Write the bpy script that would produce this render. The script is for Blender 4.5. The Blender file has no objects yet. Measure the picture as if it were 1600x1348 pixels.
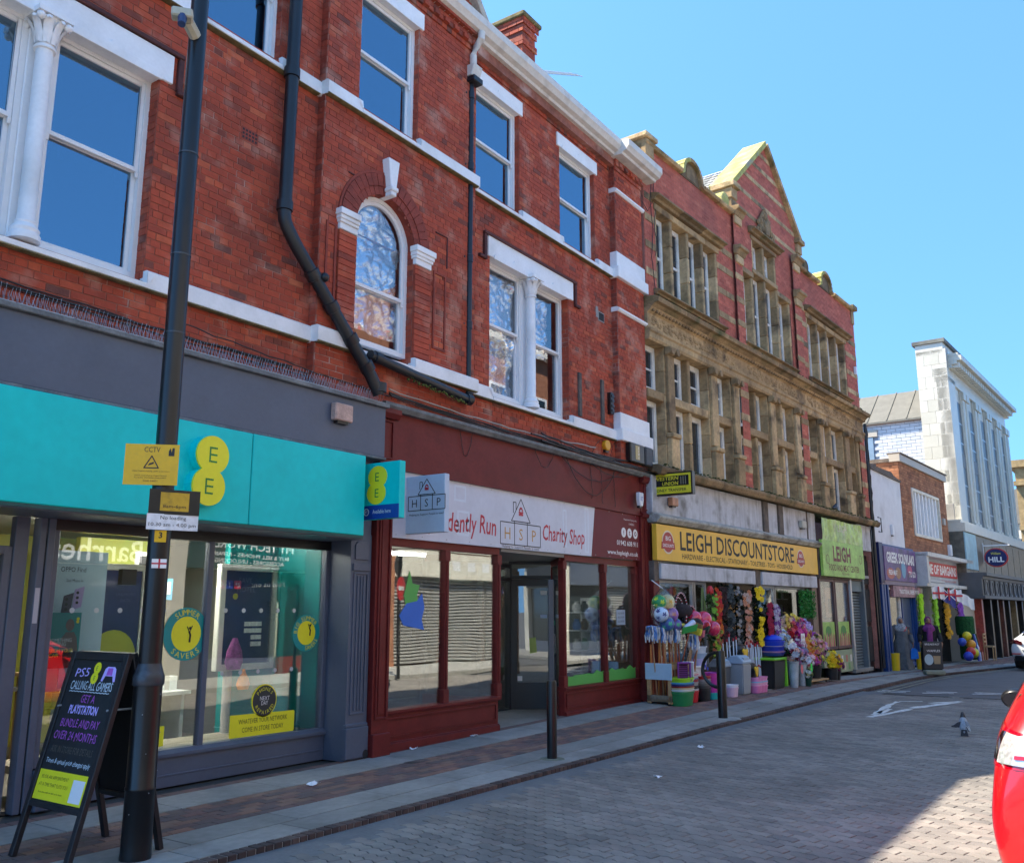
import bpy,bmesh,math,random
from mathutils import Vector,Matrix
from mathutils import noise as mn
from mathutils.bvhtree import BVHTree
R=math.radians
rnd=random.Random(7)
sc=bpy.context.scene
COL=sc.collection

# ------------------------------------------------------------ camera
cd=bpy.data.cameras.new('camera');cam=bpy.data.objects.new('camera',cd);COL.objects.link(cam)
cd.sensor_fit='HORIZONTAL';cd.sensor_width=36;cd.lens=36*1410/1600;cd.clip_end=3000;cd.clip_start=.05
YAW,PIT=R(34.686),R(11.271)
cam.location=(0,-7.596,1.65)
cam.rotation_euler=(R(90)+PIT,0,-(R(90)-YAW))
sc.camera=cam
# ------------------------------------------------------------ light
w=bpy.data.worlds.new('World');sc.world=w;w.use_nodes=True
nt=w.node_tree;bg=nt.nodes['Background']
SUN_EL=R(57.6);SD=Vector((.564,-.826,0)).normalized()
sky=nt.nodes.new('ShaderNodeTexSky');sky.sky_type='NISHITA';sky.sun_disc=False
sky.sun_elevation=SUN_EL;sky.sun_rotation=math.atan2(-SD.x,-SD.y)
sky.air_density=1.0;sky.dust_density=.3;sky.ozone_density=1.6
tc=nt.nodes.new('ShaderNodeTexCoord');va=nt.nodes.new('ShaderNodeVectorMath');va.operation='ADD';va.inputs[1].default_value=(0,0,.30)
vn=nt.nodes.new('ShaderNodeVectorMath');vn.operation='NORMALIZE'
nt.links.new(tc.outputs['Generated'],va.inputs[0]);nt.links.new(va.outputs[0],vn.inputs[0]);nt.links.new(vn.outputs[0],sky.inputs[0])
tn=nt.nodes.new('ShaderNodeMix');tn.data_type='RGBA';tn.blend_type='MULTIPLY';tn.inputs[0].default_value=1;tn.inputs[7].default_value=(.31,.47,.54,1)
nt.links.new(sky.outputs[0],tn.inputs[6]);nt.links.new(tn.outputs[2],bg.inputs[0]);bg.inputs[1].default_value=.15
sl=bpy.data.lights.new('sun','SUN');sl.energy=2.3;sl.angle=R(.53);sl.color=(1,.89,.72)
so=bpy.data.objects.new('sun',sl);COL.objects.link(so)
L=Vector((SD.x*math.cos(SUN_EL),SD.y*math.cos(SUN_EL),-math.sin(SUN_EL)))
so.rotation_euler=L.to_track_quat('-Z','Y').to_euler();so.location=(0,20,40)
sc.view_settings.view_transform='Standard';sc.view_settings.look='None'
sc.view_settings.gamma=1;sc.view_settings.use_curve_mapping=False
sc.view_settings.exposure=2.5
sc.render.engine='CYCLES'
sc.cycles.max_bounces=8;sc.cycles.transparent_max_bounces=12

# ------------------------------------------------------------ materials
MC={}
def lin(c):
    if isinstance(c,str):
        c=[int(c[i:i+2],16)/255 for i in(0,2,4)]
        c=[x/12.92 if x<.04045 else((x+.055)/1.055)**2.4 for x in c]
    return(c[0],c[1],c[2],1)
def mat(name,col=(.5,.5,.5),rough=.6,metal=0.,var=.12,vs=3.,bump=0.,bs=60.,dirt=0.,dcol=(.05,.045,.03),ds=1.2,spec=.5,coat=0.,emit=0.,streak=0.,tone=None,alpha=None):
    """opaque paint/stone/fabric: base colour with value mottling, optional grime patches and streaks, fine bump"""
    if name in MC:return MC[name]
    m=bpy.data.materials.new(name);m.use_nodes=True;MC[name]=m
    n=m.node_tree.nodes;l=m.node_tree.links;b=n['Principled BSDF']
    b.inputs['Roughness'].default_value=rough;b.inputs['Metallic'].default_value=metal
    b.inputs['Specular IOR Level'].default_value=spec
    if coat:b.inputs['Coat Weight'].default_value=coat;b.inputs['Coat Roughness'].default_value=.04
    geo=n.new('ShaderNodeNewGeometry')
    def noise(scale,det=4.,mapscale=None):
        t=n.new('ShaderNodeTexNoise');t.inputs['Scale'].default_value=scale;t.inputs['Detail'].default_value=det
        if mapscale:
            mp=n.new('ShaderNodeMapping');mp.inputs['Scale'].default_value=mapscale
            l.new(geo.outputs['Position'],mp.inputs[0]);l.new(mp.outputs[0],t.inputs['Vector'])
        else:l.new(geo.outputs['Position'],t.inputs['Vector'])
        return t.outputs['Fac']
    def rng(s,a0,a1,b0,b1):
        r=n.new('ShaderNodeMapRange');l.new(s,r.inputs[0])
        for i,v in enumerate((a0,a1,b0,b1)):r.inputs[i+1].default_value=v
        return r.outputs[0]
    def mix(f,a,bb,mode='MIX'):
        x=n.new('ShaderNodeMix');x.data_type='RGBA';x.blend_type=mode
        for s,v in((x.inputs[0],f),(x.inputs[6],a),(x.inputs[7],bb)):
            if isinstance(v,(int,float)):s.default_value=v
            elif isinstance(v,tuple):s.default_value=v
            else:l.new(v,s)
        return x.outputs[2]
    c=lin(col)
    if tone:
        at=n.new('ShaderNodeAttribute');at.attribute_name='tone'
        cr=n.new('ShaderNodeValToRGB');cr.color_ramp.interpolation='LINEAR'
        e=cr.color_ramp.elements;e[0].position=0;e[0].color=lin(tone[0]);e[1].position=1;e[1].color=lin(tone[-1])
        for i,t in enumerate(tone[1:-1]):
            k=e.new((i+1)/(len(tone)-1));k.color=lin(t)
        l.new(at.outputs['Fac'],cr.inputs[0]);out=cr.outputs[0]
    else:
        rgb=n.new('ShaderNodeRGB');rgb.outputs[0].default_value=c;out=rgb.outputs[0]
    if var:
        f=rng(noise(vs),.3,.7,1-var,1+var)
        g=n.new('ShaderNodeVectorMath');g.operation='SCALE';l.new(out,g.inputs[0]);l.new(f,g.inputs['Scale']);out=g.outputs[0]
        f=rng(noise(vs*9),.3,.7,1-var*.7,1+var*.7)
        g=n.new('ShaderNodeVectorMath');g.operation='SCALE';l.new(out,g.inputs[0]);l.new(f,g.inputs['Scale']);out=g.outputs[0]
    if dirt:out=mix(rng(noise(ds,8.),.52,.72,0,dirt),out,lin(dcol))
    if streak:out=mix(rng(noise(1.,5.,(9.,9.,.6)),.5,.8,0,streak),out,lin(dcol))
    l.new(out,b.inputs['Base Color'])
    if emit:
        l.new(out,b.inputs['Emission Color']);b.inputs['Emission Strength'].default_value=emit
    if bump:
        bp=n.new('ShaderNodeBump');bp.inputs['Strength'].default_value=min(1,bump);bp.inputs['Distance'].default_value=.004 if bump<=1 else .004*bump
        l.new(noise(bs,6.),bp.inputs['Height']);l.new(bp.outputs[0],b.inputs['Normal'])
    m['c']=1
    return m
def glass(name,refl=.25,tint=(.9,.93,.92),rough=.005,fres=.8,wob=0.,gcol=(1,1,1)):
    if name in MC:return MC[name]
    m=bpy.data.materials.new(name);m.use_nodes=True;MC[name]=m
    n=m.node_tree.nodes;l=m.node_tree.links;n.remove(n['Principled BSDF'])
    o=n['Material Output'];t=n.new('ShaderNodeBsdfTransparent');t.inputs[0].default_value=(*tint,1)
    g=n.new('ShaderNodeBsdfGlossy');g.inputs['Roughness'].default_value=rough;g.inputs[0].default_value=(*gcol,1)
    lw=n.new('ShaderNodeLayerWeight');lw.inputs[0].default_value=.35
    r=n.new('ShaderNodeMapRange');l.new(lw.outputs['Fresnel'],r.inputs[0]);r.inputs[1].default_value=0;r.inputs[2].default_value=1
    r.inputs[3].default_value=refl;r.inputs[4].default_value=fres
    mx=n.new('ShaderNodeMixShader');l.new(r.outputs[0],mx.inputs[0]);l.new(t.outputs[0],mx.inputs[1]);l.new(g.outputs[0],mx.inputs[2])
    l.new(mx.outputs[0],o.inputs[0])
    if wob:
        ge=n.new('ShaderNodeNewGeometry');tn=n.new('ShaderNodeTexNoise');tn.inputs['Scale'].default_value=1.3;tn.inputs['Detail'].default_value=0
        l.new(ge.outputs['Position'],tn.inputs['Vector']);bp=n.new('ShaderNodeBump');bp.inputs['Distance'].default_value=wob
        l.new(tn.outputs['Fac'],bp.inputs['Height']);l.new(bp.outputs[0],g.inputs['Normal'])
    return m

# ------------------------------------------------------------ frames and mesh builder
class Fr:
    """wall frame: s along the wall, d out of the wall towards the street, z up"""
    def __init__(f,x,y,z=0.,ang=0.):
        f.o=Vector((x,y,z));f.u=Vector((math.cos(ang),math.sin(ang),0));f.n=Vector((math.sin(ang),-math.cos(ang),0));f.a=ang
    def P(f,s,d,z):return f.o+f.u*s+f.n*d+Vector((0,0,z))
W0=Fr(0,0)
S0=Fr(15.4,-.15,0,R(-3))
class World:
    def P(f,x,y,z):return Vector((x,y,z))
WW=World()
def gz(x):return-.012*max(0.,x-20)
class MB:
    def __init__(s,fr=WW):s.v=[];s.f=[];s.t=[];s.fr=fr;s.tone=0.5;s.mi=[];s.m=0
    def p(s,a,b,c):s.v.append(s.fr.P(a,b,c));return len(s.v)-1
    def face(s,*i):s.f.append(tuple(i));s.t.append(s.tone);s.mi.append(s.m)
    def poly(s,pts):s.face(*[s.p(*q)for q in pts])
    def box(s,a0,a1,b0,b1,c0,c1,skip=''):
        i=[s.p(a,b,c)for c in(c0,c1)for b in(b0,b1)for a in(a0,a1)]
        fs={'z0':(0,2,3,1),'z1':(4,5,7,6),'b0':(0,1,5,4),'b1':(2,6,7,3),'a0':(0,4,6,2),'a1':(1,3,7,5)}
        for k,q in fs.items():
            if k not in skip:s.face(*[i[j]for j in q])
        return s
    def prism(s,prof,a0,a1,axis='s'):
        """profile of 2-d points extruded: axis s: pts are (d,z); z: pts are (s,d); d: pts are (s,z)"""
        def q(a,p):
            return(a,p[0],p[1])if axis=='s' else((p[0],p[1],a)if axis=='z' else(p[0],a,p[1]))
        A=[s.p(*q(a0,p))for p in prof];B=[s.p(*q(a1,p))for p in prof];n=len(prof)
        for i in range(n):s.face(A[i],A[(i+1)%n],B[(i+1)%n],B[i])
        s.face(*A[::-1]);s.face(*B);return s
    def ring(s,c,ax,r,n,up=None):
        ax=Vector(ax).normalized();t=Vector((0,0,1))if abs(ax.z)<.9 else Vector((1,0,0))
        e1=ax.cross(t).normalized();e2=ax.cross(e1)
        return[s.p(*(Vector(c)+e1*(r*math.cos(2*math.pi*k/n))+e2*(r*math.sin(2*math.pi*k/n))))for k in range(n)]
    def tube(s,pts,r,n=8,cap=True):
        """tube along points in frame coordinates"""
        pts=[Vector(q)for q in pts];rs=r if isinstance(r,(list,tuple))else[r]*len(pts);rr=[]
        for i,q in enumerate(pts):
            a=pts[min(i+1,len(pts)-1)]-pts[max(i-1,0)]
            if a.length<1e-6:a=Vector((0,0,1))
            rr.append(s.ring(q,a,rs[i],n))
        for A,B in zip(rr,rr[1:]):
            for k in range(n):s.face(A[k],A[(k+1)%n],B[(k+1)%n],B[k])
        if cap:s.face(*rr[0][::-1]);s.face(*rr[-1])
        return s
    def lathe(s,c,prof,n=16,sx=1.,sy=1.):
        """profile (r,z) about a vertical axis through c=(a,b,base)"""
        rr=[]
        for r,z in prof:rr.append([s.p(c[0]+sx*r*math.cos(2*math.pi*k/n),c[1]+sy*r*math.sin(2*math.pi*k/n),c[2]+z)for k in range(n)])
        for A,B in zip(rr,rr[1:]):
            for k in range(n):s.face(A[k],A[(k+1)%n],B[(k+1)%n],B[k])
        s.face(*rr[0][::-1]);s.face(*rr[-1]);return s
    def ball(s,c,r,nu=10,nv=7,sc3=(1,1,1)):
        rr=[]
        for j in range(1,nv):
            th=math.pi*j/nv
            rr.append([s.p(c[0]+sc3[0]*r*math.sin(th)*math.cos(2*math.pi*k/nu),c[1]+sc3[1]*r*math.sin(th)*math.sin(2*math.pi*k/nu),c[2]-sc3[2]*r*math.cos(th))for k in range(nu)])
        b=s.p(c[0],c[1],c[2]-sc3[2]*r);t=s.p(c[0],c[1],c[2]+sc3[2]*r)
        for A,B in zip(rr,rr[1:]):
            for k in range(nu):s.face(A[k],A[(k+1)%nu],B[(k+1)%nu],B[k])
        for k in range(nu):s.face(b,rr[0][(k+1)%nu],rr[0][k]);s.face(t,rr[-1][k],rr[-1][(k+1)%nu])
        return s
def wloc(o):
    v=Vector((0,0,0))
    while o is not None:v+=Vector(o.location);o=o.parent
    return v
def obj(name,mb,m=None,parent=None,bevel=0.,smooth=False,loc=None,norm=True,segs=1,**props):
    me=bpy.data.meshes.new(name);base=wloc(parent)+(Vector(loc)if loc else Vector((0,0,0)))
    me.from_pydata([v-base for v in mb.v],[],mb.f)
    if any(t!=.5 for t in mb.t):
        a=me.attributes.new('tone','FLOAT','FACE');a.data.foreach_set('value',mb.t)
    for x in(m if isinstance(m,(list,tuple))else[m]):
        if x:me.materials.append(x)
    if any(mb.mi):me.polygons.foreach_set('material_index',mb.mi)
    if bevel or norm and len(mb.f)<60000:
        bm=bmesh.new();bm.from_mesh(me)
        if bevel:
            bmesh.ops.remove_doubles(bm,verts=bm.verts,dist=1e-5)
        bmesh.ops.recalc_face_normals(bm,faces=bm.faces)
        if bevel:
            ed=[e for e in bm.edges if len(e.link_faces)==2 and e.calc_face_angle(0)>.5]
            bmesh.ops.bevel(bm,geom=ed,offset=bevel,segments=segs,affect='EDGES',clamp_overlap=True)
        bm.to_mesh(me);bm.free()
    if smooth:
        me.polygons.foreach_set('use_smooth',[True]*len(me.polygons));me.set_sharp_from_angle(angle=R(38))
    o=bpy.data.objects.new(name,me);COL.objects.link(o)
    if parent is not None:o.parent=parent
    if loc:o.location=loc
    for k,v in props.items():o[k]=v
    return o
def thing(name,loc,label,cat,group=None):
    o=bpy.data.objects.new(name,None);COL.objects.link(o);o.location=loc;o.empty_display_size=.2
    o['label']=label;o['category']=cat
    if group:o['group']=group
    return o
def tag(o,label,cat,group=None):
    o['label']=label;o['category']=cat
    if group:o['group']=group
    return o
def kids(o):return[c for c in bpy.data.objects if c.parent==o]
def copy_tree(o,parent=None):
    c=o.copy();COL.objects.link(c)
    if parent is not None:c.parent=parent
    for k in list(o.children):copy_tree(k,c)
    return c
def text(name,string,fr,s,d,z,h,m,parent,width=None,shear=0.,off=0.,ext=.001,align='C',rot=0.,rough=0,sp=1.,flip=1,vert=None,**pr):
    """flat print: letters as thin meshes centred at (s,z), facing out of the wall frame"""
    cu=bpy.data.curves.new(name,'FONT');cu.body=string;cu.size=1;cu.shear=shear;cu.offset=off;cu.space_character=sp
    cu.resolution_u=2;cu.fill_mode='FRONT'
    t=bpy.data.objects.new('tmp',cu);me=bpy.data.meshes.new_from_object(t);bpy.data.objects.remove(t);bpy.data.curves.remove(cu)
    if not len(me.vertices):return None
    xs=[v.co.x for v in me.vertices];ys=[v.co.y for v in me.vertices]
    x0,x1,y0,y1=min(xs),max(xs),min(ys),max(ys);k=h/(y1-y0);kx=(width/(x1-x0))if width else k
    cx={'C':(x0+x1)/2,'L':x0,'R':x1}[align];cr,sr=math.cos(rot),math.sin(rot)
    base=wloc(parent)
    for v in me.vertices:
        a=(v.co.x-cx)*kx*flip;b=(v.co.y-(y0+y1)/2)*k
        if rough:b+=rough*h*mn.noise(Vector((v.co.x*1.3,0,z*7)));a+=rough*.5*h*mn.noise(Vector((v.co.x*1.1,5,z*7)))
        if vert:q=vert(a*cr-b*sr,a*sr+b*cr)
        else:q=fr.P(s+a*cr-b*sr,d+ext,z+a*sr+b*cr)
        v.co=q-base
    me.materials.clear();me.materials.append(m)
    o=bpy.data.objects.new(name,me);COL.objects.link(o);o.parent=parent
    for kk,vv in pr.items():o[kk]=vv
    return o
def disc(mb,fr_s,d,fr_z,r,n=20,rz=None,t=.002):
    mb.prism([(fr_s+r*math.cos(2*math.pi*k/n),fr_z+(rz or r)*math.sin(2*math.pi*k/n))for k in range(n)],d,d+t,'d')
    return mb
def annulus(mb,s,d,z,r0,r1,n=24,t=.002):
    for k in range(n):
        a,b=2*math.pi*k/n,2*math.pi*(k+1)/n
        mb.prism([(s+r0*math.cos(a),z+r0*math.sin(a)),(s+r1*math.cos(a),z+r1*math.sin(a)),(s+r1*math.cos(b),z+r1*math.sin(b)),(s+r0*math.cos(b),z+r0*math.sin(b))],d,d+t,'d')
    return mb
# palette
white=mat('white_masonry_paint',(.84,.84,.84),.55,var=.05,dirt=.3,dcol=(.35,.34,.28),ds=1.6,bump=.15)
upvc=mat('white_window_frame',(.80,.80,.80),.3,var=.03,dirt=.12,dcol=(.4,.4,.38))
greyp=mat('slate_grey_paint',(.085,.105,.15),.42,var=.06,dirt=.12,dcol=(.16,.17,.19))
maroon=mat('maroon_gloss_paint',(.15,.019,.017),.45,spec=.25,var=.15,dirt=.2,dcol=(.16,.05,.045),bump=.1,bs=12)
black=mat('black_paint',(.008,.008,.009),.30,var=.1,dirt=.15,dcol=(.05,.05,.05))
pipeb=mat('black_plastic_pipe',(.012,.013,.016),.38,var=.1,dirt=.2,dcol=(.06,.06,.055))
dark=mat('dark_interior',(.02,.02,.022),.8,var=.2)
rubber=mat('rubber',(.02,.02,.02),.8,var=.1)
alu=mat('aluminium',(.5,.51,.53),.35,metal=.8,var=.05)
steel=mat('galvanised_steel',(.42,.45,.48),.45,metal=.6,var=.12)
wpl=mat('white_plastic',(.75,.76,.78),.35,var=.04)
woodm=mat('pale_wood',(.45,.28,.13),.7,var=.2,vs=6)
def ui(name,col):return mat(name,col,.5,var=.03)
# ============================================================ SETTING: ground
BRT=((.15,.048,.034),(.25,.050,.028),(.34,.056,.027),(.39,.064,.028),(.45,.085,.034),(.52,.16,.075))
brick_m=mat('red_brick',rough=.85,var=.2,vs=1.1,bump=.8,bs=70,dirt=.5,dcol=(.52,.30,.22),ds=3.2,tone=BRT)
mortar_m=mat('brick_mortar',(.30,.11,.075),.95,var=.3,vs=1.5,dirt=.9,dcol=(.62,.50,.44),ds=1.6)
KERB=[(-14,-2.15),(13,-2.13),(18,-2.20),(22,-2.27),(26,-2.25),(29,-2.42),(32,-2.88),(35.7,-3.46),(42,-4.6),(60,-8.6),(110,-22)]
def kerb_y(x):
    for(a,ya),(b,yb)in zip(KERB,KERB[1:]):
        if a<=x<=b:return ya+(yb-ya)*(x-a)/(b-a)
    return KERB[0][1]if x<0 else KERB[-1][1]
RZ=-.045
def gh(x,y):
    c=.085*min(1,max(0,(x-7.5)/6.5));c*=1-min(1,max(0,(x-23)/6));k=kerb_y(x)
    return gz(x)+c*min(1.1,max(0,(y-k)/(-k)))
asph=mat('asphalt',(.11,.11,.115),.9,var=.15,vs=2,bump=1,bs=220,dirt=.3,dcol=(.14,.14,.14))
g=MB();g.poly([(-600,-600,-.75),(800,-600,-.75),(800,800,-.75),(-600,800,-.75)])
obj('ground',g,asph,kind='structure',norm=False)
# road base: asphalt everywhere between the kerbs, pavers laid on top up to the give-way line
road=MB();xs=[-14]+list(range(-12,110,2))
for a,b in zip(xs,xs[1:]):
    road.poly([(a,-8.3-max(0,a-26)*.17,RZ-.02+gz(a)),(b,-8.3-max(0,b-26)*.17,RZ-.02+gz(b)),(b,kerb_y(b)-.02,RZ-.02+gz(b)),(a,kerb_y(a)-.02,RZ-.02+gz(a))])
ROAD=obj('road',road,asph,kind='structure',norm=False)
PAV=((.15,.138,.128),(.185,.168,.152),(.205,.187,.168),(.23,.21,.187),(.20,.17,.152))
paver_m=mat('concrete_block_paver',rough=.85,var=.2,vs=.7,bump=1,bs=110,dirt=.6,dcol=(.115,.105,.095),ds=.55,tone=PAV)
sand=mat('joint_sand',(.02,.02,.02),1,var=.3,vs=20)
# zigzag block: unit outline 0.225 x 0.1125, long side across the road
def paver_mesh(k):
    mb=MB();L_,W_=.225,.1125;z=.028;out=[]
    j=.0045
    zig=[(0,0),(.25,.16),(.5,-.04),(.75,.16),(1,0)]
    bot=[(q[0]*(L_-2*j)-L_/2+j,-W_/2+j+q[1]*W_)for q in zig];top=[(q[0]*(L_-2*j)-L_/2+j,W_/2-j+q[1]*W_)for q in zig][::-1]
    out=bot+top
    mb.tone=k
    A=[mb.p(x,y,0)for x,y in out];B=[mb.p(x,y,z-.003)for x,y in out];C=[mb.p(x*.965,y*.94,z)for x,y in out];n=len(out)
    for i in range(n):
        mb.face(A[i],A[(i+1)%n],B[(i+1)%n],B[i]);mb.face(B[i],B[(i+1)%n],C[(i+1)%n],C[i])
    mb.face(*C);return mb
tones=[rnd.random()for _ in range(8)]
pm=[]
for t in tones:
    o=obj('paver',paver_mesh(t),paver_m);pm.append(o.data);bpy.data.objects.remove(o)
cands=[]
row=0;x=1.9
PANG=R(12)
cp,sp_=math.cos(PANG),math.sin(PANG)
for i in range(-60,70):
    for k in range(-120,110):
        lx=i*.225+(.1125 if k%2 else 0);ly=k*.1125
        px=11.3+ly*cp-lx*sp_;py=-5.3-lx*cp-ly*sp_+.0
        if px<1.2 or px>20.7 or py<-8.15 or py>kerb_y(px)-.34-.03*mn.noise(Vector((px*.8,0,0))):continue
        dx,dy=px,py+7.596
        f_=dx*math.cos(YAW)+dy*math.sin(YAW);r_=dx*math.sin(YAW)-dy*math.cos(YAW)
        if f_<1 or abs(r_)>f_*.75+1:continue
        cands.append((math.hypot(f_,r_)if(f_*.62>abs(r_)and f_>3.1)else 99,px,py))
cands.sort()
stuff=MB()
sb=MB();
for a in range(0,20,1):
    sb.poly([(a+.7,-8.25,RZ+gz(a)),(a+1.7,-8.25,RZ+gz(a)),(a+1.7,kerb_y(a+1.7)-.3,RZ+gz(a)),(a+.7,kerb_y(a+.7)-.3,RZ+gz(a))])
obj('bedding_sand',sb,sand,ROAD,norm=False)
for i,(dd,px,py)in enumerate(cands):
    tz=RZ-.022+rnd.uniform(-.0015,.0015)+.004*mn.noise(Vector((px*.6,py*.6,0)));an=-R(90)+R(-12)*1+rnd.gauss(0,.012)
    if i<300:
        o=bpy.data.objects.new('paver',rnd.choice(pm));COL.objects.link(o);o.parent=ROAD
        o.location=(px,py,tz);o.rotation_euler=(rnd.gauss(0,.006),rnd.gauss(0,.006),an)
    else:
        me=rnd.choice(pm);ca,sa=math.cos(an),math.sin(an);b0=len(stuff.v);t=rnd.random()
        tz=tz+gz(px)
        for v in me.vertices:stuff.v.append(Vector((px+v.co.x*ca-v.co.y*sa,py+v.co.x*sa+v.co.y*ca,tz+v.co.z)))
        for p in me.polygons:stuff.f.append(tuple(b0+q for q in p.vertices));stuff.t.append(t);stuff.mi.append(0)
obj('paving',stuff,paver_m,ROAD,norm=False,kind='stuff')
# painted give-way markings on the road
paint=mat('worn_road_paint',(.62,.62,.60),.8,var=.2,vs=12,dirt=.6,dcol=(.16,.16,.17),ds=9)
mk=MB();zt=RZ+.0075
def strip(a,b,w_,zz=None):
    a,b=Vector((a[0],a[1],0)),Vector((b[0],b[1],0));d=(b-a).normalized();n_=Vector((-d.y,d.x,0))*w_/2
    k=max(1,int((b-a).length/.12));off=rnd.random()*9
    for i in range(k):
        p0=a+(b-a)*(i/k);p1=a+(b-a)*((i+1)/k)
        j0=.75+.5*mn.noise(Vector((p0.x*3+off,p0.y*3,0)));j1=.75+.5*mn.noise(Vector((p1.x*3+off,p1.y*3,0)))
        z=(zz or zt)
        mk.poly([(*(p0-n_*j0).xy,z+gz(p0.x)),(*(p1-n_*j1).xy,z+gz(p1.x)),(*(p1+n_*j1).xy,z+gz(p1.x)),(*(p0+n_*j0).xy,z+gz(p0.x))])
for dx in(0,.42):
    strip((21.25+dx,-2.55),(21.35+dx,-3.12),.14);strip((21.45+dx,-3.42),(21.68+dx,-4.0),.14);strip((21.85+dx,-4.32),(22.1+dx,-4.92),.14)
    strip((22.3+dx,-5.2),(22.5+dx,-5.8),.14);strip((22.7+dx,-6.1),(22.9+dx,-6.7),.14)
tz2=RZ+.012
strip((15.9,-3.66),(17.0,-3.86),.17,tz2);strip((17.0,-3.86),(17.6,-3.95),.15,tz2);strip((17.75,-3.93),(19.4,-4.42),.2,tz2);strip((18.9,-4.02),(19.6,-4.47),.16,tz2)
strip((16.3,-3.64),(18.0,-3.50),.16,tz2);strip((18.0,-3.48),(18.9,-3.47),.14,tz2);strip((19.0,-3.47),(19.2,-3.85),.12,tz2)
strip((16.6,-3.66),(17.4,-3.64),.16,tz2)
obj('give_way_marking',mk,paint,ROAD,norm=False)
yl=MB();ylm=mat('faded_yellow_line',(.30,.27,.17),.8,var=.2,dirt=.6,dcol=(.15,.15,.15),ds=7)
mk2=mk;mk=yl
for off in(.28,.48):
    for x0 in range(21,60,1):strip((x0,kerb_y(x0)-off),(x0+1,kerb_y(x0+1)-off),.06,zt)
obj('double_yellow_lines',yl,ylm,ROAD,norm=False)
# side strip: asphalt channel beside the kerb
ch=MB();chm=mat('channel_asphalt',(.14,.145,.15),.85,var=.15,vs=3,bump=.8,bs=200)
for a in range(-4,21):
    ch.poly([(a,kerb_y(a)-.55,RZ+.0),(a+1,kerb_y(a+1)-.55,RZ+.0),(a+1,kerb_y(a+1)-.05,RZ+.004),(a,kerb_y(a)-.05,RZ+.004)])
obj('drainage_channel',ch,chm,ROAD,norm=False)

# pavement
flag_m=mat('concrete_flag',(.235,.235,.225),.9,var=.14,vs=1.6,bump=.8,bs=150,dirt=.6,dcol=(.14,.135,.12),ds=2.2,tone=((.215,.21,.195),(.26,.252,.235),(.30,.29,.27)))
RBT=((.12,.085,.08),(.16,.09,.08),(.20,.10,.08),(.24,.13,.09),(.17,.13,.11))
rb_m=mat('red_pavement_brick',rough=.9,var=.15,vs=2,bump=.8,bs=120,dirt=.35,dcol=(.13,.12,.115),ds=1.4,tone=RBT)
pv=MB()
for a,b in zip(xs,xs[1:]):
    if a<60:pv.poly([(a,kerb_y(a)-.015,-.02+gz(a)),(b,kerb_y(b)-.015,-.02+gz(b)),(b,4,-.02+gh(b,0)),(a,4,-.02+gh(a,0))])if b>0 or True else 0
gap_m=mat('dark_joint',(.05,.05,.048),1,var=.2,vs=10)
PAVE=obj('pavement',pv,[gap_m],kind='structure',norm=False)
def fy(x):return 0. if x<15.4 else-.15-(x-15.4)*math.tan(R(3))
def slab(mb,x0,x1,y0,y1,t,top=0.,g_=.0055,ch_=.003):
    mb.tone=t;z0,z1=-.02,top
    A=[mb.p(x,y,z0+gh(x,y))for x,y in((x0+g_,y0+g_),(x1-g_,y0+g_),(x1-g_,y1-g_),(x0+g_,y1-g_))]
    B=[mb.p(x,y,z1-ch_+gh(x,y))for x,y in((x0+g_,y0+g_),(x1-g_,y0+g_),(x1-g_,y1-g_),(x0+g_,y1-g_))]
    C=[mb.p(x,y,z1+gh(x,y))for x,y in((x0+g_+ch_,y0+g_+ch_),(x1-g_-ch_,y0+g_+ch_),(x1-g_-ch_,y1-g_-ch_),(x0+g_+ch_,y1-g_-ch_))]
    for i in range(4):
        mb.face(A[i],A[(i+1)%4],B[(i+1)%4],B[i]);mb.face(B[i],B[(i+1)%4],C[(i+1)%4],C[i])
    mb.face(*C)
FI=[];FS=MB()
def put(name,x0,x1,y0,y1,t,near,m_,top=0.):
    if near:
        mb=MB();slab(mb,x0,x1,y0,y1,t,top);obj(name,mb,m_,PAVE,loc=((x0+x1)/2,(y0+y1)/2,0),norm=False)
    else:slab(FS if m_ is flag_m else FB,x0,x1,y0,y1,t,top)
FB=MB()
x=-2.
while x<58:
    L_=.9+.12*(int(x*7)%3);L_=min(L_,60-x);t=rnd.random();f0=fy(x)
    ky=kerb_y(x+L_/2)
    put('paving_slab',x,x+L_,f0-.60+0,f0-.05,t,2<x<30,flag_m)
    k2=rnd.random()
    put('paving_slab',x+.3,x+.3+L_,ky+.42,ky+.80,k2,2<x<30,flag_m,-.001)
    put('paving_slab',x+.1,x+.1+L_,ky+.06,ky+.415,rnd.random(),2<x<30,flag_m,-.002)
    if f0-.60-(ky+.80)>.5 and x>26:
        pass
    x+=L_
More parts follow.
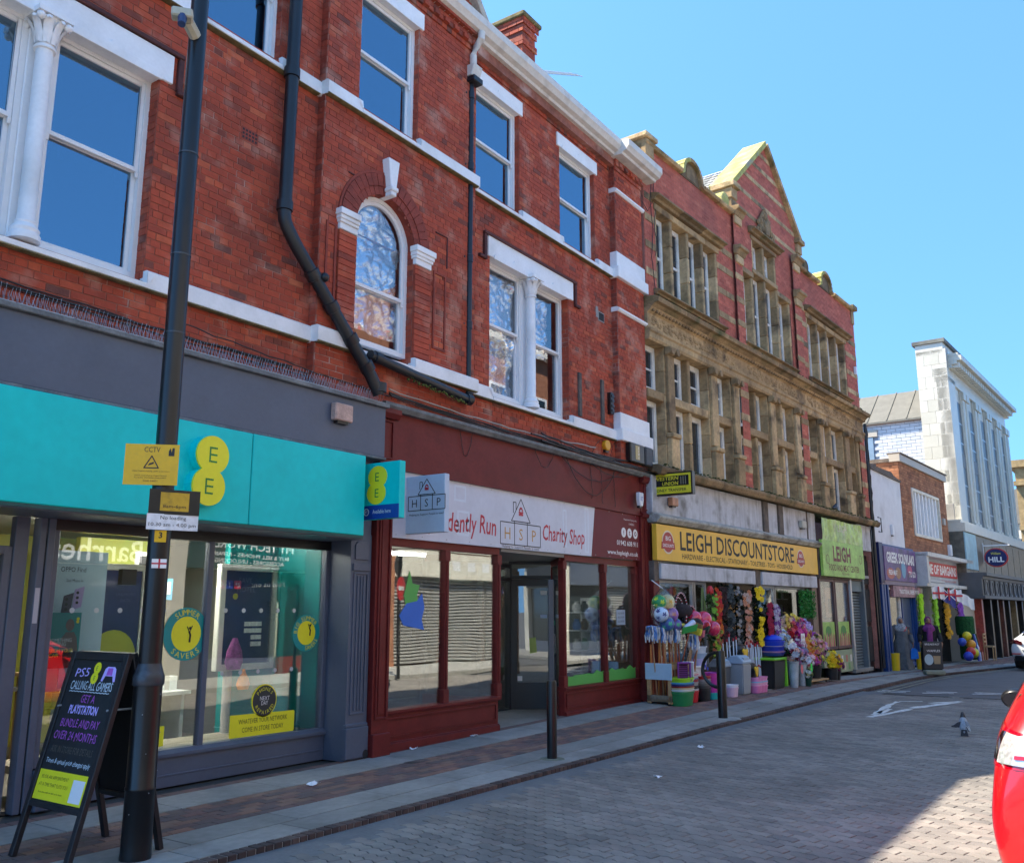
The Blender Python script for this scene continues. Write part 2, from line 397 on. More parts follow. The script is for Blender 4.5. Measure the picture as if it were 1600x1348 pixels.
# red brick band between the two rows of flags, laid in stretcher bond
n=0;x=1.6
bl=[]
while x<58:
    y0,y1=kerb_y(x)+.81,fy(x)-.61;k=max(1,round((y1-y0)/.105));w_=(y1-y0)/k
    for j in range(k):bl.append((x+(.105 if j%2 else 0),y0+j*w_,w_))
    x+=.21
bl.sort(key=lambda q:math.hypot(q[0]-1.5,q[1]+7.6))
vis=[q for q in bl if(q[0]*math.cos(YAW)+(q[1]+7.6)*math.sin(YAW))*.60>abs(q[0]*math.sin(YAW)-(q[1]+7.6)*math.cos(YAW))]
near=set(vis[:300])
bmesh_cache={}
for q in bl:
    t=rnd.random()
    tz=rnd.uniform(-.004,0)
    if q in near:
        key=int(t*6)
        if key not in bmesh_cache:
            mb=MB();slab(mb,0,.21,0,.105,key/6.,-gh(0,0),.003);o=obj('brick',mb,rb_m,norm=False);bmesh_cache[key]=o.data;bpy.data.objects.remove(o)
        o=bpy.data.objects.new('paving_brick',bmesh_cache[key]);COL.objects.link(o);o.parent=PAVE;o.location=(q[0],q[1],tz+gh(q[0]+.1,q[1]+.05));o.scale=(1,q[2]/.105,1)
    else:slab(FB,q[0],q[0]+.21,q[1],q[1]+q[2],t,tz,.003)
# threshold strip: small dark setts in front of the shops
x=2.4;tmb=[]
while x<30:
    put('threshold_sett',x,x+.2,fy(x)-.048,fy(x)+.10,rnd.random()*.3,2.9<x<12,rb_m,-.003);x+=.2
# brick kerb: headers on edge, paler joints
kb_m=mat('kerb_brick',rough=.9,var=.2,vs=4,bump=.8,bs=120,tone=((.045,.032,.03),(.075,.048,.042),(.10,.065,.055)))
kj_m=mat('kerb_mortar',(.30,.27,.25),.95,var=.25,vs=8)
kj=MB()
for a in range(-4,60):
    b=a+1
    kj.poly([(a,kerb_y(a)-.045,-.06+gz(a)),(b,kerb_y(b)-.045,-.06+gz(b)),(b,kerb_y(b)-.045,-.007+gz(b)),(a,kerb_y(a)-.045,-.007+gz(a))])
    kj.poly([(a,kerb_y(a)-.045,-.007+gz(a)),(b,kerb_y(b)-.045,-.007+gz(b)),(b,kerb_y(b)+.058,-.007+gz(b)),(a,kerb_y(a)+.058,-.007+gz(a))])
obj('kerb_mortar',kj,kj_m,PAVE,norm=False)
KS=MB();x=2.;i=0;KM=[]
for t in(.1,.4,.7,1.):
    mb=MB();mb.tone=t;mb.box(0,.07,-.055,.05,-.06,0);o=obj('kerb_brick',mb,kb_m,bevel=.004);KM.append(o.data);bpy.data.objects.remove(o)
while x<60:
    y=kerb_y(x+.035)
    if 3.8<x<27.4 and i<300:
        o=bpy.data.objects.new('kerb_brick',rnd.choice(KM));COL.objects.link(o);o.parent=PAVE;o.location=(x,y,gz(x)+rnd.uniform(-.003,.003));i+=1
    else:KS.tone=rnd.random();KS.box(x,x+.07,y-.055,y+.05,-.06+gz(x),gz(x))
    x+=.082
obj('kerb_brickwork',KS,kb_m,PAVE,kind='stuff',norm=False)
obj('paving_slabs',FS,flag_m,PAVE,kind='stuff',norm=False)
obj('brick_band',FB,rb_m,PAVE,kind='stuff',norm=False)
# opposite pavement
op=MB();op.box(-14,30,-11,-8.1,-.05,.06);obj('opposite_pavement',op,mat('opposite_flags',(.3,.29,.27),.9,var=.15,bump=.5),kind='structure')
# metal cover and litter
mbx=MB();mbx.box(8.0,8.32,-.72,-.5,0,.004);obj('access_cover',mbx,mat('cast_iron',(.05,.05,.05),.6,metal=.5,bump=1,bs=90),PAVE)
lit=[(8.75,-.09,'crumpled white paper scrap on the paving below the maroon shopfront, nearest the grey pilaster'),(10.0,-.06,'crumpled pale blue packet on the paving under the maroon stall riser'),(6.5,-.75,'small white scrap on the red brick band before the grey shop'),(10.45,-1.0,'flat white scrap on the brick band beside the doorway'),(9.0,-3.2,'white scrap lying in the road by the kerb channel'),(11.2,-2.75,'small white scrap out on the block paving before the ringed bollard')]
for x_,y_,lb in lit:
    mb=MB();n_=5;z0=.004+gh(x_,y_)if y_>-2 else RZ+.008
    grid=[[mb.p(x_+(i-2.5)*.022+rnd.uniform(-.01,.01),y_+(j-2)*.02+rnd.uniform(-.01,.01),z0+abs(rnd.gauss(0,.014)))for j in range(4)]for i in range(6)]
    for i in range(5):
        for j in range(3):mb.face(grid[i][j],grid[i+1][j],grid[i+1][j+1],grid[i][j+1])
    tag(obj('litter',mb,mat('paper',(.75,.78,.82),.8)),lb,'litter')
# ============================================================ MAIN RED BRICK TERRACE
ZB,ZT=4.16,10.12
HOLES=[]
ARC=(7.97,6.33,.54)
def spans(s0,s1,z,holes,arc=None):
    cuts=[(a,b)for a,b,c,d in holes if c<=z<d and b>s0 and a<s1]
    if arc and z>=arc[1]:
        hh=arc[2]**2-(z-arc[1])**2
        if hh>0:cuts.append((arc[0]-math.sqrt(hh),arc[0]+math.sqrt(hh)))
    cuts.sort();out=[];x=s0
    for a,b in cuts:
        if a>x:out.append((x,a))
        x=max(x,b)
    if x<s1:out.append((x,s1))
    return out
BR=[]
def brickwork(mort,s0,s1,z0,z1,d,holes=(),arc=None,axis='s',fixed=0.,phase=0.,tb=0.):
    """courses of bricks on a wall plane: axis 's' faces the street at depth d; axis 'd' is a return facing -s (fixed = its s)"""
    z=z0;r=int(round(z0/.075))
    while z<z1-.01:
        h=min(.075,z1-z);zc=z+h/2
        hdr=(r%4==0)
        for a,b in spans(s0,s1,zc,holes,arc):
            if axis=='s':mort.poly([(a,d-.001,z),(b,d-.001,z),(b,d-.001,z+h),(a,d-.001,z+h)])
            else:mort.poly([(fixed+.001,a,z),(fixed+.001,b,z),(fixed+.001,b,z+h),(fixed+.001,a,z+h)])
            L_=.1125 if hdr else .225
            k0=math.floor((a-phase)/L_);off=(L_/2 if r%2 else 0)if not hdr else .056
            x=phase+k0*L_-off
            while x<b-.002:
                p,q=max(x,a),min(x+L_,b)
                if q-p>.02:BR.append((p,q,z,z+h,d,axis,fixed,min(1,max(0,rnd.gauss(.5+tb,.13)if rnd.random()>.07 else rnd.choice((.08,.15,.85))))))
                x+=L_
        z+=h;r+=1
TB=thing('brick_terrace',(8,0,0),'red brick terrace with white painted lintels and sills above the teal and maroon shops','building')
mort=MB(W0)
BAY,PIER=.12,.12
H={}
def rect(k,*q):H[k]=q;HOLES.append(q)
rect('W0',2.47,4.74,4.79,6.92);rect('W2',10.38,12.66,4.79,6.92)
rect('U00',2.62,3.72,7.89,9.64);rect('U0',5.05,6.22,7.89,9.64);rect('U1',7.41,8.53,7.89,9.64);rect('U2',9.92,11.17,7.89,9.64);rect('U3',12.42,13.64,7.89,9.64)
rect('A',ARC[0]-ARC[2],ARC[0]+ARC[2],4.79,ARC[1])
brickwork(mort,.6,6.85,ZB,ZT,0,HOLES)
brickwork(mort,9.85,14.23,ZB,ZT,0,HOLES)
brickwork(mort,6.85,9.85,ZB,ZT,BAY,HOLES,ARC)
brickwork(mort,14.23,15.34,ZB,ZT,PIER,HOLES,tb=.08)
brickwork(mort,0,BAY,ZB,ZT,0,axis='d',fixed=6.85,tb=-.12);brickwork(mort,0,PIER,ZB,ZT,0,axis='d',fixed=14.23,tb=-.25)
# reveals of the openings (returns facing the camera are bricked, the others plain)
rev=MB(W0)
for k,(a,b,c,d)in H.items():
    pl=BAY if k in('U1','A')else 0
    brickwork(mort,pl-.22,pl,c,d,0,axis='d',fixed=b)
    rev.box(a-.02,a,pl-.24,pl-.008,c,d);rev.box(a-.02,b+.02,pl-.26,pl-.24+.0,d,d+.02)
AS,AZ,AR=ARC
# arched soffit
n_=18;dk=mat('rubbed_red_brick',(.25,.045,.026),.8,var=.25,vs=5,bump=.5,dirt=.3,dcol=(.06,.03,.025))
sof=MB(W0)
for i in range(n_):
    a0,a1=math.pi*i/n_,math.pi*(i+1)/n_
    q=lambda a,d,r=AR:(AS+r*math.cos(a),d,AZ+r*math.sin(a))
    sof.poly([q(a0,BAY-.24),q(a0,BAY-.01),q(a1,BAY-.01),q(a1,BAY-.24)])
obj('arch_soffit',sof,dk,TB);obj('reveal',rev,dk,TB,kind='stuff')
obj('mortar',mort,mortar_m,TB,norm=False)
# camera-facing order: the 300 bricks that show largest are single parts, the rest one part
cpos=Vector((0,-7.596,1.65))
def bc(b):
    return Vector(((b[0]+b[1])/2,-b[4],b[2]))if b[5]=='s' else Vector((b[6],-(b[0]+b[1])/2,b[2]))
def score(b):
    c=bc(b)-cpos;f_=c.x*math.cos(YAW)+c.y*math.sin(YAW);r_=c.x*math.sin(YAW)-c.y*math.cos(YAW)
    z_=c.z*math.cos(PIT)-f_*math.sin(PIT);w_=f_*math.cos(PIT)+c.z*math.sin(PIT)
    if w_<.5 or abs(r_/w_)>.56 or abs(z_/w_)>.47 or b[5]!='s' or b[1]-b[0]<.2:return 99
    return c.length
order=sorted(range(len(BR)),key=lambda i:score(BR[i]));nearset=set(order[:300])
BM={};bw=MB(W0)
for i,(p,q,z0,z1,d,ax,fx,t)in enumerate(BR):
    g_=.0045;pr=rnd.uniform(-.001,.004)
    if i in nearset:
        key=(round(q-p,2),round(z1-z0,3),int(t*9))
        if key not in BM:
            mb=MB();mb.tone=int(t*9)/8.5;L_=key[0];mb.box(g_,L_-g_,0,.008,g_,z1-z0-g_);mb.v=[Vector((v.x,v.y-.004,v.z))for v in mb.v]
            o=obj('brick',mb,brick_m,bevel=.0015);BM[key]=o.data;bpy.data.objects.remove(o)
        o=bpy.data.objects.new('brick',BM[key]);COL.objects.link(o);o.parent=TB;o.location=(p-8,-d-pr,z0);o.rotation_euler=(0,rnd.gauss(0,.004),0)
    else:
        bw.tone=t
        if ax=='s':bw.box(p+g_,q-g_,d-.006,d+.004+pr,z0+g_,z1-g_,'b0')
        else:bw.box(fx-.004-pr,fx+.006,p+g_,q-g_,z0+g_,z1-g_,'a1')
obj('brickwork',bw,brick_m,TB,kind='stuff',norm=False)
# solid wall and rooms behind
back=MB(W0)
back.box(.6,15.3,-5.0,-4.9,0,11.2)
back.box(.6,15.3,-4.9,-.6,4.05,4.15);back.box(.6,15.3,-4.9,-.6,7.35,7.45);back.box(.6,15.3,-4.9,-.3,10.1,10.2)
for s in(.6,5,9.2,12,15.2):back.box(s,s+.1,-4.9,-.5,4.15,10.1)
obj('room',back,mat('upstairs_room',(.12,.12,.12),.9,var=.1),TB)
ends=MB(W0);ends.box(15.2,15.34,-5,-.01,4.1,10.2);obj('party_wall',ends,mortar_m,TB)
ends=MB(W0);ends.box(.58,.62,-5,-.01,0,10.3);obj('party_wall',ends,mortar_m,TB)

# ---------------- windows
pane_sky=glass('window_glass',.32,tint=(.25,.3,.36),fres=.8,gcol=(.55,.80,.98))
pane_room=glass('window_glass_clear',.05,tint=(.88,.9,.92),fres=.30)
foilm=mat('crumpled_foil',(.85,.86,.88),.22,metal=.9,var=.06,vs=4)
leadm=mat('old_glass_dark',(.02,.03,.04),.08,spec=.9)
def frame_box(mb,a,b,c,d,w_,d0,d1):
    mb.box(a,a+w_,d0,d1,c,d);mb.box(b-w_,b,d0,d1,c,d);mb.box(a+w_,b-w_,d0,d1,c,c+w_);mb.box(a+w_,b-w_,d0,d1,d-w_,d)
def sash_window(fr,par,a,b,c,d,dp,glz=None,split=.5,fm=None,arch=False,name='window',foil=False):
    fm=fm or upvc;glz=glz or pane_sky;zm=c+(d-c)*split
    mb=MB(fr)
    if not arch:frame_box(mb,a,b,c,d,.055,dp-.07,dp+.02)
    else:
        mb.box(a,a+.055,dp-.07,dp+.02,c,d);mb.box(b-.055,b,dp-.07,dp+.02,c,d);mb.box(a+.055,b-.055,dp-.07,dp+.02,c,c+.055)
        R0=(b-a)/2;cx=(a+b)/2;n=16
        for i in range(n):
            u,v=math.pi*i/n,math.pi*(i+1)/n
            for(ro,ri,e0,e1)in((R0,R0-.055,dp-.07,dp+.02),(R0-.055,R0-.10,dp-.04,dp-.0)):
                mb.prism([(cx+ro*math.cos(u),d+ro*math.sin(u)),(cx+ro*math.cos(v),d+ro*math.sin(v)),(cx+ri*math.cos(v),d+ri*math.sin(v)),(cx+ri*math.cos(u),d+ri*math.sin(u))],e0,e1,'d')
    w=obj(name,mb,fm,par,bevel=0 if arch else .004)
    up=MB(fr);dn=MB(fr);a1,b1=a+.055,b-.055
    if not arch:frame_box(up,a1,b1,zm-.02,d-.055,.042,dp-.035,dp+.002)
    else:up.box(a1,b1,dp-.035,dp+.002,zm-.02,zm+.025);up.box(a1,a1+.042,dp-.035,dp+.002,zm+.025,d);up.box(b1-.042,b1,dp-.035,dp+.002,zm+.025,d)
    for s in(a1,b1-.03):up.prism([(dp-.0,zm-.02),(dp+.012,zm-.03),(dp+.002,zm-.08),(dp-.02,zm-.085),(dp-.02,zm-.02)],s,s+.03)
    frame_box(dn,a1,b1,c+.055,zm+.015,.042,dp-.075,dp-.038)
    obj('sash',up,fm,w,bevel=.003);obj('sash',dn,fm,w,bevel=.003)
    g1=MB(fr);g2=MB(fr)
    if not arch:g1.box(a1+.04,b1-.04,dp-.022,dp-.018,zm,d-.09)
    else:
        R0=(b-a)/2-.09;cx=(a+b)/2
        g1.prism([(cx-R0,zm),(cx+R0,zm)]+[(cx+R0*math.cos(math.pi*i/16),d+R0*math.sin(math.pi*i/16))for i in range(17)],dp-.022,dp-.018,'d')
    g2.box(a1+.04,b1-.04,dp-.062,dp-.058,c+.09,zm)
    obj('pane',g1,glz,w);obj('pane',g2,glz,w)
    if foil:
        for(q0,q1,r0,r1)in foil:
            f=MB(fr);nx,nz=44,80;G=[]
            for i in range(nx+1):
                row=[]
                for j in range(nz+1):
                    s=q0+(q1-q0)*i/nx;z=r0+(r1-r0)*j/nz
                    if arch and z>d:
                        hw=math.sqrt(max(.0004,((b-a)/2-.06)**2-(z-d)**2));s=(a+b)/2+(s-(a+b)/2)*hw/((b-a)/2-.06)
                    dd=.10*mn.noise(Vector((s*2.5,z*2+3,1)))+.07*abs(mn.noise(Vector((s*5+z*4,z*5-s*2,2))))+.022*abs(mn.noise(Vector((s*9-z*7,z*11,4))))+.004*mn.noise(Vector((s*24,z*22,8)))
                    row.append(f.p(s,dp-.12+dd*.8,z))
                G.append(row)
            for i in range(nx):
                for j in range(nz):f.face(G[i][j],G[i+1][j],G[i+1][j+1],G[i][j+1])
            obj('foil_sheet',f,foilm,w,norm=False,smooth=False)
    return w
def vents(fr,par,a,b,z,dp):
    mb=MB(fr);mb.box(a,b,dp+.02,dp+.03,z,z+.015);return obj('trickle_vent',mb,upvc,par)
for k in('U00','U0','U1','U2','U3'):
    a,b,c,d=H[k];pl=BAY if k=='U1' else 0
    wv=sash_window(W0,TB,a,b,c,d,pl-.10);vents(W0,wv,a+.3,a+.75,d-.04,pl-.10)
FO=[(7.5,8.44,5.0,6.82)]
sash_window(W0,TB,AS-AR,AS+AR,4.86,AZ,BAY-.12,pane_room,split=.46*1.0+.06,arch=True,foil=[(7.5,8.44,5.08,6.80)])
# paired windows with a column between
capm=white
def column(fr,par,s,d,z0,z1,r=.075):
    mb=MB(fr)
    mb.lathe((s,d,z0),[(.13,0),(.13,.05),(.115,.07),(.12,.10),(.10,.13),(.085,.15),(.088,.17),(r,.19),(r*.97,(z1-z0)-.36),(r*.98,z1-z0-.34),(r*1.25,z1-z0-.335),(r*1.25,z1-z0-.31),(r*1.0,z1-z0-.30),(r*1.15,z1-z0-.15),(r*1.75,z1-z0-.06),(r*1.7,z1-z0-.05)],20)
    mb.box(s-.16,s+.16,d-.16,d+.16,z1-.05,z1)
    o=obj('column',mb,white,par,smooth=True)
    lf=MB(fr)
    for k in range(8):
        a=2*math.pi*(k+.5)/8;ca,sa=math.cos(a),math.sin(a);zz=z1
        for side,hgt,out in((0,.25,1.),):
            prev=None
            for j,(rr,h_,hw)in enumerate(((.078,-.29,.028),(.095,-.20,.04),(.125,-.12,.038),(.165,-.07,.03),(.175,-.10,.018))):
                L_=lf.p(s+rr*ca-hw*sa,d+rr*sa+hw*ca,zz+h_);M_=lf.p(s+(rr+.014)*ca,d+(rr+.014)*sa,zz+h_+.005);R_=lf.p(s+rr*ca+hw*sa,d+rr*sa-hw*ca,zz+h_)
                if prev:lf.face(prev[0],L_,M_,prev[1]);lf.face(prev[1],M_,R_,prev[2])
                prev=(L_,M_,R_)
    for sx in(-1,1):
        for sy in(-1,1):lf.ball((s+sx*.125,d+sy*.125,z1-.085),.038,8,6)
    obj('capital',lf,white,o,smooth=True)
    return o
for k in('W0','W2'):
    a,b,c,d=H[k];m_=(a+b)/2;dp=-.15;isf=k=='W2'
    gl=pane_room if isf else pane_sky
    f1=[(a+.1,m_-.2,c+.1,d-.1)]if isf else False;f2=[(m_+.2,b-.28,c+.95,d-.1)]if isf else False
    w1=sash_window(W0,TB,a,m_-.10,c+.02,d,dp,gl,foil=f1,split=.53);w2=sash_window(W0,TB,m_+.10,b,c+.02,d,dp,gl,foil=f2,split=.53)
    vents(W0,w1,a+.25,m_-.4,d-.04,dp);vents(W0,w2,m_+.35,b-.3,d-.04,dp)
    mb=MB(W0);mb.box(m_-.10,m_+.10,dp-.09,dp+.035,c,d);obj('mullion',mb,upvc,TB,bevel=.01)
    column(W0,TB,m_,-.01,c-.02,d)
# small bottles standing on the inner sill of the far-left pair
for i,(s,hh,cc)in enumerate(((3.83,.17,(.35,.5,.7)),(3.98,.24,(.3,.2,.6)),(4.55,.16,(.6,.3,.5)))):
    mb=MB(W0);mb.lathe((s,-.27,5.78),[(.03,0),(.034,.02),(.034,hh*.6),(.03,hh*.75),(.014,hh*.85),(.014,hh)],12)
    tag(obj('bottle',mb,mat('bottle%d'%i,cc,.3),smooth=True),('blue squat bottle behind the large left first floor pane','tall purple bottle behind the large left first floor pane','pink capped bottle standing by the right edge of the large left pane')[i],'bottle')
# ---------------- lintels, hood moulds, sills and string courses
def lintel(a,b,z0,z1,pl,par=TB,n=1):
    mb=MB(W0);mb.box(a,b,pl-.2,pl+.035,z0,z1);L_=obj('lintel',mb,white,par,bevel=.006)
    m2=MB(W0);q=(b-a-.2)/n
    for i in range(n):
        s0=a+.1+i*q;mid=s0+q/2
        pts=[(s0+.03,z0-.02),(s0+.03,z0+.03),(s0+.07,z0+.07),(mid-.07,z0+.07),(mid-.02,z0+.085),(mid,z0+.12),(mid+.02,z0+.085),(mid+.07,z0+.07),(s0+q-.07,z0+.07),(s0+q-.03,z0+.03),(s0+q-.03,z0-.02)]
        m2.prism(pts,pl+.02,pl+.05,'d')
    obj('lintel_panel',m2,white,L_,bevel=.004)
lintel(2.36,4.87,6.90,7.21,0,n=2);lintel(10.31,12.79,6.90,7.23,0,n=2)
for a,b,pl in((2.5,3.82,0),(4.95,6.32,0),(7.36,8.60,BAY),(9.84,11.24,0),(12.32,13.72,0)):lintel(a,b,9.62,9.87,pl)
hm=mat('moulded_hood_brick',(.085,.022,.018),.75,var=.25,vs=4,dirt=.3,dcol=(.03,.02,.02),bump=.5)
for a,b in((2.28,4.95),(10.23,12.87)):
    mb=MB(W0);mb.box(a-.03,b+.03,0,.06,7.215,7.265);mb.box(a-.03,a+.03,0,.05,6.86,7.215);mb.box(b-.03,b+.03,0,.05,6.86,7.215)
    mb.box(a-.15,a+.03,0,.06,6.81,6.86);mb.box(b-.03,b+.15,0,.06,6.81,6.86)
    obj('hood_mould',mb,hm,TB,bevel=.008)
moss=mat('mossy_stone_edge',(.16,.13,.055),.95,var=.4,vs=9,bump=1.5,bs=50)
def course(a,b,z0,z1,pl,wins,nm='string_course'):
    """painted stone band; under each window it breaks into a sloped sill"""
    xs_=[a];seg=[]
    x=a
    for(p,q)in wins:
        if p>x:seg.append((x,p,0))
        seg.append((max(p,x),q,1));x=q
    if x<b:seg.append((x,b,0))
    for p,q,w_ in seg:
        mb=MB(W0)
        if not w_:mb.prism([(pl-.05,z0+.015),(pl+.05,z0),(pl+.075,z0+.02),(pl+.075,z1-.02),(pl+.05,z1),(pl-.05,z1)],p,q)
        else:mb.prism([(pl-.2,z0+.015),(pl+.055,z0),(pl+.09,z0+.015),(pl+.09,z0+.06),(pl-.2,z1-.03)],p,q)
        obj('sill' if w_ else nm,mb,white,TB)
        if not w_:
            ch_=MB(W0)
            for e,sgn in((p,1),(q,-1)):
                if any(abs(e-t)<.01 for r_ in wins for t in r_):
                    ch_.poly([(e,pl+.078,z1-.02),(e+sgn*.09,pl+.078,z1-.02),(e-sgn*.0,pl+.095,z0+.05)])
            if ch_.f:obj('sill_stop',ch_,white,TB)
    mb=MB(W0);x=a
    prev=None
    while x<b-.01:
        h_=.006+.012*abs(mn.noise(Vector((x*7,z0,pl))));q=[mb.p(x,pl+.052,z0-h_),mb.p(x,pl+.085+h_*.5,z0-h_*.4),mb.p(x,pl+.080,z0+.012),mb.p(x,pl+.0,z0-.002)]
        if prev:
            for i in range(4):mb.face(prev[i],q[i],q[(i+1)%4],prev[(i+1)%4])
        prev=q;x+=.05
    obj('moss_line',mb,moss,TB,kind='stuff',norm=False)
course(.6,6.85,4.66,4.86,0,[(2.47,4.74)]);course(6.83,9.87,4.66,4.86,BAY,[(7.43,8.51)]);course(9.87,14.22,4.66,4.86,0,[(10.38,12.66)])
course(.6,6.85,7.76,7.95,0,[(2.62,3.72),(5.05,6.22)]);course(6.83,9.87,7.76,7.95,BAY,[(7.41,8.53)]);course(9.87,14.22,7.76,7.95,0,[(9.92,11.17),(12.42,13.64)])
for z0 in(4.66,7.75):
    mb=MB(W0);mb.box(14.17,15.42,0,PIER+.08,z0,z0+.22);obj('pier_block',mb,white,TB,bevel=.01)
    mb=MB(W0);mb.box(14.2,15.37,0,PIER+.035,z0+.222,z0+.52);obj('pier_block',mb,white,TB,bevel=.008)
for z0 in(7.10,9.47):
    mb=MB(W0);mb.prism([(0,z0),(PIER+.03,z0),(PIER+.06,z0+.03),(PIER+.06,z0+.06),(PIER,z0+.09),(0,z0+.09)],14.2,15.38);obj('pier_band',mb,white,TB)
# arch ring of dark rubbed brick, keystone, imposts and little pilasters
for i in range(22):
    a0,a1=math.pi*i/22+.006,math.pi*(i+1)/22-.006
    for(r0,r1,dd)in((AR+.002,AR+.11,.02),(AR+.115,AR+.27,.03)):
        mb=MB(W0);q=lambda a,r:(AS+r*math.cos(a),AZ+r*math.sin(a))
        mb.prism([q(a0,r0),q(a0,r1),q(a1,r1),q(a1,r0)],BAY-.05,BAY+dd+rnd.uniform(-.002,.002),'d');obj('arch_brick',mb,dk,TB)
lab=MB(W0)
for i in range(28):
    a0,a1=math.pi*i/28,math.pi*(i+1)/28;q=lambda a,r:(AS+r*math.cos(a),AZ+r*math.sin(a))
    lab.prism([q(a0,AR+.275),q(a0,AR+.31),q(a1,AR+.31),q(a1,AR+.275)],BAY,BAY+.022,'d')
obj('label_mould',lab,dk,TB)
mb=MB(W0);KS_=7.97
mb.prism([(KS_-.105,7.36),(KS_-.055,6.98),(KS_+.055,6.98),(KS_+.105,7.36)],BAY-.02,BAY+.12,'d')
ks=obj('keystone',mb,white,TB,bevel=.008)
mb=MB(W0);mb.box(KS_-.065,KS_+.065,BAY-.1,BAY+.15,6.92,6.98);mb.box(KS_-.05,KS_+.05,BAY-.1,BAY+.13,6.86,6.92);obj('keystone_foot',mb,white,ks,bevel=.012)
for s0,s1 in((7.13,7.43),(8.51,8.83)):
    mb=MB(W0)
    for e,z0,z1 in((.00,6.14,6.22),(.02,6.22,6.26),(.035,6.26,6.31),(.055,6.31,6.39)):mb.box(s0-e*.7,s1+e*.7 if s0>8 else s1,BAY-.03,BAY+.05+e,z0,z1)
    obj('impost',mb,white,TB,bevel=.006)
    brick_p=MB(W0);z=4.88
    while z<6.12:
        brick_p.tone=rnd.gauss(.5,.15)
        brick_p.box(s0+.004,s1-.004,BAY,BAY+.035+rnd.uniform(0,.003),z+.004,min(z+.071,6.13));z+=.075
    obj('arch_pilaster',brick_p,brick_m,TB,kind='stuff')
for s0,s1 in((8.94,9.15),(6.97,7.08)):
    mb=MB(W0);fz0,fz1=5.12,6.15
    for q in((s0-.03,s0,fz0-.03,fz1+.03),(s1,s1+.03,fz0-.03,fz1+.03),(s0,s1,fz0-.03,fz0),(s0,s1,fz1,fz1+.03)):mb.box(q[0],q[1],BAY,BAY+.022,q[2],q[3])
    obj('sunk_panel',mb,dk,TB)
# spandrel moulding left of the arch
mb=MB(W0);pts=[(7.27,BAY+.012,6.93),(7.50,BAY+.012,6.93)]+[(7.50-.23*math.sin(t)*1.,BAY+.012,6.93-.36*(1-math.cos(t)))for t in(.2,.4,.6,.8,1.,1.2,1.4)]
mb.tube(pts,.012,5);obj('spandrel_moulding',mb,hm,TB)
mb=MB(W0);pts=[(8.95,BAY+.012,6.75),(9.2,BAY+.012,6.75),(9.2,BAY+.012,6.3)];mb.tube(pts,.012,5);obj('spandrel_moulding',mb,hm,TB)
# air bricks and vent
mb=MB(W0)
for i in range(5):
    for j in range(3):mb.box(5.775+i*.043,5.80+i*.043,0,.008,6.745+j*.045,6.77+j*.045)
ab=obj('air_brick',mb,dark,TB);mb=MB(W0);mb.box(5.76,5.99,0,.0065,6.73,6.88);obj('air_brick_plate',mb,dk,ab)
mb=MB(W0);mb.box(13.70,13.92,-.01,.012,6.80,6.98);mb.box(13.62,13.70,0,.01,6.85,7.05);v_=obj('wall_vent',mb,[mat('cement_patch',(.28,.27,.26),.9)],TB)
mb=MB(W0);mb.box(13.72,13.90,.012,.016,6.82,6.96);obj('vent_hole',mb,dark,v_)
for s_,z0,z1 in((12.93,4.90,5.66),(13.72,4.90,5.70)):
    mb=MB(W0);mb.box(s_,s_+.09,.006,.045,z0,z1);obj('batten',mb,mat('weathered_batten',(.12,.10,.085),.9,var=.3,vs=7),TB,bevel=.004)
# corbelled eaves of brick, gutter fascia
cor=MB(W0)
def corbel(a,b,pl):
    for i,(dd,z0)in enumerate(((.03,9.93),(.06,10.005),(.06,10.08),(.12,10.155))):
        L_=.1125;x=a;
        while x<b-.02:
            cor.tone=max(0,rnd.gauss(.38,.2));cor.box(x+.004,min(x+L_,b)-.004,pl,pl+dd+(.03 if(i==1 and int((x-a)/L_)%2)else 0),z0+.004,z0+.071);x+=L_
corbel(.6,6.85,0);corbel(6.85,9.85,BAY);corbel(9.85,14.2,0);corbel(14.2,15.34,PIER)
obj('corbel_courses',cor,brick_m,TB,kind='stuff')
mb=MB(W0);mb.box(.6,15.34,0,.13,10.0,10.22);obj('eaves_wall',mb,mortar_m,TB)
gut=[(0,10.16),(.20,10.16),(.22,10.2),(.30,10.22),(.33,10.27),(.36,10.30),(.36,10.42),(.33,10.44),(0,10.44)]
mb=MB(W0);mb.prism([(d,z)for d,z in gut],.4,14.1);G_=obj('eaves_gutter',mb,mat('gutter_paint',(.66,.62,.56),.6,var=.08,dirt=.5,dcol=(.22,.2,.17),ds=3,bump=.3),TB,smooth=True)
mb=MB(W0);mb.prism([(d+.16,z-.02)for d,z in gut][1:-1]+[(0,10.42),(0,10.14)],14.1,15.55);obj('pier_cornice',mb,MC['gutter_paint'],TB,smooth=True)
# brick gable rising over the projecting bay
gb_=MB(W0);z=10.44
while z<12.25:
    hw_=1.5-(z-10.44)*.84;x=8.4-hw_
    while x<8.4+hw_:gb_.tone=max(0,rnd.gauss(.5,.2));gb_.box(x+.004,min(x+.225,8.4+hw_)-.004,.05,.13,z+.004,z+.071);x+=.225
    z+=.075
GB0=MB(W0);GB0.prism([(6.88,10.3),(9.92,10.3),(8.4,12.2)],-.25,.12,'d');o_=obj('bay_gable',GB0,mortar_m,TB);obj('gable_brickwork',gb_,brick_m,o_,kind='stuff')
for sg in(-1,1):
    mb=MB(W0);x0,z0,x1,z1=8.4+sg*1.58,10.42,8.4,12.3;mb.prism([(x0,z0),(x0+sg*.06,z0+.13),(x1,z1+.15),(x1,z1-.02)],-.3,.24,'d');obj('gable_coping',mb,mat('stone_coping',(.45,.40,.32),.9,var=.2,dirt=.5),o_,bevel=.01)
slate=mat('roof_slate',(.10,.11,.125),.55,var=.2,vs=4,dirt=.3,dcol=(.16,.16,.12))
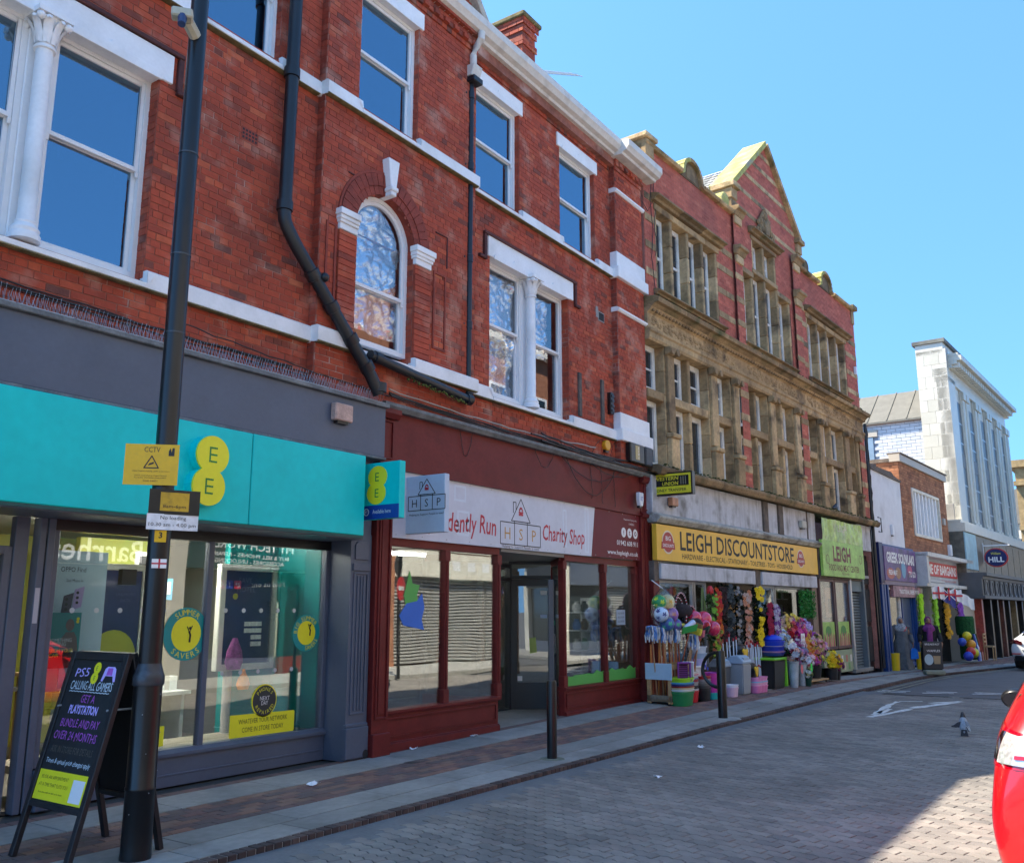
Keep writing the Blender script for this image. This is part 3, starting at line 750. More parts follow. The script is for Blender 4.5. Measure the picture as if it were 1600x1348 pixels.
mb=MB(W0);mb.prism([(.2,10.44),(.0,10.5),(-4.2,13.0),(-8.4,10.4),(-8.4,10.3),(.2,10.40)],.5,15.4);RF=obj('roof',mb,slate,TB)
# chimney on the ridge
CH=MB(W0);z=11.2;c0,c1=13.62,14.08;cd0,cd1=-2.40,-1.57
r=0;cbk=MB(W0)
while z<13.52:
    e=.0 if z<13.2 else(.03 if z<13.3 else .06)
    if 12.9<z<13.0:e=.03
    for(ax,lo,hi)in(('s',c0-e,c1+e),('d',cd0-e,cd1+e)):
        x=lo-(.1125 if r%2 else 0)
        while x<hi-.01:
            p,q=max(x,lo)+.005,min(x+.225,hi)-.005;cbk.tone=min(1,max(0,rnd.gauss(.45,.2)))
            if q>p:
                if ax=='s':cbk.box(p,q,cd1+e-.02,cd1+e+.004,z+.005,z+.07)
                else:cbk.box(c0-e-.004,c0-e+.02,p,q,z+.005,z+.07)
            x+=.225
    z+=.075;r+=1
chm_=MB(W0);chm_.box(c0,c1,cd0,cd1,11.0,13.52);CHO=obj('chimney',chm_,mortar_m,TB);obj('chimney_brickwork',cbk,brick_m,CHO,kind='stuff')
mb=MB(W0);mb.box(c0-.11,c1+.11,cd0-.11,cd1+.11,13.52,13.62);mb.box(c0-.03,c1+.03,cd0-.03,cd1+.03,13.62,13.70);obj('chimney_cap',mb,moss,CHO,bevel=.02)
# aerial on the roof
AE=thing('aerial',(15.5,2.6,12.2),'yagi television aerial poking above the terrace gutter against the sky','aerial')
mb=MB();mb.tube([(15.95,2.9,11.6),(15.95,2.9,14.2)],.018,6);obj('mast',mb,steel,AE)
mb=MB();a0,a1=Vector((16.05,2.9,14.12)),Vector((18.1,2.9,15.1));mb.tube([a0,a1],.02,5);obj('boom',mb,steel,AE)
for i in range(13):
    q=a0+(a1-a0)*(.04+i*.077);l_=.26-.008*i if i<12 else .2;mb=MB();up_=Vector((-.16,.75,.42)).normalized()*l_;mb.tube([q-up_,q+up_],.013,4);obj('element',mb,steel,AE)
for k in(-1,1):
    mb=MB();mb.tube([a0+Vector((.0,.0,0)),a0+Vector((-.12,k*.1,.25*k))],.01,4);obj('reflector',mb,steel,AE)
# ---------------- rainwater goods
def pipe(name,pts,r,label,brs=(),cols=()):
    T=thing(name,pts[-1],label,'drainpipe');mb=MB(W0)
    P=[]
    pv_=[Vector(p)for p in pts]
    for i,p in enumerate(pv_):
        if 0<i<len(pv_)-1:
            d0=(pv_[i-1]-p).normalized();d1=(pv_[i+1]-p).normalized();P+=[p+d0*.07,p+d0*.02+d1*.02,p+d1*.07]
        else:P.append(p)
    mb.tube(P,r,14);obj('pipe',mb,pipeb,T,smooth=True)
    for c in cols:
        c=Vector(c[0]),Vector(c[1]);m2=MB(W0);m2.tube([c[0]-c[1]*.06,c[0]-c[1]*.055,c[0]+c[1]*.055,c[0]+c[1]*.06],[r*1.02,r*1.22,r*1.22,r*1.02],14);obj('collar',m2,pipeb,T,smooth=True)
    for b in brs:
        m2=MB(W0);m2.box(b[0]-.11,b[0]+.02,b[1]-.16,b[1]-.02,b[2]-.02,b[2]+.02);m2.ball((b[0]-.10,b[1]-.02,b[2]),.025,8,5);obj('bracket',m2,pipeb,T)
    return T
Zv=(0,0,1);dg=Vector((1.28,.0,-1.42)).normalized()
p1=pipe('soil_pipe',[(6.32,.14,10.2),(6.30,.14,5.93),(6.46,.16,5.70),(7.62,.28,4.40),(7.74,.30,4.20)],.075,'thick black soil pipe that kinks diagonally across the brickwork down to the grey fascia',
          cols=[((6.31,.14,8.9),Zv),((6.305,.14,7.75),Zv),((6.30,.14,6.1),Zv),((6.72,.185,5.41),dg),((7.3,.245,4.78),dg),((7.55,.27,4.5),dg),((7.0,.215,5.1),dg),((7.74,.3,4.28),Zv)])
mb=MB(W0);mb.ball((6.83,.26,5.40),.055,10,7);obj('access_cap',mb,pipeb,p1,smooth=True)
p2=pipe('waste_pipe',[(7.60,.27,4.66),(9.62,.22,4.50),(9.70,.17,4.53),(9.70,.15,4.62)],.062,'black pipe running sideways under the arched window to the diagonal soil pipe',cols=[((7.72,.27,4.65),(1,0,-.05)),((9.6,.22,4.51),(1,0,0))])
ms=MB(W0)
for i in range(40):
    s_=8.3+i*.03;ms.ball((s_,.285+rnd.uniform(-.02,.01),4.585-(s_-7.6)*.08+rnd.uniform(-.03,.01)),rnd.uniform(.008,.02),5,4)
obj('moss',ms,mat('pipe_moss',(.10,.115,.02),.95,var=.4,bump=1),p2,kind='stuff')
p3=pipe('rainwater_pipe',[(9.72,.13,9.42),(9.71,.13,4.58)],.042,'slim black cast iron downpipe from the white swan neck to the first floor sill',cols=[((9.715,.13,z),Zv)for z in(9.2,8.05,6.62,5.62,4.72)],brs=[(9.71,.13,z)for z in(9.2,8.05,6.62,5.62)])
hp=MB(W0);hp.prism([(.06,9.66),(.26,9.66),(.24,9.58),(.2,9.48),(.10,9.48),(.07,9.58)],9.62,9.83);obj('hopper',hp,MC['gutter_paint'],p3,bevel=.01)
hp=MB(W0);hp.tube([(9.74,.3,10.2),(9.73,.3,10.08),(9.73,.2,9.98),(9.72,.16,9.85),(9.72,.16,9.6)],.055,10);obj('swan_neck',hp,MC['gutter_paint'],p3,smooth=True)
sb_=MB(W0);sb_.box(9.62,9.84,.04,.26,9.38,9.47);obj('hopper_outlet',sb_,pipeb,p3,bevel=.01)
# weeds in the wall
fol=mat('weed_leaf',(.07,.12,.025),.7,var=.3)
mb=MB(W0)
for i in range(14):
    a=rnd.uniform(-1.3,1.3);l_=rnd.uniform(.1,.24);s0,z0=6.10,8.78
    mb.poly([(s0,.02,z0),(s0+math.sin(a)*l_*.5-.008,.06,z0+math.cos(a)*l_*.5),(s0+math.sin(a)*l_,.08,z0+math.cos(a)*l_*.8),(s0+math.sin(a)*l_*.5+.012,.06,z0+math.cos(a)*l_*.5-.01)])
tag(obj('weed',mb,fol,norm=False),'tuft of green weed growing from the brickwork beside the thick soil pipe','plant')
# ============================================================ SHOPFRONTS UNDER THE TERRACE
teal=mat('teal_sign_panel',(.0,.62,.60),.45,var=.06,vs=1.2,streak=.15,dcol=(.02,.62,.64),spec=.3)
yel=mat('yellow_vinyl',(.85,.78,.02),.4,var=.03)
tealv=mat('teal_vinyl',(.0,.27,.27),.35,var=.05)
navy=mat('navy_print',(.004,.02,.12),.35,var=.1)
wv=mat('white_vinyl',(.8,.8,.8),.45,var=.02)
dkt=mat('dark_print',(.02,.02,.022),.6,var=.0)
clr=glass('shop_glass',.09,tint=(.88,.92,.92),fres=.62,wob=.0015)
def ui(name,col):return mat(name,col,.5,var=.03)
# ---- grey and teal shop
G=thing('grey_shopfront',(5,0,0),'slate grey shopfront with big display windows under the long teal sign','shopfront')
mb=MB(W0);mb.box(.6,7.98,0,.20,3.47,4.08);obj('fascia',mb,greyp,G,bevel=.008)
mb=MB(W0);mb.box(.6,8.0,.0,.25,4.08,4.13);mb.box(.6,7.99,.02,.22,3.44,3.47);obj('fascia_trim',mb,mat('lead_flashing',(.14,.15,.155),.6,var=.3,vs=6,dirt=.5,dcol=(.30,.31,.30),ds=5),G,bevel=.006)
mb=MB(W0);mb.box(.6,7.56,-.3,.02,3.35,4.1);mb.box(.6,7.6,-.36,.27,2.46,2.5);obj('canopy_board',mb,greyp,G)
# pilaster with sunk fluted panel, its plinth and splayed return
mb=MB(W0);mb.box(7.66,8.0,-.38,.01,.0,2.55);mb.box(7.60,7.995,-.3,.0,2.5,3.5);PL=obj('pilaster',mb,greyp,G)
mb=MB(W0);mb.box(7.64,8.0,-.02,.05,.02,.36);mb.box(7.65,8.0,-.02,.035,.36,.40);obj('plinth',mb,greyp,PL,bevel=.008)
mb=MB(W0)
for a,b,c,d in((7.71,7.73,.5,2.1),(7.93,7.95,.5,2.1),(7.73,7.93,.5,.52),(7.73,7.93,2.08,2.1),(7.77,7.79,.54,2.06),(7.825,7.84,.54,2.06),(7.87,7.89,.54,2.06)):mb.box(a,b,.01,.024,c,d)
mb.box(7.69,7.97,.01,.03,2.12,2.2);mb.prism([(7.72,2.25),(7.94,2.25),(7.94,2.42),(7.90,2.46),(7.76,2.46),(7.72,2.42)],.01,.03,'d')
obj('pilaster_panel',mb,greyp,PL,bevel=.003)
mb=MB(W0);n_=14;mb.prism([(7.955+.045*math.cos(2*math.pi*k/n_),.055+.05*math.sin(2*math.pi*k/n_))for k in range(n_)],.05,.054,'d');obj('drain_hole',mb,dark,PL)
# stall riser, sill
mb=MB(W0);mb.box(4.34,7.66,-.42,-.32,0,.30);mb.box(4.34,7.66,-.42,-.315,.10,.12);obj('stall_riser',mb,greyp,G,bevel=.004)
mb=MB(W0);mb.prism([(-.42,.28),(-.29,.28),(-.29,.31),(-.33,.345),(-.42,.35)],4.34,7.66);obj('window_sill',mb,greyp,G)
for a,b in((4.30,4.36),(5.955,6.02),(7.60,7.66)):
    mb=MB(W0);mb.box(a,b,-.41,-.33,.34,2.5);obj('mullion',mb,greyp,G,bevel=.006)
mb=MB(W0);mb.box(4.3,7.66,-.42,-.32,2.36,2.50);obj('head_rail',mb,black,G)
for a,b in((4.36,5.955),(6.02,7.60)):
    mb=MB(W0);mb.box(a,b,-.372,-.366,.34,2.37);obj('pane',mb,clr,G)
# door set to the left: posts, open glass door, small pilaster
for a,b,d0,d1 in((4.16,4.22,-.42,-.30),(4.235,4.30,-.40,-.30),(3.98,4.10,-.45,-.36)):
    mb=MB(W0);mb.box(a,b,d0,d1,0,2.46);obj('door_post',mb,greyp,G,bevel=.005)
mb=MB(W0);mb.box(4.31,4.47,-.32,-.24,0,.27);mb.box(4.30,4.48,-.32,-.23,.27,.33);obj('post_plinth',mb,greyp,G,bevel=.01)
mb=MB(W0);mb.box(4.165,4.205,-.30,-.294,1.55,1.85);obj('sticker',mb,ui('grey_sticker',(.45,.42,.46)),G)
D_=MB(W0);frame_box(D_,2.9,3.98,.02,2.2,.07,-.44,-.38);dd=obj('door',D_,greyp,G,bevel=.004)
mb=MB(W0);mb.box(2.96,3.92,-.413,-.407,.08,2.14);obj('pane',mb,clr,dd)
mb=MB(W0);mb.box(.6,2.9,-.42,-.34,0,2.5);obj('door_wall',mb,greyp,G)
# interior of the grey shop
I1=MB(W0);I1.box(.6,9,-4.2,-4.1,0,2.6);obj('back_wall',I1,ui('olive_wall',(.30,.27,.03)),G)
I1=MB(W0);I1.box(.6,8.3,-4.2,-.42,-.01,.02);obj('shop_floor',I1,ui('shop_floor_grey',(.12,.11,.1)),G)
I1=MB(W0);I1.box(.6,8.3,-4.2,-.42,2.6,2.65);obj('shop_ceiling',I1,ui('shop_ceiling',(.35,.35,.35)),G)
I1=MB(W0);I1.box(7.60,7.66,-2.2,-.42,0,2.6);obj('teal_side_wall',I1,tealv,G)
I1=MB(W0);I1.box(6.9,7.6,-1.25,-1.2,.3,2.5);obj('teal_display_wall',I1,tealv,G)
I1=MB(W0);I1.box(4.3,7.66,-1.1,-.42,.27,.33);obj('display_bench',I1,ui('pale_bench',(.30,.26,.2)),G)
I1=MB(W0);I1.box(5.8,6.7,-2.6,-2.5,.02,2.5);obj('yellow_wall',I1,ui('yellow_wall_paint',(.30,.29,.02)),G)
for i,(s,d,c,hh)in enumerate(((4.6,-2.2,(.05,.05,.05),.9),(5.6,-2.4,(.3,.2,.1),1.0),(6.5,-2.0,(.5,.5,.5),.75))):
    mb=MB(W0);mb.box(s-.35,s+.35,d-.3,d+.3,hh-.04,hh);mb.box(s-.3,s-.26,d-.25,d+.25,.02,hh-.04);mb.box(s+.26,s+.3,d-.25,d+.25,.02,hh-.04)
    for k in range(4):mb.box(s-.3+k*.16,s-.2+k*.16,d,d+.12,hh,hh+.16)
    tag(obj('display_table',mb,ui('table%d'%i,c)),('dark display table deep inside the grey shop at left','brown display table in the middle of the grey shop','pale display table behind the middle mullion of the grey shop')[i],'table')
lamp_m=mat('lit_lamp',(1,.93,.8),.5,emit=24,var=0)
for i,s in enumerate((5.0,6.2,7.1)):
    mb=MB(W0);mb.box(s-.12,s+.12,-1.7,-1.2,2.57,2.6);obj('ceiling_lamp',mb,lamp_m,G)
# fixed letters on the small fascia and display pieces
def banner(name,a,b,z0,z1,d,m_,label,t=.006,cat='poster'):
    T=thing(name,((a+b)/2,-d,z0),label,cat);mb=MB(W0);mb.box(a,b,d-t,d,z0,z1);obj('sheet',mb,m_,T);return T
ban=banner('hanging_banner',4.40,4.95,.95,2.20,-.52,ui('pale_blue_print',(.42,.58,.68)),'tall pale blue phone banner hanging in the left bay of the grey shop',cat='banner')
text('lettering','OPPO Find',W0,4.62,-.52,2.03,.045,dkt,ban,width=.24);text('lettering','See More in',W0,4.64,-.52,1.93,.028,dkt,ban,width=.16)
for k in(0,1):
    mb=MB(W0);a=4.53+k*.10;z0=1.60+k*.06;mb.prism([(a,z0),(a+.09,z0+.03),(a+.11,z0+.22),(a+.02,z0+.19)],-.52,-.515,'d');o=obj('phone_print',mb,ui('phone%d'%k,((.05,.04,.08),(.42,.32,.6))[k]),ban)
    mb=MB(W0)
    for q in range(3):disc(mb,a+.045,-.514,z0+.16-q*.045,.014,10)
    obj('lens_print',mb,dkt,o)
pos=banner('window_poster',4.375,4.66,1.16,1.64,-.39,tealv,'small teal poster with a head and yellow words, low in the left bay')
mb=MB(W0);mb.box(4.375,4.66,-.39,-.388,1.16,1.30);obj('dark_panel',mb,dkt,pos)
mb=MB(W0);disc(mb,4.56,-.39,1.53,.04,14,rz=.055);mb.prism([(4.47,1.30),(4.65,1.30),(4.63,1.42),(4.60,1.47),(4.53,1.47),(4.49,1.42)],-.39,-.387,'d');obj('portrait_print',mb,ui('portrait',(.16,.13,.12)),pos)
for t_,z_,c_,w_ in(('SOMETHING',1.40,wv,.2),('MISSING',1.365,wv,.15),('FROM YOUR',1.31,yel,.22),('CAR',1.27,yel,.09)):text('lettering',t_,W0,4.385,-.387,z_,.032,c_,pos,width=w_,align='L')
mb=MB(W0);disc(mb,4.63,-.389,1.585,.014,10);disc(mb,4.628,-.389,1.56,.014,10);obj('round_mark',mb,yel,pos)
p2_=banner('window_poster',4.50,4.66,.98,1.26,-.40,ui('cyan_print',(.05,.38,.48)),'narrow cyan poster below the teal poster in the left bay')
for i in range(3):
    b_=banner('window_notice',4.47+.0*i,4.68,.55+.14*i,.67+.14*i,-.41,ui('notice%d'%i,((.1,.4,.45),(.5,.55,.45),(.75,.66,.12))[i]),('cyan bottom notice of three stacked beside the signboard','pale middle notice of three stacked beside the signboard','yellow top notice of three stacked beside the signboard')[i])
def screen(name,a,b,z0,z1,d,label,w_=.06):
    T=thing(name,((a+b)/2,-d,z0),label,'display screen');mb=MB(W0);frame_box(mb,a,b,z0,z1,w_,d-.09,d);obj('frame',mb,ui('cream_frame',(.75,.74,.68)),T,bevel=.008)
    mb=MB(W0);mb.box(a+w_,b-w_,d-.06,d-.02,z0+w_,z1-w_);obj('screen',mb,navy,T);return T
s1=screen('framed_screen',5.02,5.68,1.10,2.12,-.95,'large cream framed navy screen in the left bay of the grey shop')
mb=MB(W0);mb.prism([(5.35+.28*math.cos(math.pi*k/12)*.9,1.2+.27*math.sin(math.pi*k/12))for k in range(13)],-.968,-.96,'d');obj('disc_print',mb,ui('mustard',(.35,.36,.02)),s1)
text('lettering','UNLIMITED',W0,5.45,-.97,1.82,.03,ui('dim',(.06,.09,.22)),s1,ext=.006);text('lettering','DATA',W0,5.45,-.97,1.76,.03,MC['dim'],s1,ext=.006)
s2=screen('framed_screen',6.60,7.42,1.0,2.18,-.95,'large white framed navy screen in the right bay of the grey shop',.07)
text('lettering','SAVE',W0,6.95,-.97,2.0,.06,MC['dim'],s2,ext=.006);text('lettering','HOTEL',W0,6.97,-.97,1.9,.06,MC['dim'],s2,ext=.006)
mb=MB(W0);disc(mb,6.82,-.968,1.82,.035,12);obj('dot_print',mb,ui('mustard',0),s2)
mb=MB(W0);mb.tube([(6.80,-1.0,.33),(6.80,-1.0,1.0)],.05,12);obj('stand',mb,ui('pale_pole',(.5,.5,.5)),s2,smooth=True)
mb=MB(W0)
for i in range(5):
    for j in range(4):
        if not(j<2 and i<2):mb.box(6.97+i*.05,7.01+i*.05,-.97,-.955,1.26+j*.075,1.31+j*.075)
mb2=obj('card_grid',mb,wv,s2,kind='stuff')
bag=MB(W0);bag.lathe((6.86,-.80,.80),[(.02,.22),(.03,.18),(.07,.12),(.09,.05),(.07,0)],10,sy=.5)
tag(obj('carrier_bag',bag,mat('orange_bag',(.9,.28,.02),.4,var=.15,bump=1,bs=20),smooth=True),'orange carrier bag hanging below the right hand framed screen','bag')
cr=MB(W0);cr.lathe((6.74,-.83,1.02),[(.09,0),(.12,.08),(.10,.2),(.05,.3),(.03,.34)],10,sy=.5)
tag(obj('purple_garment',cr,mat('purple_print_cloth',(.28,.06,.26),.8,var=.5,vs=14),smooth=True),'purple patterned cloth bundle in front of the right hand framed screen','cloth')
def roundel(name,s,z,r,d,label,ring_,inner,words):
    T=thing(name,(s,-d,z),label,'sticker');mb=MB(W0);disc(mb,s,d-.001,z,r,32);obj('ring',mb,ring_,T);mb=MB(W0);disc(mb,s,d+.0015,z,r*.66,28);obj('face',mb,inner,T)
    for wd,a0,a1,hh,m_ in words:
        n=len(wd)
        for i,c in enumerate(wd):
            if c==' ':continue
            a=R(a0+(a1-a0)*i/max(1,n-1));up=1 if a0>a1 else-1
            text('letter',c,W0,s+r*.82*math.cos(a),d+.003,z+r*.82*math.sin(a),hh,m_,T,rot=a-math.pi/2 if up>0 else a+math.pi/2)
    return T
yt=mat('yellow_letter',(.8,.75,.05),.5,var=0)
r1=roundel('round_sticker',5.76,1.43,.26,-.362,'big teal ringed yellow sticker on the glass just right of the lamp post',tealv,yel,[('SUMMER',125,55,.055,yt),('SAVERS',-130,-50,.055,yt)])
r2=roundel('round_sticker',7.36,1.41,.205,-.362,'teal ringed yellow sticker at the right end of the grey shop window',tealv,yel,[('BIG SUMMER',175,40,.045,yt),('SAVERS',-90,-30,.045,yt)])
for T,s,z,k in((r1,5.80,1.42,1.2),(r2,7.41,1.44,1.)):
    mb=MB(W0);mb.tube([(s,-.356,z-.06*k),(s+.005,-.356,z),(s-.01*k,-.356,z+.03*k)],.008*k,6);mb.tube([(s-.01*k,-.356,z+.03*k),(s-.03*k,-.356,z+.07*k)],.004*k,5);mb.tube([(s+.0,-.356,z+.03*k),(s+.02*k,-.356,z+.075*k)],.004*k,5);mb.ball((s,-.356,z+.055*k),.012*k,7,5);obj('dancer_print',mb,dkt,T)
rb=roundel('round_sticker',6.80,.71,.17,-.362,'dark round phone repair badge above the yellow window strip',yel,mat('charcoal_vinyl',(.03,.035,.04),.4),[])
for m_,rr,dd_ in((MC['charcoal_vinyl'],.158,.0018),):
    mb=MB(W0);disc(mb,6.80,-.362+dd_,.71,rr,28);obj('badge_face',mb,m_,rb)
for wd,a0,a1 in(('PHONES',140,40),('REPAIRED',-150,-30)):
    for i,c in enumerate(wd):
        a=R(a0+(a1-a0)*i/(len(wd)-1));text('letter',c,W0,6.80+.122*math.cos(a),-.355,.71+.122*math.sin(a),.036,yt,rb,rot=a-math.pi/2 if a0>a1 else a+math.pi/2)
text('lettering','NEXT',W0,6.80,-.355,.735,.042,wv,rb,width=.13);text('lettering','DAY',W0,6.80,-.355,.685,.042,wv,rb,width=.09)
ys=thing('window_strip',(6.8,.36,.45),'yellow strip sticker along the foot of the right grey shop window','sticker')
mb=MB(W0);mb.prism([(6.375,.36),(7.225,.355),(7.235,.365),(7.235,.565),(7.225,.575),(6.365,.59),(6.36,.58),(6.36,.37)],-.364,-.361,'d');obj('strip',mb,yel,ys)
text('lettering','WHATEVER YOUR NETWORK',W0,6.80,-.360,.515,.05,mat('olive_letter',(.12,.12,.02),.6),ys,width=.66);text('lettering','COME IN STORE TODAY',W0,6.80,-.360,.43,.05,MC['olive_letter'],ys,width=.56)
ys=thing('window_strip',(5.4,.36,.45),'yellow strip sticker mostly hidden by the lamp post','sticker')
mb=MB(W0);mb.box(4.75,5.585,-.364,-.361,.38,.565);obj('strip',mb,yel,ys)
fd=ui('frosted_dot',(.45,.48,.48))
dt=MB(W0)
for z in(1.66,1.02):
    for k in range(12):
        if k!=5:disc(dt,4.55+k*.235+(.03 if k>5 else 0),-.365,z,.024,12)
obj('manifestation_dots',dt,fd,G,kind='stuff')
for i,(s,z,c,n_)in enumerate(((6.03,2.18,(.7,.7,.7),0),(6.04,1.86,(.0,.3,.4),0),(6.33,1.9,(.05,.4,.7),0),(6.1,2.0,(.6,.6,.62),0))):
    T=thing('wall_item',(s,1.6,z),('white wall tablet high in the grey shop beside the mullion','teal bubble mark on the wall of the grey shop','blue shopping bag mark on the wall of the grey shop','pale phone box on the olive wall of the grey shop')[i],'display')
    mb=MB(W0);mb.box(s-.09,s+.09,-1.62,-1.58,z-.12,z+.12);obj('panel',mb,ui('item%d'%i,c),T);mb=MB(W0);mb.box(s-.06,s+.06,-1.58,-1.575,z-.06,z+.08);obj('face',mb,(dkt,wv,wv,dkt)[i],T)
mb=MB(W0);mb.box(5.07,5.22,-.52,-.45,1.9,2.05);BX=obj('bracket_box',mb,black);tag(BX,'small black box behind the glass just right of the lamp post','box')
# ---- teal sign with the double roundel
TS=thing('teal_fascia_sign',(5,-.3,2.5),'long teal fascia sign with a yellow double roundel running over the grey shop','shop sign')
mb=MB(W0);mb.box(.6,5.915,.02,.30,2.50,3.425);obj('sign_panel',mb,teal,TS,bevel=.008)
mb=MB(W0);mb.box(5.925,7.56,.02,.30,2.50,3.425);obj('sign_panel',mb,teal,TS,bevel=.008)
mb=MB(W0);mb.box(.6,7.56,.03,.29,2.47,2.50);obj('sign_underside',mb,mat('dark_green_trim',(.01,.08,.075),.5),TS)
for nm,d0,t,m_,rr in(('roundel_side',.30,.10,teal,.19),('roundel_face',.40,.02,yel,.183)):
    mb=MB(W0)
    c1,c2=(5.36,3.115),(5.335,2.81);pts=[]
    for k in range(40):
        a=2*math.pi*k/40;
        cx_,cz_=(c1 if math.sin(a)>0 else c2);pts.append((cx_+rr*math.cos(a),cz_+rr*math.sin(a)))
    # figure-eight outline: two discs joined at a waist
    up_=[(c1[0]+rr*math.cos(a),c1[1]+rr*math.sin(a))for a in[R(-52+k*(284/30))for k in range(31)]]
    lo_=[(c2[0]+rr*math.cos(a),c2[1]+rr*math.sin(a))for a in[R(128+k*(284/30))for k in range(31)]]
    mb.prism(up_+lo_,d0,d0+t,'d');obj(nm,mb,m_,TS)
gd=mat('green_dot_letter',(.0,.22,.05),.5)
def dotE(fr,s,d,z,k,m_,par,r=.0165):
    mb=MB(fr)
    for j in range(9):disc(mb,s,d,z+(j-4)*.0275*k,r*k,8)
    for i in(1,2,3,4):
        for j in(-4,0,4):disc(mb,s+i*.030*k,d,z+j*.0275*k,r*k,8)
    obj('lettering',mb,m_,par)
dotE(W0,5.325,.4205,3.115,.6,gd,TS);dotE(W0,5.30,.4205,2.81,.6,gd,TS)
# ---- bird spikes along the grey fascia
SPK=thing('bird_spikes',(5,-.2,4.13),'rows of thin steel bird spikes along the top of the grey fascia','bird spikes')
mb=MB(W0);sp1=MB(W0);x=1.
strip_m=mat('spike_strip',(.38,.42,.45),.5,var=.15)
while x<7.95:
    L2=min(.5,7.95-x);mb=MB(W0);mb.box(x,x+L2-.02,.10,.16,4.13,4.145);mb.box(x,x+L2-.02,.20,.245,4.10,4.135);obj('spike_strip',mb,strip_m,SPK)
    x+=.5
x=1.
while x<7.9:
    for dy,lean in((.12,.03),(.14,-.05),(.22,.04)):
        sp1.tube([(x,dy,4.14),(x+rnd.uniform(-.012,.012),dy+lean,4.14+rnd.uniform(.10,.13))],.0022,3,cap=False)
    x+=.038
obj('spikes',sp1,steel,SPK,kind='stuff',norm=False)
# ---- alarm boxes on fascias
def alarm(name,s,d,z,w_,h_,t,m_,label,fr=W0,txt=None,tm=None,shape=None):
    T=thing(name,tuple(fr.P(s,d,z-h_/2)),label,'alarm box');mb=MB(fr)
    if shape=='shield':mb.prism([(s-w_/2,z+h_/2),(s+w_/2,z+h_/2),(s+w_/2,z-.05*h_),(s+w_*.3,z-h_/2),(s-w_*.3,z-h_/2),(s-w_/2,z-.05*h_)],d,d+t,'d')
    elif shape=='round':disc(mb,s,d,z,w_/2,20,t=t)
    else:mb.box(s-w_/2,s+w_/2,d,d+t,z-h_/2,z+h_/2)
    obj('housing',mb,m_,T,bevel=.012)
    mb=MB(fr);mb.box(s-w_*.3,s+w_*.3,d-.0,d+t*.7,z-h_/2-.03,z-h_/2+.01);obj('bracket',mb,black,T)
    if txt:text('lettering',txt,fr,s,d+t,z+.01,h_*.3,tm or dkt,T,width=w_*.6)
    return T
alarm('alarm_box',7.20,.2,3.88,.28,.20,.09,mat('faded_alarm',(.50,.33,.27),.5,var=.25,vs=12),'sun faded white and brown alarm box on the slate grey fascia')
alarm('alarm_box',14.86,.12,3.66,.17,.25,.08,wpl,'white shield shaped alarm box on the maroon fascia',txt='ADT',tm=ui('alarm_blue',(.05,.12,.5)),shape='shield')
alarm('round_sounder',13.83,0,4.52,.19,.19,.09,mat('amber_sounder',(.75,.36,.02),.4,var=.1),'amber round alarm sounder on the brick below the string course',shape='round')
# ---- maroon charity shop
M_=thing('maroon_shopfront',(12,0,0),'maroon timber shopfront with panelled stall risers and a recessed grey door','shopfront')
mb=MB(W0);mb.box(8.30,15.06,0,.06,3.42,4.12);obj('fascia',mb,maroon,M_,bevel=.004)
mb=MB(W0);mb.prism([(0,4.10),(.14,4.10),(.18,4.15),(.18,4.19),(0,4.22)],8.0,15.5);obj('fascia_cornice',mb,mat('lead_flashing',0),M_)
mb=MB(W0);mb.box(8.30,15.06,0,.075,3.385,3.42);obj('fascia_bead',mb,maroon,M_)
for a,b in((8.02,8.30),(15.06,15.50)):
    mb=MB(W0);mb.box(a,b,-.12,.07,0,4.12);P_=obj('pilaster',mb,maroon,M_,bevel=.004)
    mb=MB(W0);mb.box(a-.01,b+.015,-.1,.11,0,.26);obj('plinth',mb,maroon,P_,bevel=.008)
    m1=(a+b)/2;w_=.10
    for z0,z1 in((.42,3.30),(3.5,3.98)):
        mb=MB(W0)
        for q in((m1-w_,m1-w_+.02,z0,z1),(m1+w_-.02,m1+w_,z0,z1),(m1-w_+.02,m1+w_-.02,z0,z0+.02),(m1-w_+.02,m1+w_-.02,z1-.02,z1)):mb.box(q[0],q[1],.07,.09,q[2],q[3])
        if z0<1:mb.box(m1-w_+.05,m1+w_-.05,.07,.082,z0+.05,z1-.05)
        obj('pilaster_moulding',mb,maroon,P_,bevel=.003)
    mb=MB(W0);mb.prism([(.07,4.0),(.12,4.0),(.16,4.06),(.16,4.12),(.07,4.12)],a-.02,b+.02);obj('console',mb,maroon,P_);mb=MB(W0);mb.prism([(.07,3.36),(.11,3.36),(.13,3.42),(.07,3.46)],a-.01,b+.01);obj('console',mb,maroon,P_)
def riser(a,b):
    mb=MB(W0);mb.box(a,b,-.12,-.02,0,.44);r_=obj('stall_riser',mb,maroon,M_)
    mb=MB(W0);mb.prism([(-.14,.44),(.01,.44),(.02,.46),(.02,.485),(-.14,.50)],a,b+.03);obj('window_sill',mb,maroon,r_,smooth=False)
    mb=MB(W0);mb.box(a,b,-.02,.02,0,.11);mb.box(a,b,-.02,.008,.11,.125);obj('skirting',mb,maroon,r_,bevel=.004)
    mb=MB(W0)
    for q in((a+.05,b-.05,.17,.19),(a+.05,b-.05,.38,.40),(a+.05,a+.07,.19,.38),(b-.07,b-.05,.19,.38)):mb.box(q[0],q[1],-.02,-.003,q[2],q[3])
    obj('riser_moulding',mb,maroon,r_,bevel=.003)
riser(8.30,10.66);riser(12.44,15.06)
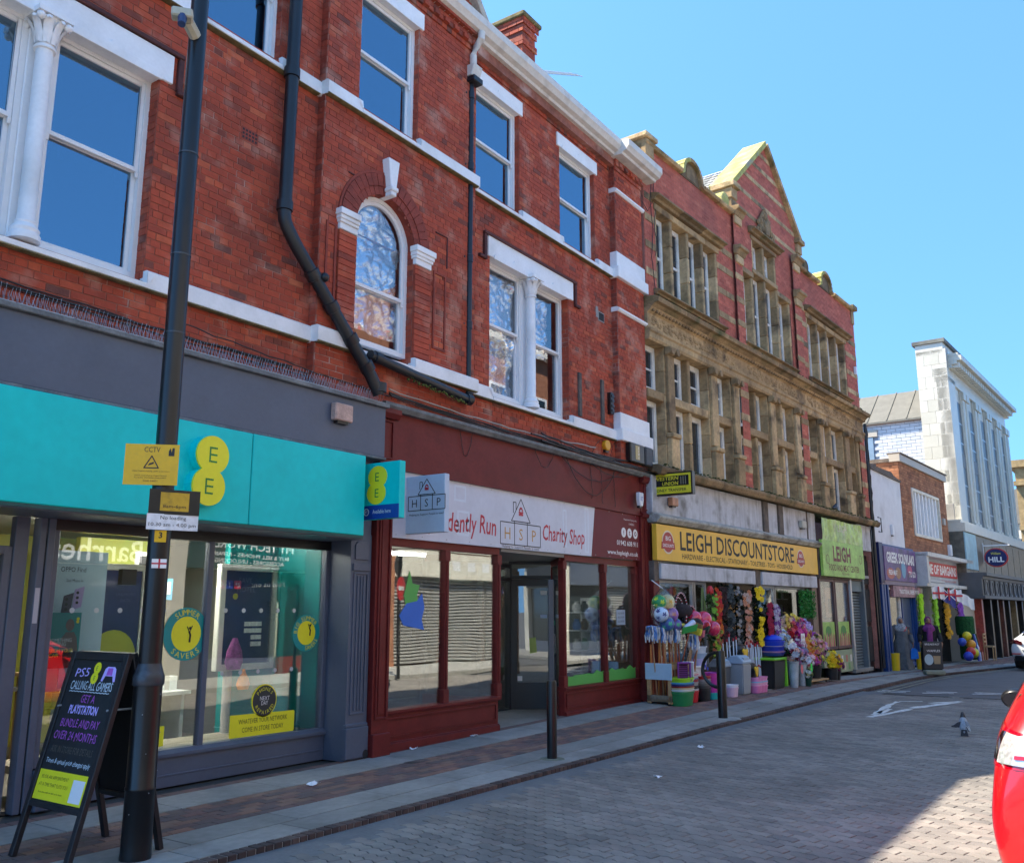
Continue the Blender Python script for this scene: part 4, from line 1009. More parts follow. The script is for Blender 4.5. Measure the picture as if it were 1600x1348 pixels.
def win_bay(xs_,z0,z1,d):
    for i,x in enumerate(xs_):
        mb=MB(W0);mb.box(x-.04,x+.04,d-.05,d+.05,z0,z1);mb.box(x-.055,x+.055,d-.05,d+.06,z0,z0+.18);mb.box(x-.055,x+.055,d-.05,d+.06,z1-.14,z1);mb.box(x-.02,x+.02,d+.05,d+.065,z0+.18,z1-.14);obj('mullion',mb,maroon,M_,bevel=.005)
    mb=MB(W0);mb.box(xs_[0],xs_[-1],d-.05,d+.05,z1,z1+.10);obj('window_head',mb,maroon,M_)
    for a,b in zip(xs_,xs_[1:]):
        mb=MB(W0);mb.box(a+.04,b-.04,d-.004,d+.002,z0,z1);obj('pane',mb,clr,M_)
win_bay([8.34,9.51,10.70],.48,2.45,-.08);win_bay([12.50,13.84,15.02],.48,2.45,-.08)
# porch widening inwards: splayed right return, glazed back, door leaf set on the splay
RP=Fr(12.5,.1,0,math.atan2(.72,.88));mb=MB(RP);mb.box(0,1.13,-.03,.0,0,.46);mb.box(0,1.13,-.03,0,2.4,2.5);mb.box(0,.05,-.03,0,.46,2.4);mb.box(1.08,1.13,-.03,0,.46,2.4);o=obj('doorway_return',mb,maroon,M_)
mb=MB(RP);mb.box(.05,1.08,-.018,-.012,.46,2.4);obj('pane',mb,clr,o)
mb=MB(W0);mb.box(10.67,10.73,-1.4,-.1,0,.46);mb.box(10.67,10.73,-1.4,-.1,2.4,2.5);o=obj('doorway_return',mb,maroon,M_)
mb=MB(W0);mb.box(10.697,10.703,-1.4,-.12,.46,2.4);obj('pane',mb,clr,o)
dg_=mat('anthracite_door',(.045,.053,.06),.4,var=.05)
mb=MB(W0);frame_box(mb,10.73,13.0,.0,2.45,.06,-1.5,-1.4);mb.box(12.0,12.06,-1.5,-1.4,.06,2.39);mb.box(10.79,12.94,-1.5,-1.4,2.16,2.22);FRM=obj('door_frame',mb,dg_,M_,bevel=.004)
mb=MB(W0);mb.box(10.79,12.94,-1.452,-1.446,.06,2.39);obj('pane',mb,clr,FRM)
DF=Fr(13.0,1.42,0,math.atan2(-.62,.38))
mb=MB(DF);mb.box(-.04,.0,-.04,.04,0,2.5);mb.box(.73,.79,-.04,.04,0,2.5);mb.box(0,.73,-.04,.04,2.2,2.26);mb.box(0,.73,-.04,.04,2.45,2.5);obj('door_frame',mb,dg_,M_,bevel=.004)
mb=MB(DF);mb.box(0,.73,-.004,.004,2.26,2.45);obj('pane',mb,clr,M_)
mb=MB(DF);mb.box(0,.10,-.03,.03,.05,2.19);mb.box(.63,.73,-.03,.03,.05,2.19);mb.box(.10,.63,-.03,.03,.05,.48);mb.box(.10,.63,-.03,.03,2.08,2.19)
dr=obj('door',mb,dg_,M_,bevel=.004)
mb=MB(DF);mb.box(.10,.63,-.004,.004,.48,2.08);obj('pane',mb,clr,dr)
mb=MB(DF);mb.tube([(.66,.03,.95),(.66,.08,.98),(.66,.08,1.24),(.66,.03,1.27)],.012,8);obj('handle',mb,alu,dr)
for(a,b,z0,z1,m2)in((.11,.19,.50,.58,wv),(.50,.62,1.93,2.0,wv),(.50,.62,1.54,1.60,ui('pale_sticker',(.5,.6,.8))),(.65,.72,1.42,1.50,ui('green_sticker',(.1,.45,.2)))):
    mb=MB(DF);mb.box(a,b,.031 if a>.64 else .005,.034 if a>.64 else .008,z0,z1);obj('sticker',mb,m2,dr)
mb=MB(DF);mb.prism([(.32,.95),(.44,.97),(.42,1.22),(.31,1.20)],.005,.008,'d');obj('notice',mb,ui('lime_notice',(.4,.5,.12)),dr)
mb=MB();mb.prism([(10.73,-.03),(12.47,-.03),(13.36,.80),(12.98,1.42),(10.73,1.42)],0,.035,'z');obj('doorstep',mb,flag_m,M_)
mb=MB();mb.prism([(10.73,.02),(12.47,.02),(13.36,.80),(12.98,1.42),(10.73,1.42)],2.5,2.55,'z');obj('porch_ceiling',mb,ui('porch',(.25,.25,.25)),M_)
# charity shop interior
mb=MB(W0);mb.box(8.1,15.3,-4.6,-4.5,0,2.7);obj('back_wall',mb,ui('shop_wall',(.16,.16,.15)),M_)
mb=MB(W0);mb.box(8.1,15.3,-4.6,-.12,-.01,.015);obj('shop_floor',mb,ui('vinyl_floor',(.10,.11,.10)),M_)
mb=MB(W0);mb.box(8.1,15.3,-4.6,-.12,2.62,2.66);obj('shop_ceiling',mb,ui('shop_ceiling2',(.5,.5,.5)),M_)
mb=MB(W0);mb.box(8.1,8.16,-4.6,-.12,0,2.62);obj('side_wall',mb,ui('shop_wall',0),M_)
mb=MB(W0);mb.box(15.2,15.26,-4.6,-.12,0,2.62);obj('side_wall',mb,ui('shop_wall',0),M_)
for s,dd_ in((9.2,-1.2),(13.6,-1.6),(11.6,-2.6)):
    mb=MB(W0);mb.box(s-.6,s+.6,dd_-.02,dd_+.02,2.58,2.61);obj('tube_light',mb,mat('weak_lamp',(1,.97,.9),.5,emit=9,var=0),M_)
def rail(name,s0,s1,d,label,cols):
    T=thing(name,((s0+s1)/2,-d,0),label,'clothes rail');mb=MB(W0);mb.tube([(s0,d,0.02),(s0,d,1.45),(s1,d,1.45),(s1,d,.02)],.015,6);obj('rail_frame',mb,black,T)
    n=int((s1-s0)/.07)
    for i in range(n):
        s=s0+.06+i*(s1-s0-.12)/(n-1);mb=MB(W0);hh=rnd.uniform(.7,1.0)
        mb.prism([(d-.04,1.43),(d-.22,1.36),(d-.25,1.43-hh),(d+.25,1.43-hh),(d+.22,1.36),(d+.04,1.43)],s-.018,s+.022);obj('garment',mb,mat('garment%d'%(i%len(cols)),cols[i%len(cols)],.9),T,bevel=.01)
rail('clothes_rail',12.0,13.3,-2.6,'clothes rail of dark garments seen through the open charity shop door',[(.02,.02,.022),(.05,.05,.06),(.03,.02,.02),(.10,.09,.08)])
T=thing('shop_shelf',(14.7,1.0,0),'white bric-a-brac shelf standing behind the right maroon window','shelf')
for z in(.6,.95,1.3,1.62):
    mb=MB(W0);mb.box(14.35,15.0,-1.2,-.85,z,z+.02);obj('shelf_board',mb,wpl,T)
mb=MB(W0);mb.box(14.98,15.02,-1.2,-.85,0,1.9);obj('side_panel',mb,wpl,T)
shl=['white jug on the top shelf','dark teapot on the top shelf','blue jar on the upper middle shelf','brown vase on the upper middle shelf','white cup on the lower middle shelf','green bowl on the lower middle shelf','black shoe box on the bottom shelf','pale tin on the bottom shelf']
for i,lb in enumerate(shl):
    z=(1.64,1.32,.97,.62)[i//2];s=14.5+.28*(i%2);mb=MB(W0);c=((.7,.7,.7),(.04,.04,.04),(.1,.2,.5),(.25,.12,.05),(.7,.7,.66),(.1,.3,.15),(.03,.03,.03),(.5,.5,.45))[i]
    mb.lathe((s,-1.0,z),[(.05,0),(.08,.05),(.075,.12),(.04,.17),(.05,.2)],12);tag(obj('ornament',mb,mat('orn%d'%i,c,.35),smooth=True),lb+' behind the right maroon window','ornament')
# green painted hills and balloon shapes stuck to the glass
gv=ui('green_vinyl',(.10,.42,.08))
gs=thing('window_graphic',(13.8,.075,.5),'green hill silhouette vinyl along the foot of the right maroon windows','sticker')
for a,b in((12.55,13.80),(13.88,14.97)):
    mb=MB(W0);pts=[(a,.49),(b,.49)];n=16
    for i in range(n+1):x=b-(b-a)*i/n;pts.append((x,.64+.06*mn.noise(Vector((x*6,0,0)))+.05*(x-12.5)/2.4))
    mb.prism(pts,-.076,-.0745,'d');obj('hill_vinyl',mb,gv,gs)
lf_=thing('window_graphic',(8.85,.075,1.55),'green and blue painted creature shape on the left maroon window','sticker')
mb=MB(W0);mb.prism([(8.70,1.85),(8.75,2.0),(8.80,2.16),(8.86,2.0),(9.0,1.98),(8.95,1.86),(8.98,1.72),(8.74,1.72)],-.076,-.0745,'d');obj('green_shape',mb,gv,lf_)
mb=MB(W0);mb.prism([(8.62,1.6),(8.75,1.75),(8.95,1.78),(9.05,1.88),(9.10,1.7),(9.05,1.55),(9.1,1.42),(8.9,1.45),(8.7,1.48)],-.0755,-.074,'d');obj('blue_shape',mb,ui('blue_vinyl',(.03,.15,.6)),lf_)
nt1=banner('window_notice',14.30,14.62,1.42,1.68,-.074,ui('pale_notice',(.45,.5,.55)),'pale printed notice in the rightmost maroon window pane',t=.002)
for z in(1.62,1.55,1.48):text('lettering','SALE NOW',W0,14.46,-.074,z,.035,dkt,nt1,width=.24)
# ---- charity sign
HS=thing('charity_sign',(11.6,-.02,2.55),'long white and maroon charity shop signboard under the maroon fascia','shop sign')
sb1=mat('sign_pale',(.60,.62,.69),.35,var=.05,vs=1.5)
mb=MB(W0);mb.prism([(8.30,2.545),(13.26,2.555),(13.40,3.385),(8.30,3.385)],.0,.035,'d');obj('sign_panel',mb,sb1,HS)
mrn=mat('sign_maroon',(.15,.014,.022),.45,spec=.25,var=.06)
mb=MB(W0);mb.prism([(13.27,2.555),(15.06,2.565),(15.06,3.385),(13.41,3.385)],.0,.035,'d');obj('sign_panel',mb,mrn,HS)
redt=mat('red_script',(.5,.02,.04),.5,var=0);gold=mat('gold_letter',(.5,.27,.06),.4,var=0)
text('lettering','Independently Run',W0,10.53,.035,2.80,.34,redt,HS,width=1.95,align='R',shear=.12,off=.012,rough=.06)
text('lettering','Charity Shop',W0,11.76,.035,2.81,.32,redt,HS,width=1.28,align='L',shear=.12,off=.012,rough=.06)
def house_logo(fr,s,d,z,k,m_,par,lm,side=1):
    mb=MB(fr);t=.010*k+.004
    def bx(a,b,c,e):mb.box(s+a*k,s+b*k,d,d+.002,z+c*k,z+e*k)
    def ln(p,q):
        p=Vector(p)*k;q=Vector(q)*k;v=(q-p);n=Vector((-v.y,v.x)).normalized()*t/2
        mb.prism([(s+p.x-n.x,z+p.y-n.y),(s+q.x-n.x,z+q.y-n.y),(s+q.x+n.x,z+q.y+n.y),(s+p.x+n.x,z+p.y+n.y)],d,d+.002,'d')
    for p,q in(((-.53,-.17),(.53,-.17)),((-.53,.15),(-.17,.15)),((.17,.15),(.53,.15)),((-.53,-.17),(-.53,.15)),((.53,-.17),(.53,.15)),((-.17,-.17),(-.17,.18)),((.17,-.17),(.17,.18)),((-.25,.18),(0,.52)),((0,.52),(.25,.18)),((-.17,.15),(.17,.15)),((-.25,.18),(.25,.18)),((-.2,.30),(-.2,.46)),((-.2,.46),(-.13,.46)),((-.13,.46),(-.13,.35))):ln(p,q)
    obj('house_outline',mb,m_,par)
    for c,x in(('H',-.35),('S',0),('P',.35)):text('letter',c,fr,s+x*k,d,z-.01*k,.17*k,lm,par)
    mb=MB(fr)
    for i in range(9):
        a=R(200-i*27.5);disc(mb,s+.045*k*math.cos(a),d+.0005,z+(.31+.075*math.sin(a))*k,.018*k,6)
    disc(mb,s,d+.001,z+.30*k,.035*k,8);obj('crest',mb,redt,par)
house_logo(W0,11.16,.035,2.78,1.,dkt,HS,gold);text('lettering','Helping to Support People in need',W0,11.16,.035,2.575,.055,dkt,HS,width=.98)
text('lettering','www.hspleigh.co.uk',W0,14.97,.035,2.655,.10,wv,HS,width=1.15,align='R',off=.01);text('lettering','01942 608 911',W0,14.97,.035,2.845,.09,wv,HS,width=.80,align='R',off=.01)
text('lettering','Registered Charity No.',W0,14.70,.035,3.27,.035,wv,HS,width=.5);text('lettering','1145251',W0,14.74,.035,3.20,.035,wv,HS,width=.2)
for s,c in((14.43,'f'),(14.655,'t'),(14.88,'o')):
    mb=MB(W0);disc(mb,s,.0355,3.035,.088,20);o=obj('social_disc',mb,wv,HS);text('letter',c,W0,s,.038,3.035,.085,mrn,o,off=.01)
scr=mat('sign_pale_print',(.66,.72,.80),.35,var=.03)  # slightly paler blue for the faint outlines on the sign panel
mb=MB(W0)
for s,z,w_,h_ in((8.75,2.75,.2,.4),(9.62,2.66,.27,.34),(9.55,3.12,.26,.22),(12.35,2.66,.12,.6),(13.05,2.6,.13,.75)):
    for q in((s,s+.03,z,z+h_),(s+w_-.03,s+w_,z,z+h_),(s+.03,s+w_-.03,z,z+.03),(s+.03,s+w_-.03,z+h_-.03,z+h_)):mb.box(q[0],q[1],.035,.036,q[2],q[3])
obj('ghost_outlines',mb,scr,HS,kind='stuff')
mb=MB(W0)
for k in range(14):
    for z in(3.36,2.585):disc(mb,8.4+k*.5,.035,z,.008,6,t=.004)
obj('fixing_screws',mb,steel,HS,kind='stuff')
# ---- projecting signs: boxes standing square to the wall, faces towards -x and +x
class Side:
    """frame for the -x face of a projecting sign: a = distance out of the wall, seen from the left with out to the right"""
    def __init__(f,x):f.x=x
    def P(f,s,d,z):return Vector((f.x-d,-s,z))
def projecting(name,x,y0,y1,z0,z1,m_,label,edge=None,t=.10):
    T=thing(name,(x,-(y0+y1)/2,z0),label,'projecting sign');mb=MB();mb.box(x-t/2,x+t/2,-y1,-y0,z0,z1);obj('sign_box',mb,m_,T,bevel=.006)
    mb=MB();mb.box(x-.02,x+.02,-y0,.02,z0+.1,z0+.14);mb.box(x-.02,x+.02,-y0,.02,z1-.14,z1-.10);obj('bracket',mb,black,T)
    return T
sp=projecting('projecting_sign',7.75,.0,.70,2.70,3.36,teal,'teal projecting sign with a yellow double roundel beside the fascia end')
SF=Side(7.70)
mb=MB(SF);rr=.155;c1,c2=(.36,3.20),(.345,3.0)
up_=[(c1[0]+rr*math.cos(a)*.95,c1[1]-.01+rr*.85*math.sin(a))for a in[R(-48+k*9.2)for k in range(31)]];lo_=[(c2[0]+rr*math.cos(a)*.95,c2[1]+rr*.85*math.sin(a))for a in[R(132+k*9.2)for k in range(31)]]
mb.prism(up_+lo_,.0,.006,'d');obj('roundel',mb,yel,sp)
for z in(3.19,3.0):text('letter','E',SF,.355,.007,z,.10,gd,sp)
mb=MB(SF);mb.box(.0,.70,.0,.006,2.70,2.86);obj('blue_strip',mb,mat('blue_sign_strip',(.01,.05,.30),.35),sp)
text('lettering','Available here',SF,.44,.007,2.785,.045,wv,sp,width=.28);mb=MB(SF);annulus(mb,.20,.006,2.785,.034,.042,16);o=obj('ring_mark',mb,wv,sp);text('letter','BT',SF,.20,.007,2.785,.03,wv,sp)
sp=projecting('projecting_sign',8.62,.02,.66,2.60,3.32,mat('pale_blue_sign',(.50,.60,.72),.35,var=.04),'pale blue projecting charity sign standing out beside the teal one',t=.09)
house_logo(Side(8.575),.37,.0,2.98,.56,dkt,sp,dkt);text('lettering','Helping to Support People in need',Side(8.575),.37,.001,2.83,.035,dkt,sp,width=.55)
# ---- cables draped under the first floor sills
cab=mat('black_cable',(.012,.012,.013),.5,var=.1);cabw=mat('grey_cable',(.35,.33,.30),.6)
CB=thing('cable_bundle',(11,-.1,4.3),'bundle of sagging black and grey cables clipped along the brick above the shop fascias','cables')
def cable(s0,s1,z0,z1,sag,d,r=.007,m_=cab,nm='cable'):
    mb=MB(W0);n=26;off=rnd.random()*50
    mb.tube([(s0+(s1-s0)*i/n,d+.02*mn.noise(Vector((i*.4,off,0))),z0+(z1-z0)*i/n-sag*4*(i/n)*(1-i/n)+.018*mn.noise(Vector((i*.5+off,0,0))))for i in range(n+1)],r,5);obj(nm,mb,m_,CB,norm=False)
cable(.7,7.7,4.50,4.30,.05,.03);cable(.7,7.6,4.47,4.28,.08,.03);cable(5.0,8.1,4.42,4.26,.02,.14);cable(2,6.6,4.36,4.33,.02,.04,.012)
for i in range(6):cable(8.1,13.7+.25*i,4.33-.012*i,4.29+.01*i,.05+.03*(i%3),.12+.01*i,.008)
cable(8.1,13.3,4.36,4.40,.07,.13,.012,cabw);cable(11.2,15.4,4.30,4.27,.06,.2,.014);cable(11.5,15.4,4.35,4.20,.03,.19,.012);cable(11.5,15.45,4.24,4.22,.03,.2,.016)
cable(12.2,14.2,4.35,4.30,.75,.10,.006);cable(12.0,14.6,4.25,4.30,.45,.10,.006);cable(13.2,15.1,4.1,4.28,.2,.12,.006);cable(11.4,12.0,4.2,4.1,.3,.1,.005)
cable(9.6,9.9,4.15,4.15,.40,.07,.004)
for s in(13.2,13.55,14.0):cable(s,s+.06,4.3,3.45+.1*rnd.random(),0,.075,.004)
cable(13.95,14.15,4.3,4.62,-.05,.05,.005);cable(13.3,13.75,4.3,4.6,-.08,.05,.005)
JB=thing('junction_box',(14.75,-.2,4.4),'pair of black boxes with a torn gold label beneath the corner pier','box')
mb=MB(W0);mb.box(14.40,14.95,PIER,.24,4.30,4.66);obj('housing',mb,black,JB,bevel=.02);mb=MB(W0);mb.box(14.58,14.74,.24,.244,4.36,4.62);obj('label',mb,ui('gold_label',(.5,.38,.16)),JB)
mb=MB(W0);mb.box(15.0,15.28,PIER,.25,4.30,4.66);obj('housing',mb,mat('grey_box',(.05,.055,.06),.5),JB,bevel=.02)
for k in range(4):text('letter','BEWA'[k],W0,14.70,.244,4.58-.06*k,.045,wv,JB)
BL=thing('bell_box',(13.95,0,5.3),'small black louvred box fixed beside the right pier above the string course','box')
mb=MB(W0);mb.box(13.98,14.10,0,.08,5.12,5.52);obj('housing',mb,black,BL,bevel=.01)
for k in range(4):mb=MB(W0);mb.box(14.0,14.09,.08,.095,5.16+k*.09,5.20+k*.09);obj('louvre',mb,black,BL)
# ============================================================ STONE AND BRICK GABLED BUILDING
ST=((.14,.095,.05),(.27,.18,.09),(.38,.255,.125),(.48,.33,.165),(.56,.40,.22))
stone=mat('weathered_sandstone',rough=.9,var=.25,vs=1.6,bump=1,bs=45,dirt=.9,dcol=(.07,.05,.032),ds=2.4,tone=ST)
stoneg=mat('mossy_sandstone',rough=.95,var=.3,vs=3,bump=1.3,bs=30,dirt=.9,dcol=(.07,.075,.025),ds=2.2,tone=ST)
lich=mat('lichen_coping',(.40,.38,.12),.95,var=.3,vs=4,dirt=.8,dcol=(.30,.30,.28),ds=3,bump=1,bs=30)
rbs=mat('pink_red_brick',rough=.9,var=.15,vs=2.5,bump=1,bs=40,dirt=.35,dcol=(.15,.07,.06),ds=.8,tone=((.34,.085,.055),(.45,.115,.075),(.52,.14,.09),(.58,.19,.12)))
rmort=mat('pink_mortar',(.40,.17,.13),.95,var=.2)
SB=thing('gabled_building',tuple(S0.P(6.6,0,0)),'gabled red brick and weathered sandstone building standing above the yellow discount store sign','building')
SL=13.5
def sbx(name,a,b,d0,d1,z0,z1,m_=None,bevel=.012,t=None,par=None,skip=''):
    mb=MB(S0);mb.tone=rnd.uniform(.25,.95)if t is None else t;mb.box(a,b,d0,d1,z0,z1,skip);return obj(name,mb,m_ or stone,par or SB,bevel=bevel)
# brick walls of the upper storey with openings; brick faces built course by course and joined
SH=[(.45,3.36,7.99,9.80),(4.72,7.92,7.93,9.80),(5.47,7.02,9.80,10.86),(9.1,12.45,7.99,9.80)]
bk=MB(S0);bm_=MB(S0)
def sbrick(a0,b0,z0,z1,d,holes,gable=None):
    z=z0;r=int(round(z0/.075))
    while z<z1-.01:
        zz=z+.037;a,b=a0,b0
        if gable:a,b=max(a0,gable(zz)[0]),min(b0,gable(zz)[1])
        if b-a<.05:break
        for p,q in spans(a,b,zz,holes):
            bm_.poly([(p,d-.006,z),(q,d-.006,z),(q,d-.006,z+.075),(p,d-.006,z+.075)])
            x=p-(.1125 if r%2 else 0)-((p/.225)%1)*.225
            while x<q:
                u_,v_=max(x,p),min(x+.225,q)
                if v_-u_>.02:bk.tone=min(1,max(0,rnd.gauss(.5,.2)));bk.box(u_+.004,v_-.004,d-.006,d+.003,z+.004,z+.071,'b0a1z0')
                x+=.225
        z+=.075;r+=1
sbrick(0,SL,7.72,11.02,0,SH)
gab=lambda z:(4.45+(z-11.85)*1.02 if z>11.85 else 4.45,8.72-(z-11.85)*1.05 if z>11.85 else 8.72)
sbrick(4.4,8.75,11.02,13.75,.0,[],gab)
for a,b in((4.24,4.66),(8.08,8.56)):sbrick(a,b,4.42,6.85,.06,[]);sbrick(a,b,7.72,11.0,.08,[])
for a,b,n0,n1 in((4.24,4.66,0,0),(8.08,8.56,0,0),(12.98,13.5,0,0)):
    pass
sbrick(13.0,13.5,4.42,6.85,.06,[]);
obj('brickwork',bk,rbs,SB,kind='stuff',norm=False);obj('mortar',bm_,rmort,SB,norm=False)
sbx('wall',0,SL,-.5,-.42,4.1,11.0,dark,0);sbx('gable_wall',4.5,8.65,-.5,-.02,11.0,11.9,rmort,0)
sbx('parapet_wall',0,5.4,-.35,-.01,9.86,11.0,rmort,0);sbx('parapet_wall',7.1,SL,-.35,-.01,9.86,11.0,rmort,0);sbx('parapet_wall',5.4,7.1,-.35,-.01,10.9,11.0,rmort,0)
mb=MB(S0);mb.prism([(4.5,11.9),(8.65,11.9),(6.62,13.75)],-.35,-.02,'d');obj('gable_wall',mb,rmort,SB)
for a,b in((0,.45),(3.36,4.72),(7.92,9.1),(12.45,13.5)):sbx('wall_pier',a,b,-.42,-.01,7.72,9.85,rmort,0)
for a,b in((4.72,5.47),(7.02,7.92)):sbx('wall_pier',a,b,-.42,-.01,9.80,10.9,rmort,0)
# flush stone bands across the brick piers
for z in(8.22,8.80,9.38,9.84):
    for a,b,d in((0.02,.45,0),(3.36,4.24,0),(4.24,4.66,.08),(8.08,8.56,.08),(8.56,9.1,0),(12.45,13.5,0)):
        x=a
        while x<b-.02:e=min(b,x+rnd.uniform(.3,.55));e=b if b-e<.15 else e;sbx('stone_band',x+.003,e-.003,d-.02,d+.012+.006*rnd.random(),z,z+.15,bevel=.006);x=e
for z in(4.75,5.35,5.95,6.5):
    for a,b in((4.20,4.66),(8.06,8.56),(12.98,13.5)):sbx('stone_band',a,b,.03,.075,z,z+.17,bevel=.008)
for z,dl in((11.35,0),(11.9,.05),(12.45,.65),(12.95,1.15),(13.4,1.6)):
    a,b=gab(z);x=a+.05
    while x<b-.1:e=min(b-.05,x+rnd.uniform(.4,.7));sbx('stone_band',x+.003,e-.003,-.01,.012,z,z+.12,bevel=.005);x=e
# copings: straight parapet, little curved pediments, gable slopes
def coping(a,b,z,w=.5,m_=None):
    mb=MB(S0);mb.tone=rnd.uniform(.3,.8);mb.prism([(-w,z),(.10,z),(.13,z+.04),(.13,z+.08),(.04,z+.12),(-w,z+.12)],a,b);obj('coping',mb,m_ or stoneg,SB,bevel=.006)
for a,b in((0,.8),(.8,1.62),(2.68,3.5),(3.5,4.25),(8.6,9.5),(9.5,10.2),(11.5,12.4),(12.4,13.2)):coping(a+.004,b-.004,11.0)
for c,r in((2.16,.40),(10.85,.44)):
    out=[(c-.56,11.0)]+[(c-.56+.16*math.sin(t),11.0+.10*(1-math.cos(t)))for t in(.5,1.,1.4)]+[(c+r*math.cos(R(a)),11.10+r*.85*math.sin(R(a)))for a in range(160,19,-14)]+[(c+.56-.16*math.sin(t),11.0+.10*(1-math.cos(t)))for t in(1.4,1.,.5)]+[(c+.56,11.0)]
    mb=MB(S0);mb.tone=.5;mb.prism(out,-.3,.02,'d');P_=obj('pediment',mb,stone,SB)
    for i in range(len(out)-1):
        (x0,z0),(x1,z1)=out[i],out[i+1];v=Vector((x1-x0,z1-z0));n=Vector((-v.y,v.x)).normalized()*.09;mb=MB(S0);mb.tone=.4;mb.prism([(x0,z0),(x1,z1),(x1+n.x,z1+n.y),(x0+n.x,z0+n.y)],-.45,.10,'d');obj('pediment_coping',mb,lich if i<8 else stoneg,P_)
    mb=MB(S0);mb.tone=.15;mb.prism([(c+.22*math.cos(R(a)),11.14+.24*math.sin(R(a)))for a in range(0,181,20)]+[(c-.22,11.03),(c+.22,11.03)],.02,.03,'d');obj('sunk_panel',mb,stone,P_)
sbx('end_cap',-.08,.42,-.6,.16,11.12,11.22,stoneg);sbx('end_cap',.0,.34,-.5,.10,10.75,11.12);sbx('end_cap',13.2,13.58,-.5,.14,11.05,11.2,stoneg);sbx('end_pier',13.25,13.5,-.4,.04,10.6,11.05)
for(x0,z0),(x1,z1),m_ in(((4.33,11.78),(6.62,13.80),lich),((8.84,11.78),(6.62,13.80),stoneg)):
    n=7
    for i in range(n):
        p=Vector((x0+(x1-x0)*i/n,z0+(z1-z0)*i/n));q=Vector((x0+(x1-x0)*(i+1)/n,z0+(z1-z0)*(i+1)/n));v=q-p;nn=Vector((-v.y,v.x)).normalized()*.13
        if nn.y<0:nn=-nn
        mb=MB(S0);mb.tone=rnd.uniform(.3,.9);g_=v*.006;mb.prism([tuple(p+g_),tuple(q-g_),tuple(q-g_+nn),tuple(p+g_+nn)],-.52,.12,'d');obj('gable_coping',mb,m_,SB)
for a,b in((4.2,4.62),(8.55,8.98)):
    sbx('kneeler',a,b,-.45,.16,11.72,11.86,stoneg);sbx('kneeler',a+.05,b-.05,-.4,.08,11.45,11.72);sbx('kneeler_shaft',a+.08,b-.08,-.3,.05,11.0,11.45)
    mb=MB(S0);c=a-.28 if a<5 else b+.28;mb.tone=.5
    mb.prism([(c+.2*math.cos(R(k)),11.24+.2*math.sin(R(k)))for k in range(0,360,24)],-.25,.06,'d');obj('scroll',mb,lich if a<5 else stoneg,SB,bevel=.02)
# brackets capping the brick pilasters
for a,b in((4.2,4.7),(8.04,8.6)):
    for z in(10.0,11.0):
        mb=MB(S0);mb.tone=.35;mb.prism([(.06,z-.02),(.14,z-.02),(.2,z+.08),(.26,z+.10),(.26,z+.18),(.06,z+.20)],a,b);obj('bracket',mb,stoneg,SB,bevel=.008)
        sbx('bracket_neck',a+.06,b-.06,.06,.13,z-.22,z-.02)
# stone dressings of the windows: mullions, jambs, transoms, hoods and sills
whf=mat('old_white_frame',(.78,.77,.72),.6,var=.1,dirt=.4,dcol=(.25,.23,.18),ds=5)
def lights(xs_,z0,z1,dep=.19,bars=0,w_=.11,face=.0,big=()):
    for i,(a,b)in enumerate(zip(xs_,xs_[1:])):
        x0,x1=a+w_/2,b-w_/2
        mb=MB(S0);frame_box(mb,x0-.01,x1+.01,z0,z1,.10,-dep-.06,-dep);mid=(z0+z1)/2;mb.box(x0+.04,x1-.04,-dep-.05,-dep-.005,mid-.03,mid+.03)
        for k in range(bars):z=z0+(z1-z0)*(k+1)/(bars+1);mb.box(x0+.05,x1-.05,-dep-.04,-dep-.01,z-.015,z+.015)
        if bars:mb.box((x0+x1)/2-.015,(x0+x1)/2+.015,-dep-.04,-dep-.01,z0+.06,z1-.06)
        w=obj('window',mb,whf,SB,bevel=.004);mb=MB(S0);mb.box(x0+.06,x1-.06,-dep-.04,-dep-.03,z0+.06,z1-.06);obj('pane',mb,leadm,w)
    for i,x in enumerate(xs_):
        edge=i in(0,len(xs_)-1);ww=w_ if not edge else .10
        k=max(1,int((z1-z0)/.48));
        for j in range(k):sbx('mullion' if not edge else 'jamb',x-ww/2-(.0),x+ww/2,-dep-.05,face+.0,z0+(z1-z0)*j/k+.002,z0+(z1-z0)*(j+1)/k-.002,bevel=.018)
lights([.48,1.16,1.92,2.63,3.34],7.99,9.72);lights([9.14,9.96,10.75,11.55,12.38],7.99,9.72)
lights([4.76,5.40],7.96,9.74);lights([5.42,6.22,7.03],7.96,9.90);lights([5.50,6.22,6.98],10.02,10.80,w_=.12);lights([7.06,7.84],7.96,9.74)
for a,b,z in((.4,3.45,9.72),(9.05,12.5,9.72),(4.68,5.45,9.74),(7.0,7.92,9.74)):
    x=a
    while x<b-.05:e=min(b,x+.78);sbx('window_head',x+.002,e-.002,-.42,.03,z,z+.14,bevel=.01);x=e
sbx('transom',5.42,7.05,-.42,.03,9.90,10.02);sbx('window_head',5.4,7.08,-.42,.03,10.80,10.90)
def hood(a,b,z,pr=.22,nm='window_hood',h=.13):
    n=max(1,round((b-a)/1.1))
    for i in range(n):
        x0,x1=a+(b-a)*i/n+.002,a+(b-a)*(i+1)/n-.002;mb=MB(S0);mb.tone=rnd.uniform(0,.4)
        mb.prism([(0,z),(pr*.45,z),(pr*.55,z+h*.35),(pr,z+h*.5),(pr,z+h*.8),(pr*.5,z+h*1.15),(0,z+h*1.3)],x0,x1);obj(nm,mb,stoneg,SB,bevel=.006)
hood(.28,3.55,9.87);hood(8.95,12.65,9.87);hood(5.28,7.25,10.92,.2)
hood(.30,3.50,7.86,.17,'window_sill',.10);hood(4.62,8.0,7.83,.15,'window_sill',.10);hood(9.0,12.5,7.86,.17,'window_sill',.10)
